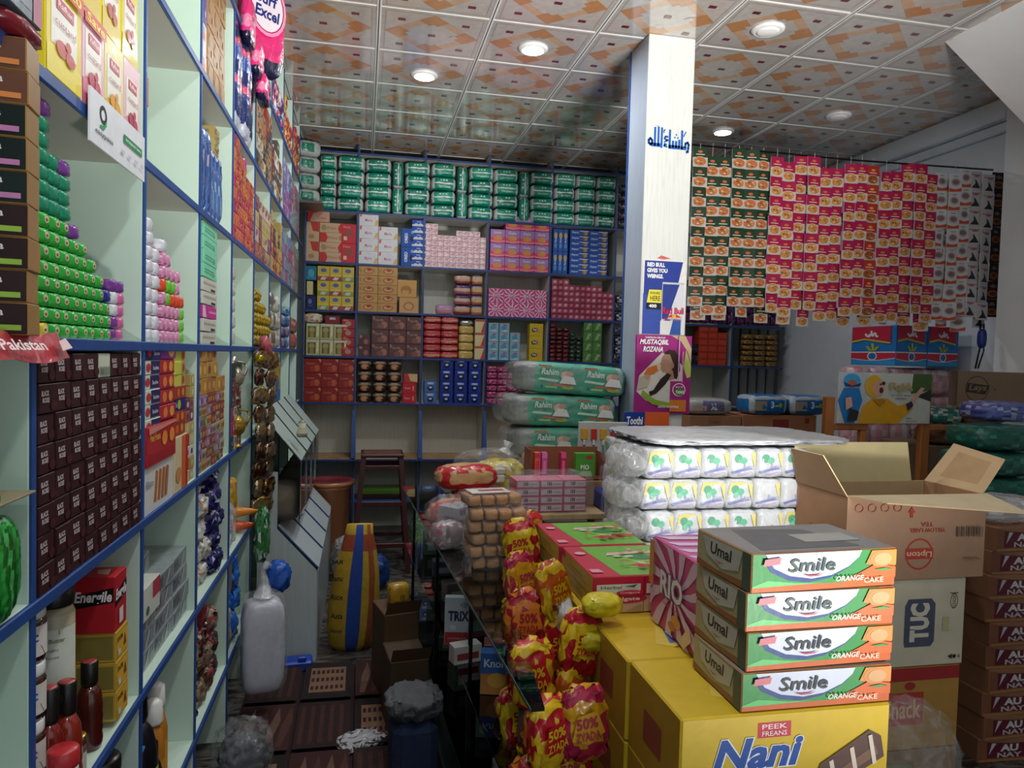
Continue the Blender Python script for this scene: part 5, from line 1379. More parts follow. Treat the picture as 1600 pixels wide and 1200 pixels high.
grid('B', 'cookie_box', OR3, .112, .1005, .535, z, [2], 'lighter blue cookie box at the left of the blue ones', y=.0)
grid('B', 'cookie_box', OR2, .126, .1005, .668, z, [4, 4, 4], 'deep blue cookie box with a dark cookie, back shelf', group='deep blue cookie boxes', y=.0)
PQ = [sp(.092, .056, .08, patch('#a03464', ['#c87898', '#7c2450'], k), n=5, res=5, noise=.002, seed=k) for k in range(2)]
grid('B', 'pink_packet', PQ, .094, .057, 1.095, z, [6, 6, 5, 5], 'pink wrapped pack beside the blue cookie boxes', cat='pack', y=.0, jit=.003)
# dark goods in the narrow bay left of the pillar and beyond it
DK = [sp(.11, .08, .08, patch('#20222c', ['#3c3e4c', '#a8a8b0', '#5c2c30'], k), n=4, res=4, noise=.003, seed=k) for k in range(2)]
for zz, nn in ((1.5605, 4), (1.9505, 3), (2.8015, 5)):
    grid('B', 'dark_pack', DK, .115, .082, 2.29, zz, [nn, nn], f'dark pack just left of the pillar, {dict([(1.5605, "lower"), (1.9505, "middle"), (2.8015, "top")])[zz]} shelf', cat='pack', y=.0)
put('B', 'grey_box', bx(.11, .16, .08, '#8a9098'), 2.345, 1.5605 + .33 if 0 else 1.1605, .0, 'grey carton in the shelf behind the pillar', 'box')
# under the sachet curtain
z = 1.5605
RDC = bx(.095, .062, .10, '#a83420', F=[('r', .1, .2, .9, .8, '#b84028')], mat='gloss')
grid('B', 'red_soap_box', RDC, .097, .063, 3.13, z, [6, 6, 5], 'red box on the far shelf under the sachet strips', group='red boxes under the sachet strips', y=.0)
BR = [sp(.12, .05, .10, patch('#7c5c24', ['#a8803c', '#4c3818'], k), n=3.5, res=5, noise=.004, seed=k) for k in range(2)]
grid('B', 'brown_packet', BR, .125, .052, 3.60, z, [6, 6, 6], 'brown gold packet on the far shelf under the strips', cat='packet', group='brown gold packets on the far shelf', y=.0, jit=.004)
DKP = [sp(.14, .1, .10, patch('#14161c', ['#20242c', '#303440'], k), n=4, res=5, noise=.003, seed=k) for k in range(2)]
grid('B', 'black_pack', DKP, .14, .102, 2.88, z, [3, 2], 'black pack on the far shelf by the red boxes', cat='pack', y=.0)
MGP = [sp(.085, .1, .08, patch('#4c1c44', ['#6c2c60', '#341030'], k), n=4, res=5, noise=.003, seed=k) for k in range(2)]
grid('B', 'purple_packet', MGP, .09, .101, 2.88, 1.9605, [2] * 12, 'dark purple packet behind the sachet strips', cat='packet', y=.0)

# ------------------------------------------------------------------ beneath the back shelves: basin, sack, stool, bags
e = empty('plastic_tub', (-.22, 5.55, 0), 0, 'terracotta coloured tub with a rim behind the bin cabinet', 'tub')
b = MB(); b.lathe([(.12, .0, '#8c5a3c'), (.13, .10, '#8c5a3c'), (.155, .58, '#a06848'), (.165, .60, '#a8744c')], 22); obj('body', b, e)
b = MB(); b.lathe([(.166, .6005, '#a86848'), (.178, .61, '#b07850'), (.178, .635, '#8c2c34'), (.150, .64, '#7c242c'), (.145, .62, '#5c1c24')], 22); obj('rim', b, e, label='dark red rim')
b = MB(); b.soft(.20, .18, .30, n=2.6, res=8, noise=.012, colf='#8c7c74', mat='film_grey'); obj('clear_bag', b, None, (-.09, 5.16, 0), 0, 'greyish plastic bag slumped before the terracotta tub', 'bag')
b = MB(); b.soft(.26, .20, .24, n=2.6, res=8, noise=.012, colf='#1c3878', mat='wrap'); obj('dark_blue_bag', b, None, (.07, 4.93, .0), .2, 'dark blue bag on the floor between tub and stool', 'bag')
b = MB(); b.soft(.18, .14, .06, n=2.6, res=7, noise=.01, colf='#a8acb0', mat='wrap'); obj('white_bag', b, None, (-.02, 4.72, .0), .2, 'small white bag on the floor before the dark blue bag', 'bag')
GRB = [sp(.30, .20, .26, patch('#2f6c34', ['#3c8844', '#1c4c24', '#5ca05c'], k), n=2.5, res=9, noise=.012, mat='film_green', seed=k) for k in range(2)]
obj('green_bag', sp(.34, .42, .30, patch('#2c5a34', ['#3c7844', '#204828', '#6ca070'], 1), n=2.6, res=9, noise=.014, mat='film_green'), None, (.56, 5.35, 0), .1, 'translucent dark green bag on the floor right of the stool', 'bag')
b = MB(); b.bbox(-.2, 0, 0, .2, .2, .10, '#4c7820', 'plastic', b=.02); obj('green_crate', b, None, (.18, 6.45, .302), 0, 'lime green pack on the lowest back shelf behind the stool', 'pack')
e = empty('wooden_stool', (.155, 5.45, 0), 0, 'tall dark red wooden stool in the aisle', 'stool')
WD = '#43181a'
b = MB(); b.bbox(-.155, -.14, .835, .155, .14, .86, WD, 'wood', b=.006); b.bbox(-.135, -.12, .8605, .135, .12, .862, '#6a4438', 'wood'); obj('seat', b, e)
for sx in (-1, 1):
    for sy in (-1, 1):
        b = MB()
        t_ = .017
        x0, y0, x1, y1 = sx * .20, sy * .19, sx * .135, sy * .115
        b.add([(x0 - t_, y0 - t_, 0), (x0 + t_, y0 - t_, 0), (x0 + t_, y0 + t_, 0), (x0 - t_, y0 + t_, 0), (x1 - t_, y1 - t_, .835), (x1 + t_, y1 - t_, .835), (x1 + t_, y1 + t_, .835), (x1 - t_, y1 + t_, .835)],
              [(0, 1, 5, 4), (1, 2, 6, 5), (2, 3, 7, 6), (3, 0, 4, 7), (4, 5, 6, 7), (3, 2, 1, 0)], WD, 'wood')
        obj('leg', b, e)
for zz in (.20, .50, .76):
    k = 1 - zz / .835
    hx_, hy_ = .135 + .065 * k, .115 + .075 * k
    for sy in (-1, 1):
        b = MB(); b.bbox(-hx_ + .01, sy * hy_ - .010, zz - .016, hx_ - .01, sy * hy_ + .010, zz + .016, WD, 'wood', b=.003); obj('rail', b, e)
    for sx in (-1, 1):
        b = MB(); b.bbox(sx * hx_ - .010, -hy_ + .01, zz + .03, sx * hx_ + .010, hy_ - .01, zz + .06, WD, 'wood', b=.003); obj('rail', b, e)

# yellow woven sack with a blue stripe
def sackcol(face, u, v):
    if face == 'F' or face == 'T':
        if .50 < u < .66: return '#1e3f8c'
        if .30 < u < .345 or .82 < u < .86: return '#8c4420'
    if v > .93: return '#a03c20' if .9 < v < .95 else '#b08c1c'
    return '#a98a22'
b = MB()
n_, m_ = 24, 18
prof = [(0, .105, .085), (.05, .150, .12), (.15, .170, .135), (.32, .168, .13), (.50, .150, .115), (.64, .120, .085), (.74, .095, .05), (.80, .085, .022)]
vs, fs, cs = [], [], []
for (z_, rx, ry) in prof:
    for k in range(n_):
        a = 2 * math.pi * k / n_
        ca, sa = math.cos(a), math.sin(a)
        f_ = (abs(ca) ** 3 + abs(sa) ** 3) ** (-1 / 3)
        vs.append((rx * ca * f_ + .06 * z_ + random.uniform(-.003, .003), ry * sa * f_ + .05 * z_, z_))
for i in range(len(prof) - 1):
    for k in range(n_):
        fs.append((i * n_ + k, i * n_ + (k + 1) % n_, (i + 1) * n_ + (k + 1) % n_, (i + 1) * n_ + k))
        c = '#a98a22'
        if k in (18, 17): c = '#1e3f8c'
        if k in (15, 20): c = '#8c4420' if k != 15 else '#a98a22'
        if i == 5: c = '#8c3c20' if k not in (17, 18) else '#1e3f8c'
        cs.append(c)
fs.append(tuple(range(n_ - 1, -1, -1))); cs.append('#a98a22')
fs.append(tuple((len(prof) - 1) * n_ + k for k in range(n_))); cs.append('#c8b040')
b.add(vs, fs, cs, 'cloth', True)
for k, (tx, zz) in enumerate([('JAR', .60), ('Banu', .50), ('Rice', .38), ('Aata', .26), ('Henry', .16)]):
    b.deco((-.135, -.142 + .0, zz - .02), (.10, -.018, 0), (0, .0, .045), [('t', tx, 0, 0, .8, .8, '#1c1c1c', .02, .2)], mat='cloth')
obj('yellow_sack', b, None, (-.035, 3.96, .0), 0, 'standing yellow woven sack with a blue stripe in the aisle', 'sack', scale=(.80, .8, .83))

# ================================================================== hanging sachet strips
def plate(base, logo, rim='#d8cfc8', food=('#b8683c', '#c88c50', '#7a4a2c'), seed=0, w_=.092, h_=.119, style=0):
    m_ = MB()
    m_.bbox(-w_ / 2, 0, 0, w_ / 2, .006, h_, '#d8d4d0', 'gloss', b=.002)
    r_ = random.Random(seed)
    it = [('r', 0, .46, 1, 1, base)]
    if style == 0:
        it += [('e', .5, .76, .17, .07, logo, 10), ('r', .2, .60, .8, .64, '#d8c8b8'), ('r', 0, 0, 1, .47, '#b8b0ac'), ('e', .48, .25, .49, .27, rim, 14), ('e', .48, .27, .42, .22, food[0], 12)]
        for k in range(9):
            it.append(('e', .48 + r_.uniform(-.28, .28), .27 + r_.uniform(-.13, .13), .10, .045, r_.choice(food + ('#d8b890', '#5c6c34')), 5))
        it.append(('e', .5, .30, .05, .03, '#5c7838', 6))
    elif style == 1:   # white with orange flame band
        it = [('r', 0, 0, 1, 1, '#c8c8ca'), ('p', [(0, .0), (1, .06), (1, .26), (.5, .16), (0, .22)], '#c04c2c'), ('e', .5, .55, .38, .22, '#a8a0a4', 12), ('e', .5, .55, .28, .14, '#7c6868', 10), ('e', .45, .58, .10, .05, '#a8584c', 6), ('r', .3, .84, .7, .88, '#6c7c94')]
    elif style == 2:   # white with dark figure
        it = [('r', 0, 0, 1, 1, '#b8b4b8'), ('p', [(.2, .1), (.9, .1), (.75, .3), (.6, .5), (.45, .6), (.5, .35)], '#242830'), ('e', .6, .75, .25, .05, '#a85c74', 8), ('r', .1, .8, .9, .84, '#8c5468')]
    else:
        it = [('r', 0, 0, 1, 1, '#2c1c24'), ('e', .5, .3, .42, .2, '#8c5c34', 12), ('e', .5, .3, .28, .12, '#5c3420', 10), ('p', [(.2, .7), (.5, .85), (.8, .7), (.5, .62)], '#7c6460')]
    m_.deco((-w_ / 2, 0, 0), (w_, 0, 0), (0, 0, h_), it, mat='gloss', eps=.0004)
    return m_.mesh('sachet')


SK = {'green': [plate('#183620', '#b86038', '#b8b0a4', seed=k) for k in range(2)], 'pink': [plate('#a01048', '#c8642c', '#c8c0b4', ('#c88c50', '#b86c34', '#8c3c24'), seed=k + 5) for k in range(2)],
      'red': [plate('#a82c24', '#d89038', '#b8a890', ('#9c4c28', '#b87038', '#6c3420'), seed=9)], 'orange': [plate('', '', style=1)], 'bw': [plate('', '', style=2)], 'brown': [plate('', '', style=3)]}
seq = ['green'] * 6 + ['pink'] * 8 + ['red'] + ['pink'] * 5 + ['orange'] * 3 + ['bw'] * 2 + ['brown']
cn_ = {'green': 'dark green and white', 'pink': 'crimson and white', 'red': 'red and tan', 'orange': 'white and orange', 'bw': 'white and black', 'brown': 'dark brown'}
nS = len(seq)
rnd = random.Random(4)
for k, kd in enumerate(seq):
    x = 1.965 + k * (4.10 - 1.965) / (nS - 1)
    top = 2.895 + .012 * k / nS + rnd.uniform(-.012, .008)
    n = 8
    same = [q for q in range(nS) if seq[q] == kd]
    e = empty('sachet_strip', (x, 4.085 + .008 * (k % 3), top), rnd.uniform(-.12, .12),
              (f'{cn_[kd]} hanging sachet strip' + (f', {ORD[same.index(k)]} of its colour from the left' if len(same) > 1 else ' at its row near the wall')), 'sachet strip', 'hanging sachet strips')
    ph = rnd.choice((0, .06, .03)) if k else 0
    for j in range(n):
        obj('sachet', rnd.choice(SK[kd]), e, (rnd.uniform(-.003, .003), rnd.uniform(-.002, .002), -(j + 1) * .1195 - ph), rot=(rnd.uniform(-.05, .05), 0, rnd.uniform(-.18, .18)))
    b = MB(); b.tube([(0, .004, .02), (0, .004, -ph - .01)], .0012, '#c8c8c8', n=5); obj('hanging_tab', b, e)
for k in range(15):
    kd = seq[min(nS - 1, int(k * nS / 15))]
    x = 2.0 + k * .144
    e = empty('sachet_strip', (x, 4.115 + .012 * (k % 2), 2.85 - rnd.uniform(.0, .05)), rnd.uniform(-.3, .3), f'{cn_[kd]} sachet strip hanging in the layer behind, {ORD[k]} from the left', 'sachet strip', 'sachet strips of the back layer')
    for j in range(8):
        obj('sachet', rnd.choice(SK[kd]), e, (0, rnd.uniform(-.003, .003), -(j + 1) * .121), rot=(rnd.uniform(-.06, .06), 0, rnd.uniform(-.3, .3)))
b = MB(); b.tube([(1.772, 4.10, 2.90), (3.0, 4.10, 2.895), (4.058, 4.10, 2.915)], .006, '#2c2c30', 'metal'); obj('hanging_rod', b, label='thin dark rod carrying the hanging sachet strips', cat='rod')
b = MB(); b.tube([(4.02, 4.10, 1.93), (4.03, 4.10, 1.75), (4.02, 4.12, 1.60)], .006, '#18181c'); b.tube([(4.05, 4.10, 1.9), (4.06, 4.10, 1.72), (4.04, 4.12, 1.60)], .005, '#18181c')
b.soft(.05, .05, .13, n=3, res=5, colf='#1c2c7c', mat='plastic', o=(4.03, 4.09, 1.735)); obj('power_cable', b, label='black cable with a blue plug hanging by the right wall', cat='cable')

# ================================================================== glass counter along the aisle
CR = Matrix.Rotation(R(2.9), 4, 'Z')
CO = Vector((.352, 1.42, 0))
def cw(x, y, z=0):
    v = CR @ Vector((x, y, z)); return (v.x + CO.x, v.y + CO.y, z)
CA = R(2.9)
ct = empty('glass_counter', tuple(CO), CA, 'low glass display counter running along the right side of the aisle', 'counter')
LEN, WID = 2.53, .20
def poly(z0, z1, dx=0):
    m_ = MB()
    pg = [(dx, 0), (.03, 0), (.14, .80), (WID, .92), (WID, LEN), (dx, LEN)]
    n_ = len(pg)
    m_.add([(x, y, z) for z in (z0, z1) for x, y in pg], [tuple(range(n_ - 1, -1, -1)), tuple(range(n_, 2 * n_))] + [(i, (i + 1) % n_, n_ + (i + 1) % n_, n_ + i) for i in range(n_)], '#ffffff', 'glass')
    return m_
obj('glass_top', poly(.868, .876), ct)
b = MB(); b.box(-.001, 0, .868, .001, LEN, .876, '#2c4c44', 'plastic'); obj('glass_edge', b, ct, label='dark green glass edge')
obj('glass_shelf', poly(.56, .566, .02), ct)
obj('glass_shelf', poly(.28, .286, .02), ct)
b = MB(); b.bbox(.02, .3, .0, WID - .06, LEN, .10, '#2a2c30', 'panel'); obj('base', b, ct)
b = MB(); b.box(WID, .94, .0, WID + .006, LEN, .866, '#202226', 'panel'); obj('back_panel', b, ct)
for yy in (.94, 1.68, LEN - .012):
    b = MB(); b.bbox(.06, yy, .10, .075, yy + .012, .866, '#3a3e42', 'metal', b=.002); obj('upright', b, ct)

def on_counter(name, me, x, y, z, label, cat, rz=0, **k):
    return obj(name, me, None, cw(min(x, .14), y + .08, z), CA + rz, label, cat, **k)
TRX = bx(.10, .17, .03, '#b0b4c0', F=[('r', 0, .0, 1, .26, '#a82c34'), ('t', 'TRIX', .12, .50, .88, .72, '#1c2458', .04), ('e', .3, .36, .12, .06, '#c8ccd4'), ('e', .7, .85, .16, .06, '#8890a8'), ('t', 'scouring pads', .12, .1, .8, .16, '#d8a8a8', .0)], mat='gloss')
on_counter('scouring_pad_pack', TRX, .055, 1.02, .567, 'grey and red scouring pad pack standing in the glass counter', 'pack', -.25)
BO = bx(.10, .13, .04, '#2c5ca8', F=[('r', 0, 0, 1, .5, '#c07830'), ('e', .5, .35, .3, .18, '#d89c40'), ('t', 'Knorr', .1, .66, .9, .86, '#c8d4e8', .02)], mat='gloss')
on_counter('noodle_pack', BO, .10, .62, .567, 'blue and orange pack in the glass counter near the snack packets', 'pack', -.3)
b = bx(.10, .06, .05, '#b8b0b0', F=[('r', .1, .2, .9, .6, '#8c3038')], mat='gloss'); on_counter('small_box', b, .06, .86, .567, 'small white and maroon box beside the scouring pads', 'box', .2)
b = sp(.10, .06, .06, patch('#9c3038', ['#c8c8c8', '#6c1c24'], 3), n=3, res=5); on_counter('small_packet', b, .12, .46, .567, 'small red and silver packet on the upper glass shelf', 'packet', .3)
YK = sp(.10, .10, .05, patch('#a87c1c', ['#c89c2c', '#7c5814', '#d8d0b0'], 4), n=3, res=6, noise=.004)
for i, (x, y, z, a) in enumerate([(.14, .36, .287, .2), (.22, .30, .287, -.2), (.17, .32, .385, .1), (.12, .52, .287, .3)]):
    on_counter('candy_packet', YK, x, y, z, f'dull yellow candy packet on the lower glass shelf, {ORD[i]} of four', 'packet', a, group='yellow candy packets in the counter')
b = bx(.09, .08, .06, '#6c7484', F=[('r', .1, .2, .9, .8, '#88909c')]); on_counter('grey_box', b, .10, .16, .287, 'small grey box at the near end of the lower glass shelf', 'box', .1)
rnd = random.Random(9)
for i in range(12):
    c = rnd.choice(['#4c5458', '#3c4c44', '#5c4c48', '#303844', '#6c6c68', '#7c3c3c'])
    me = bx(rnd.uniform(.08, .12), rnd.uniform(.06, .12), .07, c, F=[('r', .15, .2, .8, .6, rnd.choice(['#7c8488', '#8c7c6c', '#58685c']))], mat='gloss')
    on_counter('counter_box', me, .20, .15 + i * .185, .567 if i % 2 else .287, f'dim small box inside the glass counter, {ORD[i]} from the near end', 'box', rnd.uniform(-.3, .3), group='dim boxes inside the counter')
# things on the floor along the counter
KR = [(.30, 3.05, .34, '#4c3826', 'near'), (.27, 3.38, .42, '#5c4228', 'far')]
for i, (x, y, h_, c, lb) in enumerate(KR):
    b = MB(); b.bbox(-.10, -.11, .009, .06, .11, h_, c, 'kraft', b=.004); b.add([(-.10, -.11, h_), (.06, -.11, h_), (.06, -.16, h_ + .07), (-.10, -.16, h_ + .07)], [(0, 1, 2, 3)], '#6c4c30', 'kraft')
    obj('brown_carton', b, None, (x - .08, y, 0), .12 * (i + 1), f'open brown carton on the floor beside the counter, the {lb} one', 'box')
b = MB(); b.bbox(-.08, -.08, 0, .08, .08, .30, '#1c2c4c', 'cloth', b=.03); obj('navy_bag', b, None, (.20, 2.55, .009), .1, 'dark navy cloth bag on the floor below the glass counter', 'bag')
b = MB(); b.soft(.20, .18, .10, n=2.4, res=8, noise=.012, colf='#5c5e62', mat='cloth'); obj('crumpled_paper', b, None, (.20, 2.55, .312), .1, 'crumpled grey paper lying on the navy bag', 'paper')
b = sp(.10, .10, .07, patch('#b88c28', ['#c8a030', '#8c6c20'], 2), n=5, res=4); obj('yellow_packet', b, None, (.19, 3.36, .422), .2, 'small yellow packet on top of the far brown carton', 'packet')

# ---- rusk packets, plastic bag on the glass
def rusk(k):
    e = None
    rm = MB()
    return rm
RU = MB(); RU.soft(.044, .11, .034, n=9, res=4, noise=.001, colf=lambda f, u, v: '#b9834c' if f in 'FB' else '#a8703c', mat='cloth', o=(0, .055, 0)); RU = RU.mesh('rusk')
WRP = MB(); WRP.soft(.215, .145, .050, n=5, res=8, noise=.004, colf='#e8e4e0', mat='film', o=(0, .06, -.004)); WRP = WRP.mesh('wrapper')
rnd = random.Random(2)
for j in range(5):
    e = empty('rusk_packet', cw(.158 + rnd.uniform(-.010, .010), .94 + rnd.uniform(-.01, .01), .8775 + j * .042), CA + rnd.uniform(-.12, .12), f'clear packet of brown rusks on the glass counter, {ORD[j]} from the bottom', 'packet', 'rusk packets stacked on the glass counter')
    for q in range(4):
        obj('rusk', RU, e, (-.074 + q * .049, 0, .003), rz=rnd.uniform(-.06, .06))
    obj('wrapper', WRP, e)
e = empty('rusk_packet', cw(.150, .97, .8775 + 5 * .042), CA + .1, 'topmost rusk packet with a red and white paper label', 'packet')
for q in range(4):
    obj('rusk', RU, e, (-.074 + q * .049, 0, .003))
obj('wrapper', WRP, e)
b = MB(); b.bbox(-.08, .02, .042, .06, .10, .0455, '#c8bcb4', 'gloss', b=.001, T='#d8d0c8'); b.deco((-.08, .02, .0458), (.14, 0, 0), (0, .08, 0), [('r', .25, .3, .9, .7, '#a83c50')], mat='gloss'); obj('label', b, e)
e = empty('biscuit_bag', cw(.03, 1.24, .8775), CA + .5, 'clear plastic bag with a pink and grey packet, left of the rusks', 'bag')
b = MB(); b.soft(.13, .10, .10, n=3, res=6, noise=.004, colf=patch('#8c7c80', ['#b03c54', '#c8b8bc', '#6c5c64'], 2), mat='wrap', o=(0, 0, .002)); obj('contents', b, e)
b = MB(); b.soft(.17, .13, .20, n=2.7, res=9, noise=.012, colf='#e8e8ec', mat='film'); obj('wrapper', b, e)
b = MB(); b.bbox(-.02, -.01, 0, .02, .01, .16, '#a8aaa8', 'plastic', b=.004); on_counter('white_jar', b, .08, .70, .877, 'narrow pale grey pack standing on the glass before the rusks', 'pack') if 0 else None
for k in range(3):
    b = bx(.13, .04, .10, '#a8a4b0', F=[('r', .1, .2, .4, .8, '#5c5864')], mat='wrap')
    on_counter('grey_packet', b, .22, 1.32, .8775 + k * .041, f'grey lilac boxed packet behind the rusks, {ORD[k]} up', 'packet', .5 + .1 * k, group='grey lilac packets')

# ---- side table with breads, bags and toothbrushes
tb = empty('side_table', (1.02, 3.75, 0), 0, 'pale low table carrying breads and diaper bundles by the pillar', 'table')
b = MB(); b.bbox(-.46, -.56, .85, .44, .60, .878, '#b8a078', 'wood', b=.003); obj('tabletop', b, tb)
for sx in (-.42, .40):
    for sy in (-.52, .56):
        b = MB(); b.bbox(sx - .02, sy - .02, 0, sx + .02, sy + .02, .849, '#8c7450', 'wood'); obj('leg', b, tb)
ZT = .8785
def bread(k):
    cf = lambda f, u, v: ('#b8242c' if (v < .3 or u < .12 or u > .9) else ('#c8a070' if v < .8 else ('#c83038' if (u * 7 + v * 5) % 2 < 1 else '#c8a880')))
    m_ = MB(); m_.soft(.29, .17, .115, n=3.4, res=9, noise=.005, colf=cf, mat='wrap', o=(0, 0, 0), seed=k, pinch=.25)
    m_.deco((-.06, -.082, .042), (.13, 0, .0), (0, .012, .032), [('r', .25, .55, .6, 1, '#c8b020'), ('t', 'DAWN', .28, .6, .58, .95, '#c82c2c', .02), ('t', 'bread', .1, .0, .8, .4, '#c83038', .02)], mat='gloss')
    return m_.mesh('bread')
for i, (x, y, z, a) in enumerate([(.50, 3.22, ZT, .1), (.45, 3.24, ZT + .112, .22), (.40, 2.98, ZT, -.15)]):
    obj('bread_loaf', bread(i), None, (x + .02, y, z), a, f'red and clear bagged bread loaf on the table, {["lower of the pile", "upper of the pile", "nearest alone"][i]}', 'bread', 'bagged bread loaves')
for i in range(4):
    b = MB(); b.lathe([(.012, 0, '#c8ccc8'), (.020, .012, '#d8dcd8'), (.020, .03, '#d8dcd8'), (.010, .034, '#d8dcd8')], 10)
    obj('bottle_cap_jar', b, None, (.62 + i * .062, 4.12, ZT), 0, f'small white capped jar at the back of the table, {ORD[i]} from the left', 'jar', 'small white capped jars')
b = MB(); b.bbox(-.20, -.10, 0, .04, .10, .03, '#c0a468', 'kraft'); obj('cardboard_sheet', b, None, (.79, 3.98, ZT), 0, 'tan cardboard piece at the back of the side table', 'cardboard')
e = empty('yellow_bag', (.63, 3.56, ZT), 0, 'clear bag filled with yellow and white packets on the table', 'bag')
b = MB(); b.soft(.25, .18, .20, n=3.0, res=9, noise=.008, colf=patch('#c8b428', ['#d8cc50', '#c8c4b0', '#a89020'], 2), mat='wrap', o=(.06, 0, .002)); obj('contents', b, e)
b = MB(); b.bbox(-.15, -.13, .104, .03, .0, .14, '#c8c8bc', 'gloss', b=.004, F='#d4d4cc'); b.bbox(-.13, -.12, .142, .04, .0, .17, '#c0c0b4', 'gloss', b=.004); b.bbox(-.14, -.10, .002, .02, -.01, .10, '#b8b060', 'wrap', b=.01); obj('packet', b, e, label='white flat packets', rot=(0, 0, .25))
b = MB(); b.soft(.38, .29, .25, n=2.6, res=10, noise=.010, colf='#e8e8d8', mat='film', o=(0, 0, 0)); obj('wrapper', b, e)
b = MB(); b.tube([(.08, 0, .235), (.09, 0, .26), (.10, 0, .29)], [.04, .016, .03], '#d8d8d8', 'film_thick'); obj('tied_neck', b, e)
b = MB(); b.soft(.15, .13, .11, n=2.4, res=8, noise=.004, colf='#a87c60', mat='wrap'); obj('bun_bag', b, None, (.90, 3.68, ZT + .125), 0, 'clear bag of brown buns behind the green packs', 'bag')
b = MB(); b.bbox(-.20, -.08, 0, .20, .36, .12, '#8c6c48', 'kraft', b=.003); obj('flat_carton', b, None, (.99, 3.44, ZT + .001), 0, 'flat brown carton carrying the tray of small packs', 'box')
e = empty('display_tray', (.99, 3.44, ZT + .1225), 0, 'brown open cardboard tray of upright small packs', 'tray')
b = MB(); b.box(-.19, -.06, 0, .19, .07, .004, '#7c4c34', 'kraft'); b.box(-.19, .066, 0, .19, .07, .15, '#8c5438', 'kraft'); b.box(-.19, -.06, 0, -.186, .07, .15, '#7c4430', 'kraft'); b.box(.186, -.06, 0, .19, .07, .13, '#7c4430', 'kraft'); b.box(-.19, -.06, 0, .19, -.056, .02, '#8c5438', 'kraft'); obj('tray_box', b, e)
for i, (x, c, c2, lb) in enumerate([(-.15, '#d86030', '#c82c5c', 'orange red'), (-.115, '#c84c94', '#d878b0', 'pink magenta'), (-.02, '#b82450', '#d86890', 'crimson')]):
    me = bx(.028, .13, .04, c, F=[('r', 0, .8, 1, 1, c2), ('r', .2, .1, .8, .7, c2)], mat='gloss')
    obj('tube_pack', me, None, (.99 + x, 3.39, ZT + .127), 0, f'{lb} slim upright pack in the cardboard tray', 'pack')
me = bx(.10, .125, .04, '#4c9c38', F=[('t', 'MO', .25, .35, .7, .55, '#e0ecd8', .04), ('p', [(.1, .1), (.9, .0), (.8, .3), (.3, .3)], '#a8c898'), ('e', .7, .85, .2, .08, '#b03c3c')], mat='gloss')
obj('green_pack', me, None, (1.085, 3.40, ZT + .127), 0, 'bright green pack with white letters in the cardboard tray', 'pack')
# toothbrush card rack
e = empty('toothbrush_rack', (1.27, 3.70, ZT), -.1, 'white pegboard rack with blue handled toothbrushes beside the diapers', 'rack')
b = MB(); b.bbox(-.13, .0, .0, .14, .015, .38, '#b8bcbc', 'plastic'); obj('backboard', b, e)
for i in range(5):
    x = -.10 + i * .052
    c = ['#3c6c9c', '#2c7cb0', '#3ca0c0', '#2c5c9c', '#3090b8'][i]
    b = MB(); b.bbox(x - .018, -.012, .285, x + .018, -.004, .345, '#c8882c', 'gloss', b=.003, F='#b8302c' if i % 2 else '#c89c2c'); b.tube([(x, -.010, .27), (x + .004, -.012, .16), (x + .002, -.010, .08)], .006, c); b.bbox(x - .006, -.016, .255, x + .006, -.006, .284, '#d8dcdc', 'plastic')
    obj('toothbrush_card', b, e)
# three big diaper bundles
def bundle(k):
    def cf(f, u, v):
        if f in 'FT':
            if u < .16: return '#8c9490'
            if u > .95: return '#a8b0ac'
            if .52 < u < .55: return '#3c9c80'
            return '#2ca484' if v > .12 else '#3cb494'
        return '#7c8480' if f == 'L' else '#2c9478'
    m_ = MB(); m_.soft(.63, .32, .212, n=7.5, res=14, noise=.004, colf=cf, mat='wrap', o=(0, .17, 0), seed=k)
    it = []
    for q in (0, 1):
        x0 = .17 + q * .42
        it += [('e', x0 + .26, .62, .05, .18, '#d8b8a0', 12), ('e', x0 + .29, .70, .035, .10, '#c89c84', 10), ('p', [(x0 + .20, .32), (x0 + .36, .30), (x0 + .33, .58), (x0 + .24, .62)], '#e0e4e0'),
               ('t', 'Rahim', x0 + .03, .62, x0 + .19, .86, '#d8e8e0', .02, .2), ('r', x0 + .0, .92, x0 + .12, .98, '#c8604c'), ('p', [(x0, .42), (x0 + .18, .36), (x0 + .2, .44), (x0 + .02, .5)], '#b8dcc8'), ('e', x0 + .28, .18, .06, .08, '#98b43c', 8), ('t', '4', x0 + .03, .12, x0 + .05, .24, '#2c3c6c', .03), ('r', x0 + .07, .13, x0 + .18, .2, '#90c878'), ('p', [(x0 + .1, .26), (x0 + .3, .20), (x0 + .3, .26), (x0 + .12, .32)], '#c85c48')]
    m_.deco((-.315, -.004, .018), (.62, 0, 0), (0, -.0, .18), it, mat='gloss', eps=.0012)
    return m_.mesh('bundle')
b = MB(); b.bbox(-.32, 0, 0, .32, .32, .145, '#86674a', 'kraft', b=.003); obj('flat_carton', b, None, (1.145, 3.895, ZT + .001), 0, 'flat brown carton under the large teal diaper bundles', 'box')
for j in range(3):
    e = obj('diaper_bundle', bundle(j), None, (1.145 + [.0, -.02, .02][j], 3.88 + .02 * j, ZT + .150 + j * .180), [-.02, .03, -.06][j], f'large teal diaper bundle in clear plastic by the pillar, {["bottom", "middle", "top"][j]} of three', 'pack', 'large teal diaper bundles', rot=(0, [.015, .02, .045][j], [-.02, .03, -.06][j]), scale=(1, 1, .82))
    b = MB(); b.soft(.69, .37, .215, n=5, res=10, noise=.006, colf='#e8ecec', mat='film', o=(-.03, .165, -.001), seed=j); obj('wrapper', b, e)
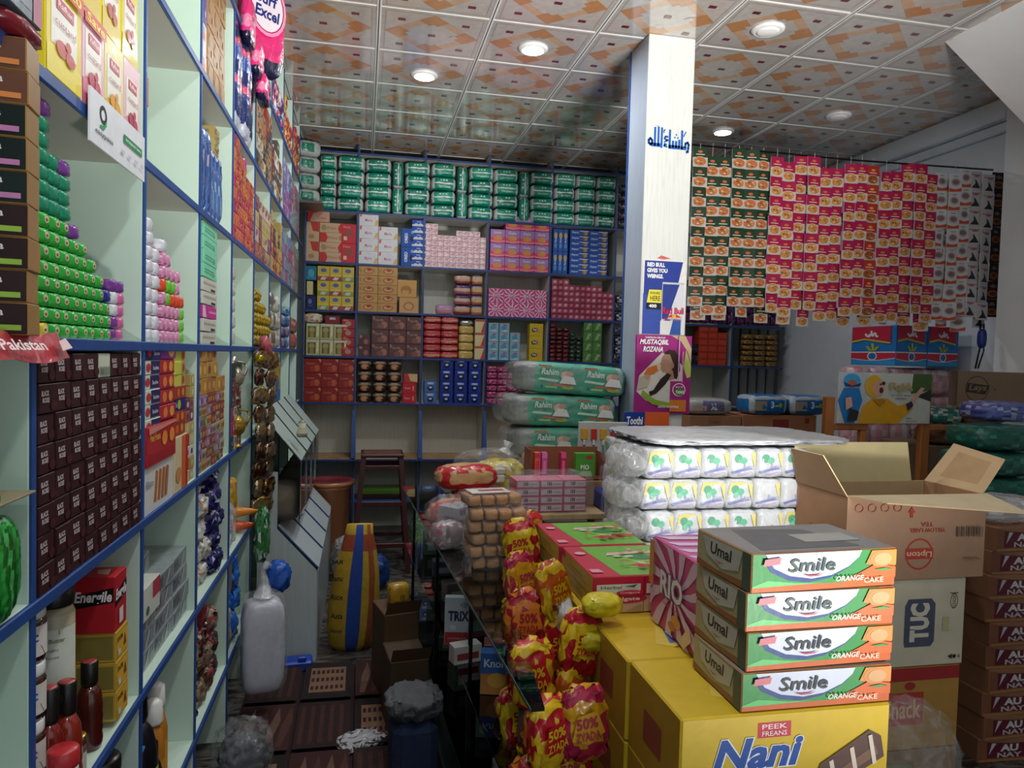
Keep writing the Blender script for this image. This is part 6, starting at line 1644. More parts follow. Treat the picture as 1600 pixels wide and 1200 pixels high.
# pink boxed soaps in film
e = empty('pink_box_bundle', (.87, 3.30, ZT), .03, 'film wrapped bundle of pink boxes with white ends on the table', 'bundle')
PB = bx(.112, .036, .14, '#c06880', F=[('r', .04, .12, .96, .88, '#c8bcc4'), ('r', .3, .3, .5, .8, '#5c5460'), ('r', .33, .3, .36, .8, '#c8bcc4'), ('r', .42, .3, .44, .8, '#c8bcc4'), ('r', .55, .45, .9, .6, '#a89ca8')], mat='gloss', top='#c87890')
for i in range(3):
    for j in range(4):
        obj('soap_box', PB, e, (-.115 + i * .114, -.07, .002 + j * .0375))
b = MB(); b.soft(.40, .21, .185, n=4, res=9, noise=.007, colf='#f0a8c0', mat='film', o=(.02, 0, -.002)); obj('wrapper', b, e)
b = MB(); b.bbox(-.10, -.09, 0, .12, .10, .09, '#1c3c8c', 'plastic', b=.01); obj('blue_box', b, None, (1.22, 3.30, ZT), 0, 'dark blue box right of the pink bundle', 'box')
b = bx(.11, .03, .08, '#8c4c3c', F=[('r', .2, .2, .8, .8, '#5c8c3c')], T=[('e', .5, .5, .3, .3, '#b85c3c'), ('r', 0, .6, .4, 1, '#4c8c3c')], mat='gloss'); obj('small_box', b, None, (1.38, 3.38, ZT), 0, 'small brown and green box beside the tray', 'box')

# ================================================================== snack packets hanging over the counter end
def snack(c1, c2, k, w_=.10, h_=.15):
    r_ = random.Random(k)
    def cf(f, u, v):
        if v > .92 or v < .08: return c1
        return c2 if (abs(u - .5) < .35 and .25 < v < .7 and r_.random() < .75) or v > .62 + .2 * u else c1
    m_ = MB(); m_.soft(w_, .045, h_, n=2.8, res=8, noise=.006, colf=cf, mat='wrap', seed=k)
    m_.deco((-w_ * .34, -.026, h_ * .30), (w_ * .68, 0, 0), (0, 0, h_ * .42), [('p', [(0, .2), (.5, 0), (1, .3), (.8, 1), (.2, .9)], c2), ('t', '50%', .15, .5, .8, .85, c1, .03), ('t', 'ZYADA', .1, .15, .85, .42, c1, .02)], mat='gloss', eps=.002)
    return m_.mesh('snack')
SN = [snack('#b01828', '#d8b81c', 1), snack('#d8b020', '#b81c28', 2), snack('#a01c3c', '#c89018', 3), snack('#c8a41c', '#a84c14', 4), snack('#981828', '#c87020', 6)]
rnd = random.Random(12)
k = 0
for col, (x, y) in enumerate([(.545, 2.30), (.505, 2.08), (.47, 1.88), (.44, 1.70), (.535, 1.92), (.53, 1.70), (.50, 1.52)]):
    e = empty('snack_strip', (x, y, [1.03, .98, .93, .88, 1.0, .93, .84][col]), R(20), f'hanging strip of red and yellow snack packets, {ORD[col]} from the back', 'snack strip', 'hanging snack strips')
    for j in range(6):
        obj('snack_packet', SN[(k + j * 2 + col) % 5], e, (rnd.uniform(-.02, .02), rnd.uniform(-.02, .02), -(j + 1) * .135), rot=(rnd.uniform(-.25, .1), rnd.uniform(-.3, .3), rnd.uniform(-.5, .5)), scale=1.15)
        k += 1
e = empty('snack_strip', (.405, 1.50, .83), R(15), 'nearest strip of crumpled red and yellow snack packets', 'snack strip')
for j in range(5):
    obj('snack_packet', SN[(j * 3 + 1) % 5], e, (rnd.uniform(-.02, .02), rnd.uniform(-.02, .02), -(j + 1) * .135), rot=(rnd.uniform(-.2, .1), rnd.uniform(-.4, .4), rnd.uniform(-.4, .4)), scale=1.1)
for i, (x, y, z, c) in enumerate([(.57, 1.74, .955, '#c8b81c'), (.555, 1.75, .875, '#c0b020')]):
    me = MB(); me.soft(.105, .07, .055, n=2.8, res=8, noise=.003, colf=lambda f, u, v: c if u < .8 else '#d8c838', mat='wrap', pinch=.2)
    obj('yellow_packet', me, None, (x + .03, y - .03, z - .01 if i else z), .1, f'{["upper", "lower"][i]} bright yellow packet hanging beside the toothpaste boxes', 'packet')
me = MB(); me.soft(.06, .34, .15, n=3, res=8, noise=.008, colf=patch('#5c3440', ['#7c4c54', '#8c6c6c', '#4c2430'], 3), mat='film_thick'); obj('plum_wrapper', me, None, (.555, 2.02, .80), 0, 'plum tinted plastic wrapper between snack strips and cartons', 'wrapper')
RPK = snack('#c01c28', '#d89018', 12, .11, .16)
obj('snack_pouch', RPK, None, (.60, 2.50, .91 - .03), R(30), 'upright red and yellow snack pouch behind the toothpaste boxes', 'pouch', scale=(.9, 1.4, 1.05))

# ================================================================== foreground cartons
def nani(front=True):
    F = [('r', 0, 0, 1, 1, '#cfae28'), ('r', .35, .745, .51, .915, '#c03040'), ('t', 'PEEK', .37, .84, .49, .895, '#f0d8d8', .01), ('t', 'FREANS', .37, .765, .49, .82, '#f0d8d8', .01),
         ('t', 'Nani', .135, .40, .575, .77, '#e8ecf4', .06, .25), ('t', 'Nani', .140, .415, .57, .76, '#1c4c9c', .035, .25),
         ('p', [(.62, .14), (.66, .02), (.98, .42), (.96, .66), (.90, .74), (.66, .40)], '#5c4038'), ('p', [(.64, .16), (.67, .08), (.95, .46), (.93, .56)], '#7c5c4c'), ('p', [(.70, .42), (.72, .44), (.75, .12), (.73, .10)], '#d8c8b8'), ('p', [(.80, .55), (.82, .57), (.85, .24), (.83, .22)], '#d8c8b8'), ('p', [(.89, .68), (.91, .69), (.94, .36), (.92, .34)], '#d8c8b8'),
         ('p', [(.70, .0), (.82, .0), (.95, .16), (.88, .24), (.78, .10)], '#a87848')]
    return F
cz = .186
TN_ = [('p', [(.22, .30), (.40, .10), (.85, .10), (.95, .35), (.80, .80), (.35, .85)], '#d0b84c'), ('t', 'Nani', .30, .30, .80, .62, '#5c6ca8', .03, .2), ('p', [(.3, .2), (.8, .1), (.9, .28), (.4, .3)], '#7c5848')]
NA = bx(.45, cz - .002, .262, '#c9a828', F=nani(), L=[('r', .0, .0, 1, 1, '#a8822c'), ('p', [(.32, .28), (.68, .28), (.68, .66), (.32, .66)], '#8c4438')], T=TN_, mat='gloss', b=.004)
for r_ in range(5):
    for c in range(3):
        if r_ < 2 and c: continue
        o = obj('wafer_carton', NA, None, (.822 - .006 * c, 1.235 + c * .2655, r_ * cz), 0,
            {0: 'yellow wafer carton with blue Nani lettering', 1: 'yellow wafer carton behind the front one', 2: 'yellow wafer carton under the toothpaste boxes'}[c].replace('Nani', 'script') + f', {["floor level", "second level", "third level", "second from top", "top"][r_]}', 'box', 'yellow wafer cartons')
for c in (1, 2):
    b = MB(); b.bbox(-.22, 0, 0, .22, .25, 2 * cz - .004, '#8c6c44', 'kraft'); obj('brown_carton', b, None, (.815, 1.245 + c * .2655, 0), 0, f'brown carton on the floor under the yellow cartons, {["nearer", "farther"][c - 1]}', 'box')
ZN = 5 * cz + .0005
# toothpaste cartons (red, white, green)
CGF = [('r', 0, 0, 1, 1, '#c02440'), ('r', .04, .30, .48, .98, '#c02440'), ('r', .03, .08, .47, .62, '#d8dcd4'), ('r', .53, .08, .97, .62, '#d8dcd4'), ('t', 'Herbal', .07, .38, .28, .54, '#4c7c5c', .01), ('t', 'Herbal', .57, .38, .78, .54, '#4c7c5c', .01), ('p', [(.30, .5), (.44, .6), (.40, .44)], '#3c6c44'), ('e', .36, .16, .14, .14, '#c83048', 12), ('e', .86, .16, .13, .14, '#c83048', 12), ('t', 'Colgate', .26, .10, .46, .22, '#f0d8dc', .01), ('t', 'Colgate', .76, .10, .97, .22, '#f0d8dc', .01), ('r', .495, 0, .505, 1, '#7c1828')]
CGT = [('r', 0, 0, 1, 1, '#b82840'), ('p', [(.28, .02), (1, .02), (1, .98), (.18, .98)], '#6ca83c'), ('p', [(.40, .25), (.9, .2), (.95, .5), (.5, .55)], '#7cb84c'), ('p', [(.45, .30), (.7, .22), (1, .34), (1, .44), (.66, .40)], '#b84c3c'), ('e', .72, .55, .16, .08, '#3c8050'), ('p', [(.35, .62), (.9, .70), (.9, .78), (.4, .72)], '#d0b0a8'), ('p', [(.02, .1), (.14, .1), (.12, .2), (.02, .2)], '#d890a0'), ('e', .10, .72, .06, .05, '#d8a0b0')]
CGL = [('r', 0, 0, 1, 1, '#b89a48'), ('r', 0, .6, .12, 1, '#b82840'), ('r', .2, .3, .8, .34, '#8c6c34'), ('r', .3, .5, .7, .56, '#8c6c34')]
rc = random.Random(6)
CGT = CGT + [('e', rc.uniform(.38, .95), rc.uniform(.12, .9), rc.uniform(.02, .06), rc.uniform(.012, .03), rc.choice(['#8cc850', '#3c7c38', '#c8d8b8', '#b83c44', '#5c9c3c', '#d8a8a0']), 7) for _ in range(34)]
CG = bx(.28, .052, .30, '#c02440', F=CGF, T=CGT, L=CGL, mat='gloss')
CG2 = bx(.28, .045, .30, '#c8a078', F=[('r', 0, 0, 1, 1, '#cca888'), ('r', .495, 0, .505, 1, '#8c6c54'), ('e', .30, .85, .24, .3, '#c02c48', 14), ('e', .82, .85, .2, .3, '#c02c48', 14), ('t', 'Colgate', .16, .68, .46, .98, '#f0d8dc', .02), ('t', 'Colgate', .66, .68, .96, .98, '#f0d8dc', .02), ('p', [(.3, 0), (.48, 0), (.48, .5)], '#b09060')], L=CGL, mat='gloss')
obj('toothpaste_carton', CG2, None, (.742, 1.785, ZN), .0, 'lower tan and red toothpaste carton on the yellow cartons', 'box')
obj('toothpaste_carton', CG, None, (.740, 1.783, ZN + .0455), .0, 'upper red toothpaste carton with a green leafy top', 'box')
obj('toothpaste_carton', CG2, None, (.735, 2.095, ZN), .0, 'tan toothpaste carton in the row behind, lower', 'box')
obj('toothpaste_carton', CG, None, (.733, 2.093, ZN + .0455), .0, 'red toothpaste carton with green top in the row behind', 'box')
GB = bx(.26, .03, .12, '#8cb848', F=[('r', 0, 0, .2, 1, '#c8b428')], T=[('r', 0, 0, .22, 1, '#d0c030'), ('p', [(.25, .2), (.7, .1), (.7, .8), (.3, .8)], '#c8d0b8'), ('e', .45, .5, .1, .2, '#c84c5c'), ('p', [(.6, .3), (.8, .6), (.6, .9)], '#b87858')], mat='gloss')
obj('green_packet', GB, None, (.79, 2.44, ZN + .02), -.05, 'lime green and yellow packet lying behind the toothpaste cartons', 'packet')
b = MB(); b.bbox(-.15, 0, 0, .15, .28, ZN + .019, '#8c6c44', 'kraft'); obj('brown_carton', b, None, (.78, 2.42, 0), 0, 'tall brown carton under the lime green packet', 'box')
# pink swirl carton
def riobig(fl):
    F = [('r', 0, 0, 1, 1, '#bc4a7c')]
    cx_, cy_ = .55, .52
    for k in range(12):
        a = 2 * math.pi * k / 12
        ps = []
        for t_ in (0, .25, .5, .75, 1.0):
            ps.append((a + .35 * t_, .12 + .75 * t_))
        out_ = [(cx_ + r_ * math.cos(q), cy_ + r_ * math.sin(q)) for q, r_ in ps] + [(cx_ + r_ * math.cos(q + .26), cy_ + r_ * math.sin(q + .26)) for q, r_ in ps[::-1]]
        out_ = [(min(1, max(0, x)), min(1, max(0, y))) for x, y in out_]
        F.append(('p', out_, '#d4b4c8'))
    F += [('t', 'RIO', .24, .40, .74, .72, '#8c6c80', .09), ('t', 'RIO', .25, .42, .73, .70, '#d8d4d8', .03), ('t', 'Strawberry Vanilla', .28, .30, .70, .37, '#b84c60', .01),
          ('e', .62, .22, .10, .07, '#c88c4c'), ('e', .54, .14, .08, .05, '#b86c48'), ('r', 0, .45, .10, .98, '#c0803c'), ('p', [(.80, 0), (.95, .16), (.9, .3), (.74, .1)], '#d8b890')]
    return F
RB = bx(.36, .216, .27, '#c45a8c', L=riobig(1), F=[('r', 0, 0, 1, 1, '#c85c90'), ('r', 0, .55, .3, 1, '#c8a030')], T=[('r', 0, 0, 1, 1, '#c464a0')] + [('p', [(.05, .15 + .22 * k), (1, .05 + .22 * k), (1, .13 + .22 * k), (.0, .27 + .22 * k)], '#dcc0d8') for k in range(4)], mat='gloss', b=.003)
obj('wafer_carton', RB, None, (.925, 1.47, ZN), 0, 'pink carton with white swirl rays standing behind the orange boxes', 'box')
# four orange and green cake boxes
def smile(k):
    F = [('r', 0, 0, 1, 1, '#c05c24'), ('p', [(0, .16), (.62, .14), (.80, .50), (.90, 1), (0, 1)], '#2f8640'), ('p', [(0, .16), (.1, .3), (.3, .2), (.5, .17), (0, .12)], '#5cb868'),
         ('p', [(.06, .90), (.12, .52), (.24, .28), (.38, .20), (.52, .28), (.66, .54), (.73, .80), (.75, 1)], '#25407c'), ('p', [(.08, 1), (.14, .62), (.25, .40), (.40, .30), (.54, .37), (.66, .58), (.73, .82), (.75, 1)], '#c4cada'),
         ('p', [(.72, .35), (.80, .22), (1, .22), (1, .5), (.86, .62)], '#c8602c'), ('p', [(.78, .62), (.82, .98), (1, .98), (1, .55)], '#d08438'), ('e', .89, .74, .085, .22, '#c88448', 14), ('e', .90, .74, .065, .17, '#c89868', 12), ('p', [(.84, .46), (.92, .50), (.98, .44), (.9, .42)], '#4c8c44'),
         ('t', 'Smile', .235, .50, .56, .86, '#3c4c44' if k < 2 else '#22262a', .015, .15), ('p', [(.33, .44), (.38, .37), (.44, .38), (.48, .45), (.43, .41), (.38, .41)], '#b84050'),
         ('p', [(.06, .70), (.17, .74), (.18, .92), (.07, .88)], '#c87078'), ('t', 'ORANGE', .56, .20, .76, .34, '#d8d4c8', .02, .2), ('t', 'CAKE', .76, .12, .90, .26, '#e8c8b0', .01)]
    L = [('r', 0, 0, 1, 1, '#a89c78'), ('p', [(.0, 0), (1, 0), (1, .22), (.4, .12), (0, .2)], '#8c5c38'), ('r', .86, .0, 1, 1, '#48584c'), ('p', [(.12, .95), (.2, .45), (.5, .22), (.8, .4), (.86, .95)], '#b4b0a4'), ('t', 'Umal', .28, .52, .68, .86, '#2c2c28', .02, .1), ('p', [(.36, .42), (.46, .34), (.56, .42), (.46, .38)], '#a85c5c')]
    return bx(.325, .0755, .205, '#b87848', F=F, L=L, T=[('r', 0, 0, 1, 1, '#8c8c8c'), ('p', [(.1, .1), (.8, .1), (.7, .8), (.2, .9)], '#6c7074'), ('r', .5, .3, .9, .6, '#a8aca8')], mat='gloss')
for j in range(4):
    a = [.01, .045, .02, .075][j]
    o = obj('cake_box', smile(3 - j if j < 4 else 0), None, (.883 + [-.0, .008, .004, .006][j], 1.238 + [0, .006, .004, .0][j], ZN + j * .0775), -a * 0 + [-.0, .03, .01, .05][j], f'green and orange cake box with a white oval, {["bottom", "second from bottom", "third from bottom", "top"][j]} of four', 'box', 'stacked green and orange cake boxes')

# ================================================================== tissue rolls bundles
def rollpack(k):
    r_ = random.Random(k)
    m_ = MB(); m_.soft(.113, .112, .114, n=9, res=5, noise=.002, colf='#b8babe', mat='wrap', seed=k)
    it = [('p', [(.0, .50), (.1, .98), (.9, .99), (.5, .86), (.15, .62)], '#c8b85c'), ('e', .30, .70, .17, .17, '#2f8c64', 9), ('e', .52, .62, .15, .13, '#3ca078', 8), ('e', .34, .50, .11, .12, '#58b088', 8), ('p', [(.80, .9), (1, .95), (1, .3), (.92, .5)], '#c8b85c'), ('p', [(.0, .2), (.7, .36), (.95, .3), (.6, .24), (.1, .12)], '#5860a0'), ('p', [(.3, .05), (.9, .16), (.9, .2), (.3, .1)], '#a888b0'), ('t', 'Rose', .5, .3, .9, .5, '#8c90b8', .0, .2)]
    if k % 2: it = it[1:3] + it[4:]
    if k == 4: it = it[4:]
    m_.deco((-.05, -.0565, .006), (.10, 0, 0), (0, 0, .10), it, mat='gloss', eps=.0006)
    m_.deco((-.0565, .05, .006), (0, -.10, 0), (0, 0, .10), it[:3], mat='gloss', eps=.0006)
    return m_.mesh('roll')
RPs = [rollpack(k) for k in range(5)]
b = MB(); b.bbox(-.36, -.02, 0, .40, .60, .80, '#7c6448', 'kraft', b=.004); obj('large_carton', b, None, (1.38, 2.53, 0), .0, 'large brown carton beneath the tissue roll bundles', 'box')
rnd = random.Random(17)
for t_ in range(4):
    e = empty('tissue_bundle', (1.37 + [0, .01, -.01, .0][t_], 2.50, .803 + t_ * .118), [.01, .02, -.01, .015][t_], f'clear bundle of white tissue rolls with green prints, {["bottom", "second", "third", "top"][t_]} layer', 'tissue bundle', 'tissue roll bundles')
    for i in range(6):
        for j in range(5):
            if j > 3: continue
            if j > 0 and 0 < i < 5 and t_ < 3 and j < 3: continue
            obj('tissue_roll', rnd.choice(RPs), e, (-.285 + i * .114, .058 + j * .116, .001), rz=rnd.uniform(-.04, .04))
    b = MB(); b.soft(.735, .50, .1155, n=8, res=14, noise=.002, colf='#e8ecf0', mat='film', o=(-.005, .235, -.001), seed=t_); obj('wrapper', b, e)
    b = MB(); b.soft(.13, .22, .118, n=2.6, res=12, noise=.004, colf='#c8ccd0', mat='film_thick', o=(-.385, .08, .005), seed=t_ + 9); obj('wrapper_tail', b, e, label='crumpled gathered plastic end')
b = MB(); b.soft(.90, .56, .022, n=6, res=18, noise=.0035, colf='#b4b8bc', mat='wrap'); obj('plastic_sheet', b, None, (1.49, 2.775, .803 + 4 * .118 + .008), .02, 'greyish plastic sheet spread on top of the tissue bundles', 'plastic')
b = MB(); b.bbox(-.22, -.2, 0, .22, .3, 1.20, '#8a7252', 'kraft'); obj('large_carton', b, None, (2.10, 3.0, 0), 0, 'tall brown carton behind the open tea carton', 'box')

# ================================================================== open tea carton, cracker carton and others on the right
KC = '#a88468'
e = empty('open_carton', (1.94, 2.20, .845), 0, 'open brown tea carton with raised flaps and red upside down print', 'box')
hw, dp, hh = .285, .30, .30
b = MB(); b.bbox(-hw, 0, 0, hw, .005, hh, KC, 'kraft', b=.001)
b.deco((-hw, -.0, 0), (2 * hw, 0, 0), (0, 0, hh), [('ring', .52, .30, .10, .19, .12, '#b03a2c'), ('p', [(.42, .24), (.62, .24), (.62, .37), (.42, .37)], '#b03a2c'), ('ti', 'Lipton', .43, .26, .61, .35, '#dcb898', .02), ('ti', 'YELLOW LABEL', .44, .56, .70, .61, '#a83c2c', .01), ('ti', 'TEA', .52, .63, .61, .68, '#a83c2c', .01),
    ('p', [(.44, .74), (.46, .74), (.46, .80), (.475, .80), (.45, .87), (.425, .80), (.44, .80)], '#b03a2c')] + [('ring', .08 + .09 * k, .86, .03, .05, .2, '#b86a50') for k in range(4)] + [('r', .78 + .0125 * k, .50, .78 + .0125 * k + (.004 if k % 3 else .008), .62, '#3a322c') for k in range(15)] + [('r', .84, .22, .95, .235, '#a87c60'), ('ti', '41234567', .83, .22, .95, .25, '#8c5c44', 0)], mat='kraft')
obj('front_panel', b, e)
b = MB(); b.bbox(-hw, .0055, 0, -hw + .005, dp, hh, '#a07654', 'kraft', b=.001); b.deco((-hw, dp, 0), (0, -dp, 0), (0, 0, hh), [('ring', .2 + .15 * k, .25, .05, .05, .2, '#a05a44') for k in range(4)] + [('t', 'fragile', .3, .5, .8, .55, '#a05a44', 0)], mat='kraft'); obj('side_panel', b, e)
b = MB(); b.bbox(hw - .005, .0055, 0, hw, dp, hh, '#a88060', 'kraft', b=.001); obj('side_panel', b, e)
b = MB(); b.bbox(-hw + .0055, dp - .005, 0, hw - .0055, dp, hh, '#b8a078', 'kraft', b=.001); obj('back_panel', b, e)
b = MB(); b.bbox(-hw + .0055, .0055, 0, hw - .0055, dp - .0055, .005, '#b8a078', 'kraft', b=.001); obj('bottom_panel', b, e)
def flap(a, b_, c, d, col1, col2):
    m_ = MB()
    n_ = (Vector(b_) - Vector(a)).cross(Vector(d) - Vector(a)).normalized() * .004
    vs = [Vector(v) for v in (a, b_, c, d)] + [Vector(v) - n_ for v in (a, b_, c, d)]
    m_.add(vs, [(0, 1, 2, 3), (7, 6, 5, 4), (0, 4, 5, 1), (1, 5, 6, 2), (2, 6, 7, 3), (3, 7, 4, 0)], [col1, col2] + ['#c8ac80'] * 4, 'kraft')
    return m_
obj('flap', flap((-hw, 0, hh), (hw, 0, hh), (hw + .05, -.13, hh - .045), (-hw + .05, -.13, hh + .0), '#cfc3a2', '#c8b898'), e, label='front flap folded outwards')
obj('flap', flap((-hw + .0, dp, hh + .0), (hw - .06, dp, hh + .0), (hw - .06, dp + .03, hh + .15), (-hw, dp + .03, hh + .15), '#bdb083', '#a88860'), e, label='raised back flap')
obj('flap', flap((-hw, 0.0, hh), (-hw, dp, hh), (-hw - .03, dp, hh + .13), (-hw - .03, .10, hh + .13), '#a88460', '#a88460'), e, label='raised left flap')
obj('flap', flap((hw, dp, hh), (hw, .02, hh), (hw + .13, .06, hh + .12), (hw + .13, dp, hh + .15), '#c0a47c', '#b09068'), e, label='right flap opened outwards')
b = MB(); b.soft(.18, .12, .08, n=2.4, res=7, noise=.01, colf=patch('#8c8474', ['#5c5448', '#b8b0a0'], 2), mat='wrap'); obj('packet', b, None, (2.05, 2.36, .852), 0, 'patterned packet inside the open tea carton', 'packet')
TU = bx(.46, .32, .34, '#c6bca0', F=[('r', 0, 0, 1, 1, '#cbc2aa'), ('p', [(.46, .22), (.70, .22), (.73, .28), (.73, .72), (.69, .78), (.48, .78), (.45, .70), (.45, .28)], '#4c5264'), ('tv', 'TUC', .50, .28, .68, .73, '#d6cfbc', .06),
    ('ring', .90, .74, .035, .09, .12, '#3c3830'), ('tv', '12X24', .885, .68, .915, .80, '#3c3830', .0), ('r', .86, .83, .935, .84, '#5c5648'), ('r', .80, .40, .86, .56, '#bcb488'), ('p', [(.86, .09), (.90, .12), (.90, .06)], '#2c2820'), ('e', .92, .09, .018, .024, '#2c2820', 8), ('t', '@', .95, .07, .975, .11, '#2c2820', .01)], mat='kraft', b=.004)
obj('cracker_carton', TU, None, (1.935, 2.21, .522), 0, 'cream cracker carton with a grey lettered badge turned sideways', 'box')
b = bx(.46, .30, .34, '#a87a34', F=[('r', 0, .84, 1, 1, '#9c2426'), ('r', 0, 0, 1, .84, '#ac8038'), ('r', .3, .3, .68, .70, '#b03028'), ('t', 'Snack', .33, .38, .66, .62, '#d8b080', .02), ('e', .55, .78, .05, .05, '#9c2c28')], mat='kraft')
obj('yellow_red_carton', b, None, (1.925, 2.21, .220), 0, 'ochre carton with a red top band under the cracker carton', 'box')
b = bx(.46, .216, .34, '#8c6c48', mat='kraft'); obj('brown_carton', b, None, (1.93, 2.21, .0), 0, 'plain brown carton at the floor under the ochre one', 'box')
e = empty('plastic_bag', (1.66, 1.88, 0), 0, 'clear plastic bag of green and blue packets before the ochre carton', 'bag')
b = MB(); b.soft(.22, .18, .36, n=2.8, res=9, noise=.01, colf=patch('#5c7860', ['#8ca890', '#3c5c8c', '#a8b8a8', '#48683c'], 3), mat='wrap', o=(0, 0, .0)); obj('contents', b, e)
b = MB(); b.soft(.30, .25, .58, n=2.5, res=11, noise=.014, colf='#e4e8ec', mat='film', o=(0, 0, 0)); obj('wrapper', b, e)
b = MB(); b.bbox(-.22, -.15, 0, .22, .12, .5, '#8c6c48', 'kraft'); 
# brown carton stack to the right
BC_ = bx(.42, .186, .44, '#8a6c4e', F=[('r', 0, 0, 1, 1, '#7d6146'), ('e', .28, .72, .03, .05, '#3c2c24', 8), ('r', .1, .3, .4, .33, '#5c4634')], side='#6c543c', mat='kraft')
for j in range(5):
    obj('brown_carton', BC_, None, (2.62 + (.02 if j % 2 else 0), 2.78, j * .187), 0, f'plain brown carton in the right hand stack, {["floor level", "second", "third", "fourth", "top"][j]}', 'box', 'brown cartons stacked at the right')
TR = bx(.34, .096, .30, '#8c6448', F=[('p', [(0, 1), (.0, 0), (1, 0), (1, 1), (.75, .8), (.5, .72), (.25, .8)], '#7c4c34'), ('p', [(.12, .15), (.12, .86), (.5, .76), (.88, .86), (.88, .15)], '#5c1c28'), ('t', 'AU', .30, .42, .55, .74, '#c8c4c4', .05), ('t', 'NAY', .26, .16, .60, .38, '#b8b0b0', .03), ('p', [(.14, .3), (.24, .8), (.18, .82)], '#b8b8bc'), ('p', [(.66, .3), (.8, .82), (.74, .84)], '#b8b8bc'), ('r', 0, 0, 1, .12, '#9c6c44')], mat='gloss')
for j in range(10):
    obj('snack_tray', TR, None, (2.655 + random.uniform(-.012, .012), 2.42, j * .0965), random.uniform(-.05, .05), f'brown snack tray box with a dark red panel, {ORD[j]} from the floor', 'box', 'snack tray boxes at the right edge')
b = MB(); b.soft(.42, .30, .09, n=3, res=8, noise=.008, colf='#8c7460', mat='film_thick'); obj('brown_bag', b, None, (2.68, 2.58, .967), 0, 'brownish plastic bag on top of the snack trays', 'bag')
# teal diaper packs and lilac pack further right
TD = sp(.40, .13, .30, patch('#17584c', ['#1f6c5c', '#3c8074', '#134a40'], 4), n=4, res=9, noise=.004)
for j in range(10):
    obj('teal_pack', TD, None, (3.22 + (.02 if j % 2 else -.01), 3.05, j * .1312), random.uniform(-.05, .05), f'dark teal diaper pack in the far right pile, {ORD[j]} from the floor', 'pack', 'dark teal diaper packs at the far right')
LI = sp(.34, .11, .26, patch('#5864a8', ['#8c90c8', '#3c4488', '#a8b0c8'], 4), n=3.5, res=8, noise=.005)
obj('lilac_pack', LI, None, (3.42, 3.22, 10 * .1315), 0, 'blue and lilac pack on top of the dark teal pile', 'pack')
BRB = sp(.30, .11, .24, patch('#7c5838', ['#8c6844', '#6c4428'], 4), n=3.4, res=7, noise=.004)
TLB = sp(.24, .11, .24, patch('#1c5c58', ['#3c8c84', '#a8b0a8'], 3), n=3.4, res=7, noise=.004)
b = MB(); b.bbox(-.30, 0, 0, .40, .40, 1.14, '#6c5844', 'kraft'); obj('large_carton', b, None, (3.55, 3.62, 0), 0, 'large dark brown carton in the right corner pile', 'box')
obj('brown_pack', BRB, None, (3.44, 3.62, 1.141), 0, 'golden brown bagged pack, lower, under the crisps carton', 'pack')
obj('brown_pack', BRB, None, (3.66, 3.62, 1.255), 0, 'golden brown bagged pack directly under the crisps carton', 'pack')
obj('teal_pack', TLB, None, (3.38, 3.62, 1.255), 0, 'teal bagged pack beside the golden brown one', 'pack')
obj('brown_pack', BRB, None, (3.76, 3.62, 1.141), 0, 'golden brown bagged pack at the right of the lower pair', 'pack')
LY = bx(.37, .215, .20, '#6e5b49', F=[('r', 0, 0, 1, 1, '#75614d'), ('ring', .28, .52, .17, .36, .06, '#2c241e'), ('p', [(.12, .42), (.40, .36), (.46, .62), (.14, .68)], '#2c241e'), ('t', 'Lays', .16, .42, .42, .64, '#75614d', .03, .2), ('r', .52, .50, .55, .53, '#4c3c30')], mat='kraft')
obj('crisps_carton', LY, None, (3.70, 3.66, 1.367), R(-30), 'brown crisps carton with a round black emblem by the right wall', 'box')

# pink tissue bundles, blue juice cartons, board and wooden frame
b = MB(); b.bbox(-.48, 0, 0, .48, .40, 1.02, '#6a5644', 'kraft'); obj('large_carton', b, None, (3.56, 4.33, 0), 0, 'large brown carton beneath the pink wrapped bundles', 'box')
PKr = [sp(.155, .185, .16, patch('#c08a94', ['#b87480', '#d0a8b0', '#c8c0c4'], k), n=6, res=4, noise=.002, seed=k) for k in range(3)]
for j in range(3):
    e = empty('pink_bundle', (3.66 + [0, .02, -.01][j], 4.33, 1.022 + j * .192), [.01, -.02, .02][j], f'clear wrapped bundle of pink packs, {["bottom", "middle", "top"][j]} of three', 'bundle', 'pink wrapped bundles')
    for i in range(5):
        obj('pink_pack', PKr[(i + j) % 3], e, (-.32 + i * .16, .0, .001))
    b = MB(); b.soft(.92, .24, .189, n=4.5, res=10, noise=.004, colf='#e8dce0', mat='film', o=(.02, .085, -.004), seed=j)
    obj('wrapper', b, e)
    b = MB(); b.deco((.0, -.05, .10), (.3, 0, 0), (0, 0, .06), [('ring', .1, .5, .06, .36, .25, '#4c4448'), ('t', 'ROSE 100', .35, .3, .9, .7, '#7c7478', .01)], mat='gloss'); obj('print', b, e)
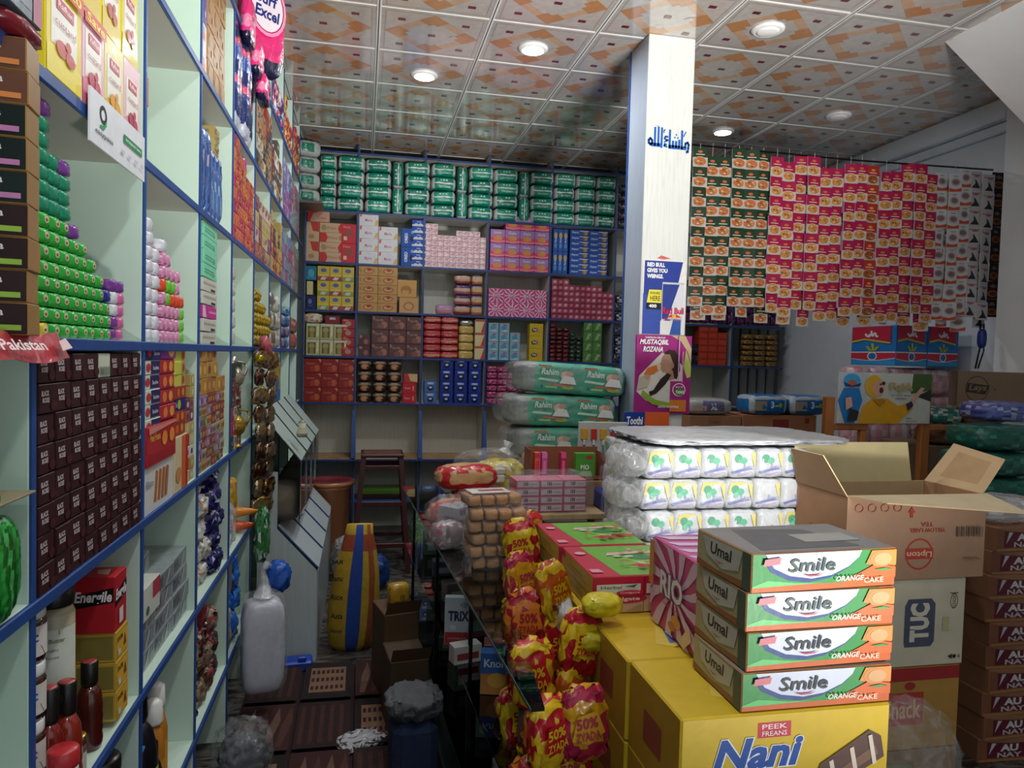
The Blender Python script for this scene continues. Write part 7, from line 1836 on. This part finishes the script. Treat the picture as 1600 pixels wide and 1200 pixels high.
def juice(w_, cut):
    F = [('r', 0, 0, 1, 1, '#2470b4'), ('r', 0, 0, 1, .12, '#2c8cc8'), ('p', [(0, .14), (.35, .10), (.6, .10), (1, .16), (1, .34), (0, .34)], '#d0c8cc'), ('p', [(0, .16), (.35, .12), (.6, .12), (1, .18), (1, .31), (0, .31)], '#b83044'), ('e', .5, .22, .10, .10, '#2c6ca8', 14), ('ring', .5, .22, .11, .11, .2, '#d8dce0'),
         ('p', [(.5, .36), (.40, .50), (.34, .48), (.42, .36)], '#98a82c'), ('p', [(.5, .36), (.47, .56), (.53, .56), (.54, .36)], '#a8b834'), ('p', [(.5, .36), (.62, .50), (.66, .46), (.58, .36)], '#98a82c')]
    x0 = .02 if not cut else .48
    F += [('p', [(x0, .60), (x0 + (1 - x0) * .3, .66), (x0 + (1 - x0) * .7, .58), (.9 if not cut else 1, .56), (.9 if not cut else 1, 1), (x0, 1)], '#b82840'), ('p', [(x0, .58), (x0 + (1 - x0) * .3, .65), (.9 if not cut else 1, .54), (.9 if not cut else 1, .58), (x0 + (1 - x0) * .3, .69), (x0, .63)], '#c0b838')]
    xc = x0 + (.9 - x0) * .5
    s_ = .2 if not cut else .12
    for pts in ([(-.6, .1), (-.5, -.2), (-.1, -.3), (-.2, .0), (.1, -.2), (.1, .4)], [(.25, -.3), (.35, .1), (.6, .1), (.6, -.25), (.9, -.3)]):
        for a, d in zip(pts[:-1], pts[1:]):
            A = Vector((xc + a[0] * s_, .80 + a[1] * .22)); D = Vector((xc + d[0] * s_, .80 + d[1] * .22))
            nn = Vector((-(D - A).y, (D - A).x)).normalized() * .022
            F.append(('p', [tuple(A + nn), tuple(A - nn), tuple(D - nn), tuple(D + nn)][::1], '#e4dce0'))
    if cut: F += [('p', [(0, .6), (.14, 1), (.24, 1), (0, .5)], '#c8b428'), ('p', [(.15, .36), (.1, .62), (.2, .42), (.22, .62), (.26, .36)], '#a8b834')]
    return bx(w_, .275, .46, '#2468a8', F=F, L=F if not cut else (), mat='gloss', b=.003)
ZJ = 1.022 + 3 * .192 + .008
for i, (x, w_, c) in enumerate([(3.675, .245, False), (3.925, .245, False)]):
    obj('juice_carton', juice(w_, c), None, (x, 4.30, ZJ), 0, f'blue and red carton with white script on the pink bundles, {["left", "right"][i]}', 'box', 'blue and red cartons')
# wooden frame with the printed board
wf = empty('wooden_rack', (2.87, 3.60, 0), 0, 'orange brown wooden armchair-like frame standing behind the open carton', 'furniture')
OW_ = '#a0622c'
for sx in (-.31, .31):
    b = MB(); b.bbox(sx - .028, -.02, 0, sx + .028, .02, 1.42, OW_, 'wood', b=.004); obj('post', b, wf)
    b = MB(); b.bbox(sx + .0285 if sx > 0 else sx + .0285, -.02, 1.235, sx + .27 if sx > 0 else sx + .24, .02, 1.27, OW_, 'wood', b=.004); obj('arm', b, wf)
    b = MB(); b.bbox(sx + .215, -.018, 0, sx + .26, .018, 1.234, OW_, 'wood', b=.004) if sx > 0 else b.bbox(sx + .20, -.018, 0, sx + .235, .018, 1.234, OW_, 'wood', b=.004); obj('leg', b, wf)
b = MB(); b.bbox(-.281, -.015, .70, .281, .015, .75, OW_, 'wood', b=.004); obj('rail', b, wf)
b = MB(); b.bbox(-.30, -.006, 0, .30, .006, .285, '#b8bcb4', 'gloss', b=.002)
b.deco((-.30, -.006, 0), (.60, 0, 0), (0, 0, .285), [('p', [(0, .25), (0, 1), (.3, 1), (.3, .25)], '#a8b0b8'), ('p', [(.78, .6), (.80, 1), (1, 1), (1, .68)], '#3c5c2c'), ('p', [(.84, .55), (1, .70), (1, .45)], '#2c2c28'),
    ('p', [(.0, .45), (.06, .70), (.22, .70), (.26, .45), (.18, .0), (.08, .0)], '#1c6cb0'), ('e', .14, .84, .09, .14, '#2c98cc', 12), ('e', .14, .78, .05, .09, '#a05c50', 10), ('p', [(.05, .82), (.14, .74), (.24, .80), (.22, .72), (.07, .72)], '#1c3c6c'),
    ('p', [(.22, .0), (.26, .34), (.36, .50), (.52, .50), (.64, .36), (.78, .44), (.80, .30), (.66, .04), (.66, 0)], '#c8941c'), ('e', .37, .74, .095, .22, '#c89c28', 14), ('e', .42, .70, .065, .15, '#c49480', 12), ('e', .45, .66, .022, .06, '#4c1c1c', 10), ('e', .44, .78, .012, .02, '#2c1c18', 6), ('e', .47, .80, .02, .04, '#2c2428', 8),
    ('p', [(.74, .36), (.80, .40), (.92, .72), (.88, .74), (.80, .56)], '#c49884'), ('p', [(.74, .26), (.80, .36), (.78, .46), (.72, .40)], '#2c2c48'), ('p', [(.10, .04), (.20, .06), (.22, .24), (.12, .30)], '#2c2424'), ('p', [(.08, .26), (.15, .34), (.13, .52), (.07, .50)], '#c49884'),
    ('p', [(.36, .48), (.44, .34), (.50, .46), (.46, .50)], '#a87418'), ('t', 'FqiA', .53, .62, .79, .82, '#a89468', .05), ('t', 'DRY FRUIT, HONEY', .55, .54, .77, .58, '#5c544c', .01), ('t', '& JEWELRY', .60, .48, .72, .52, '#5c544c', .01), ('t', 'fqia.', .72, .09, .79, .13, '#3c3834', .01), ('t', 'fqiafoods.pk', .72, .04, .84, .07, '#5c544c', .01)], mat='gloss', eps=.0006)
obj('printed_board', b, None, (2.89, 3.573, 1.275), 0, 'printed board of cheering children in yellow and blue raincoats', 'board')
# cartons beyond the pillar
CB1 = bx(.42, .13, .34, '#a07252', F=[('r', .36, 0, .62, 1, '#98684a'), ('t', 'SUPER', .42, .55, .58, .7, '#6c4030', .01), ('t', 'biscuits', .40, .36, .60, .46, '#6c4030', .0), ('r', .86, .15, .93, .38, '#983c30')], mat='kraft')
for j in range(9):
    obj('brown_carton', CB1, None, (2.60, 4.99, j * .162 * .82), 0, f'reddish brown carton beyond the pillar, {ORD[j]} from the floor', 'box', 'reddish brown cartons beyond the pillar', scale=(1, 1, 1))
ZCB = 9 * .162 * .82
CB2 = bx(.62, .20, .34, '#a26e4a', F=[('r', .40, .45, .62, .85, '#843028'), ('t', 'KHALIFA', .43, .3, .62, .38, '#3c2820', .01), ('t', 'NAN KHATAI', .43, .16, .62, .24, '#3c2820', .01), ('r', .84, .7, .9, .9, '#843028')], mat='kraft')
for j in range(6):
    obj('brown_carton', CB2, None, (3.13, 4.98, j * .2005), 0, f'wide brown carton with a dark red mark, {ORD[j]} from the floor', 'box', 'wide brown cartons beyond the pillar')
XLp = sp(.40, .125, .26, lambda f, u, v: '#6c6890' if (f == 'F' and .28 < u < .75 and .2 < v < .85) else '#a8a8a4', n=4, res=9, noise=.003, F=[('t', 'XL', .50, .25, .66, .80, '#e0e0e8', .04), ('r', .05, .2, .40, .6, '#b89c94')])
obj('diaper_pack', XLp, None, (2.56, 4.99, ZCB), 0, 'grey and violet diaper pack marked with two letters on the cartons', 'pack')
for i, x in enumerate((3.03, 3.37)):
    BD = sp(.335, .155, .26, lambda f, u, v: '#a8b4bc' if (u < .06 or u > .94 or v > .8) else '#1c6cac', n=4.5, res=9, noise=.003, F=[('r', .05, .15, .40, .75, '#a8947c'), ('t', '3', .52, .3, .62, .75, '#d8e4f0', .04), ('e', .8, .5, .06, .16, '#8cac34', 8), ('r', .64, .4, .74, .5, '#a8c4dc')])
    obj('diaper_pack', BD, None, (x, 4.96, 6 * .2005), 0, f'{["left", "right"][i]} blue diaper pack lying on the wide brown cartons', 'pack', 'blue diaper packs')
b = MB(); b.bbox(-.36, 0, 0, .36, .30, .04, '#a89468', 'kraft', F='#b8a878'); b.bbox(-.36, .0, -1.10, .36, .3, -.001, '#8c7250', 'kraft'); b.deco((-.36, 0, 0), (.72, 0, 0), (0, 0, .04), [('p', dm(.52, .5, .02, .3), '#b04c34')]); obj('cream_carton', b, None, (2.42, 4.10 + .2, 1.105), 0, 'cream topped tall carton behind the tissue bundles', 'box')
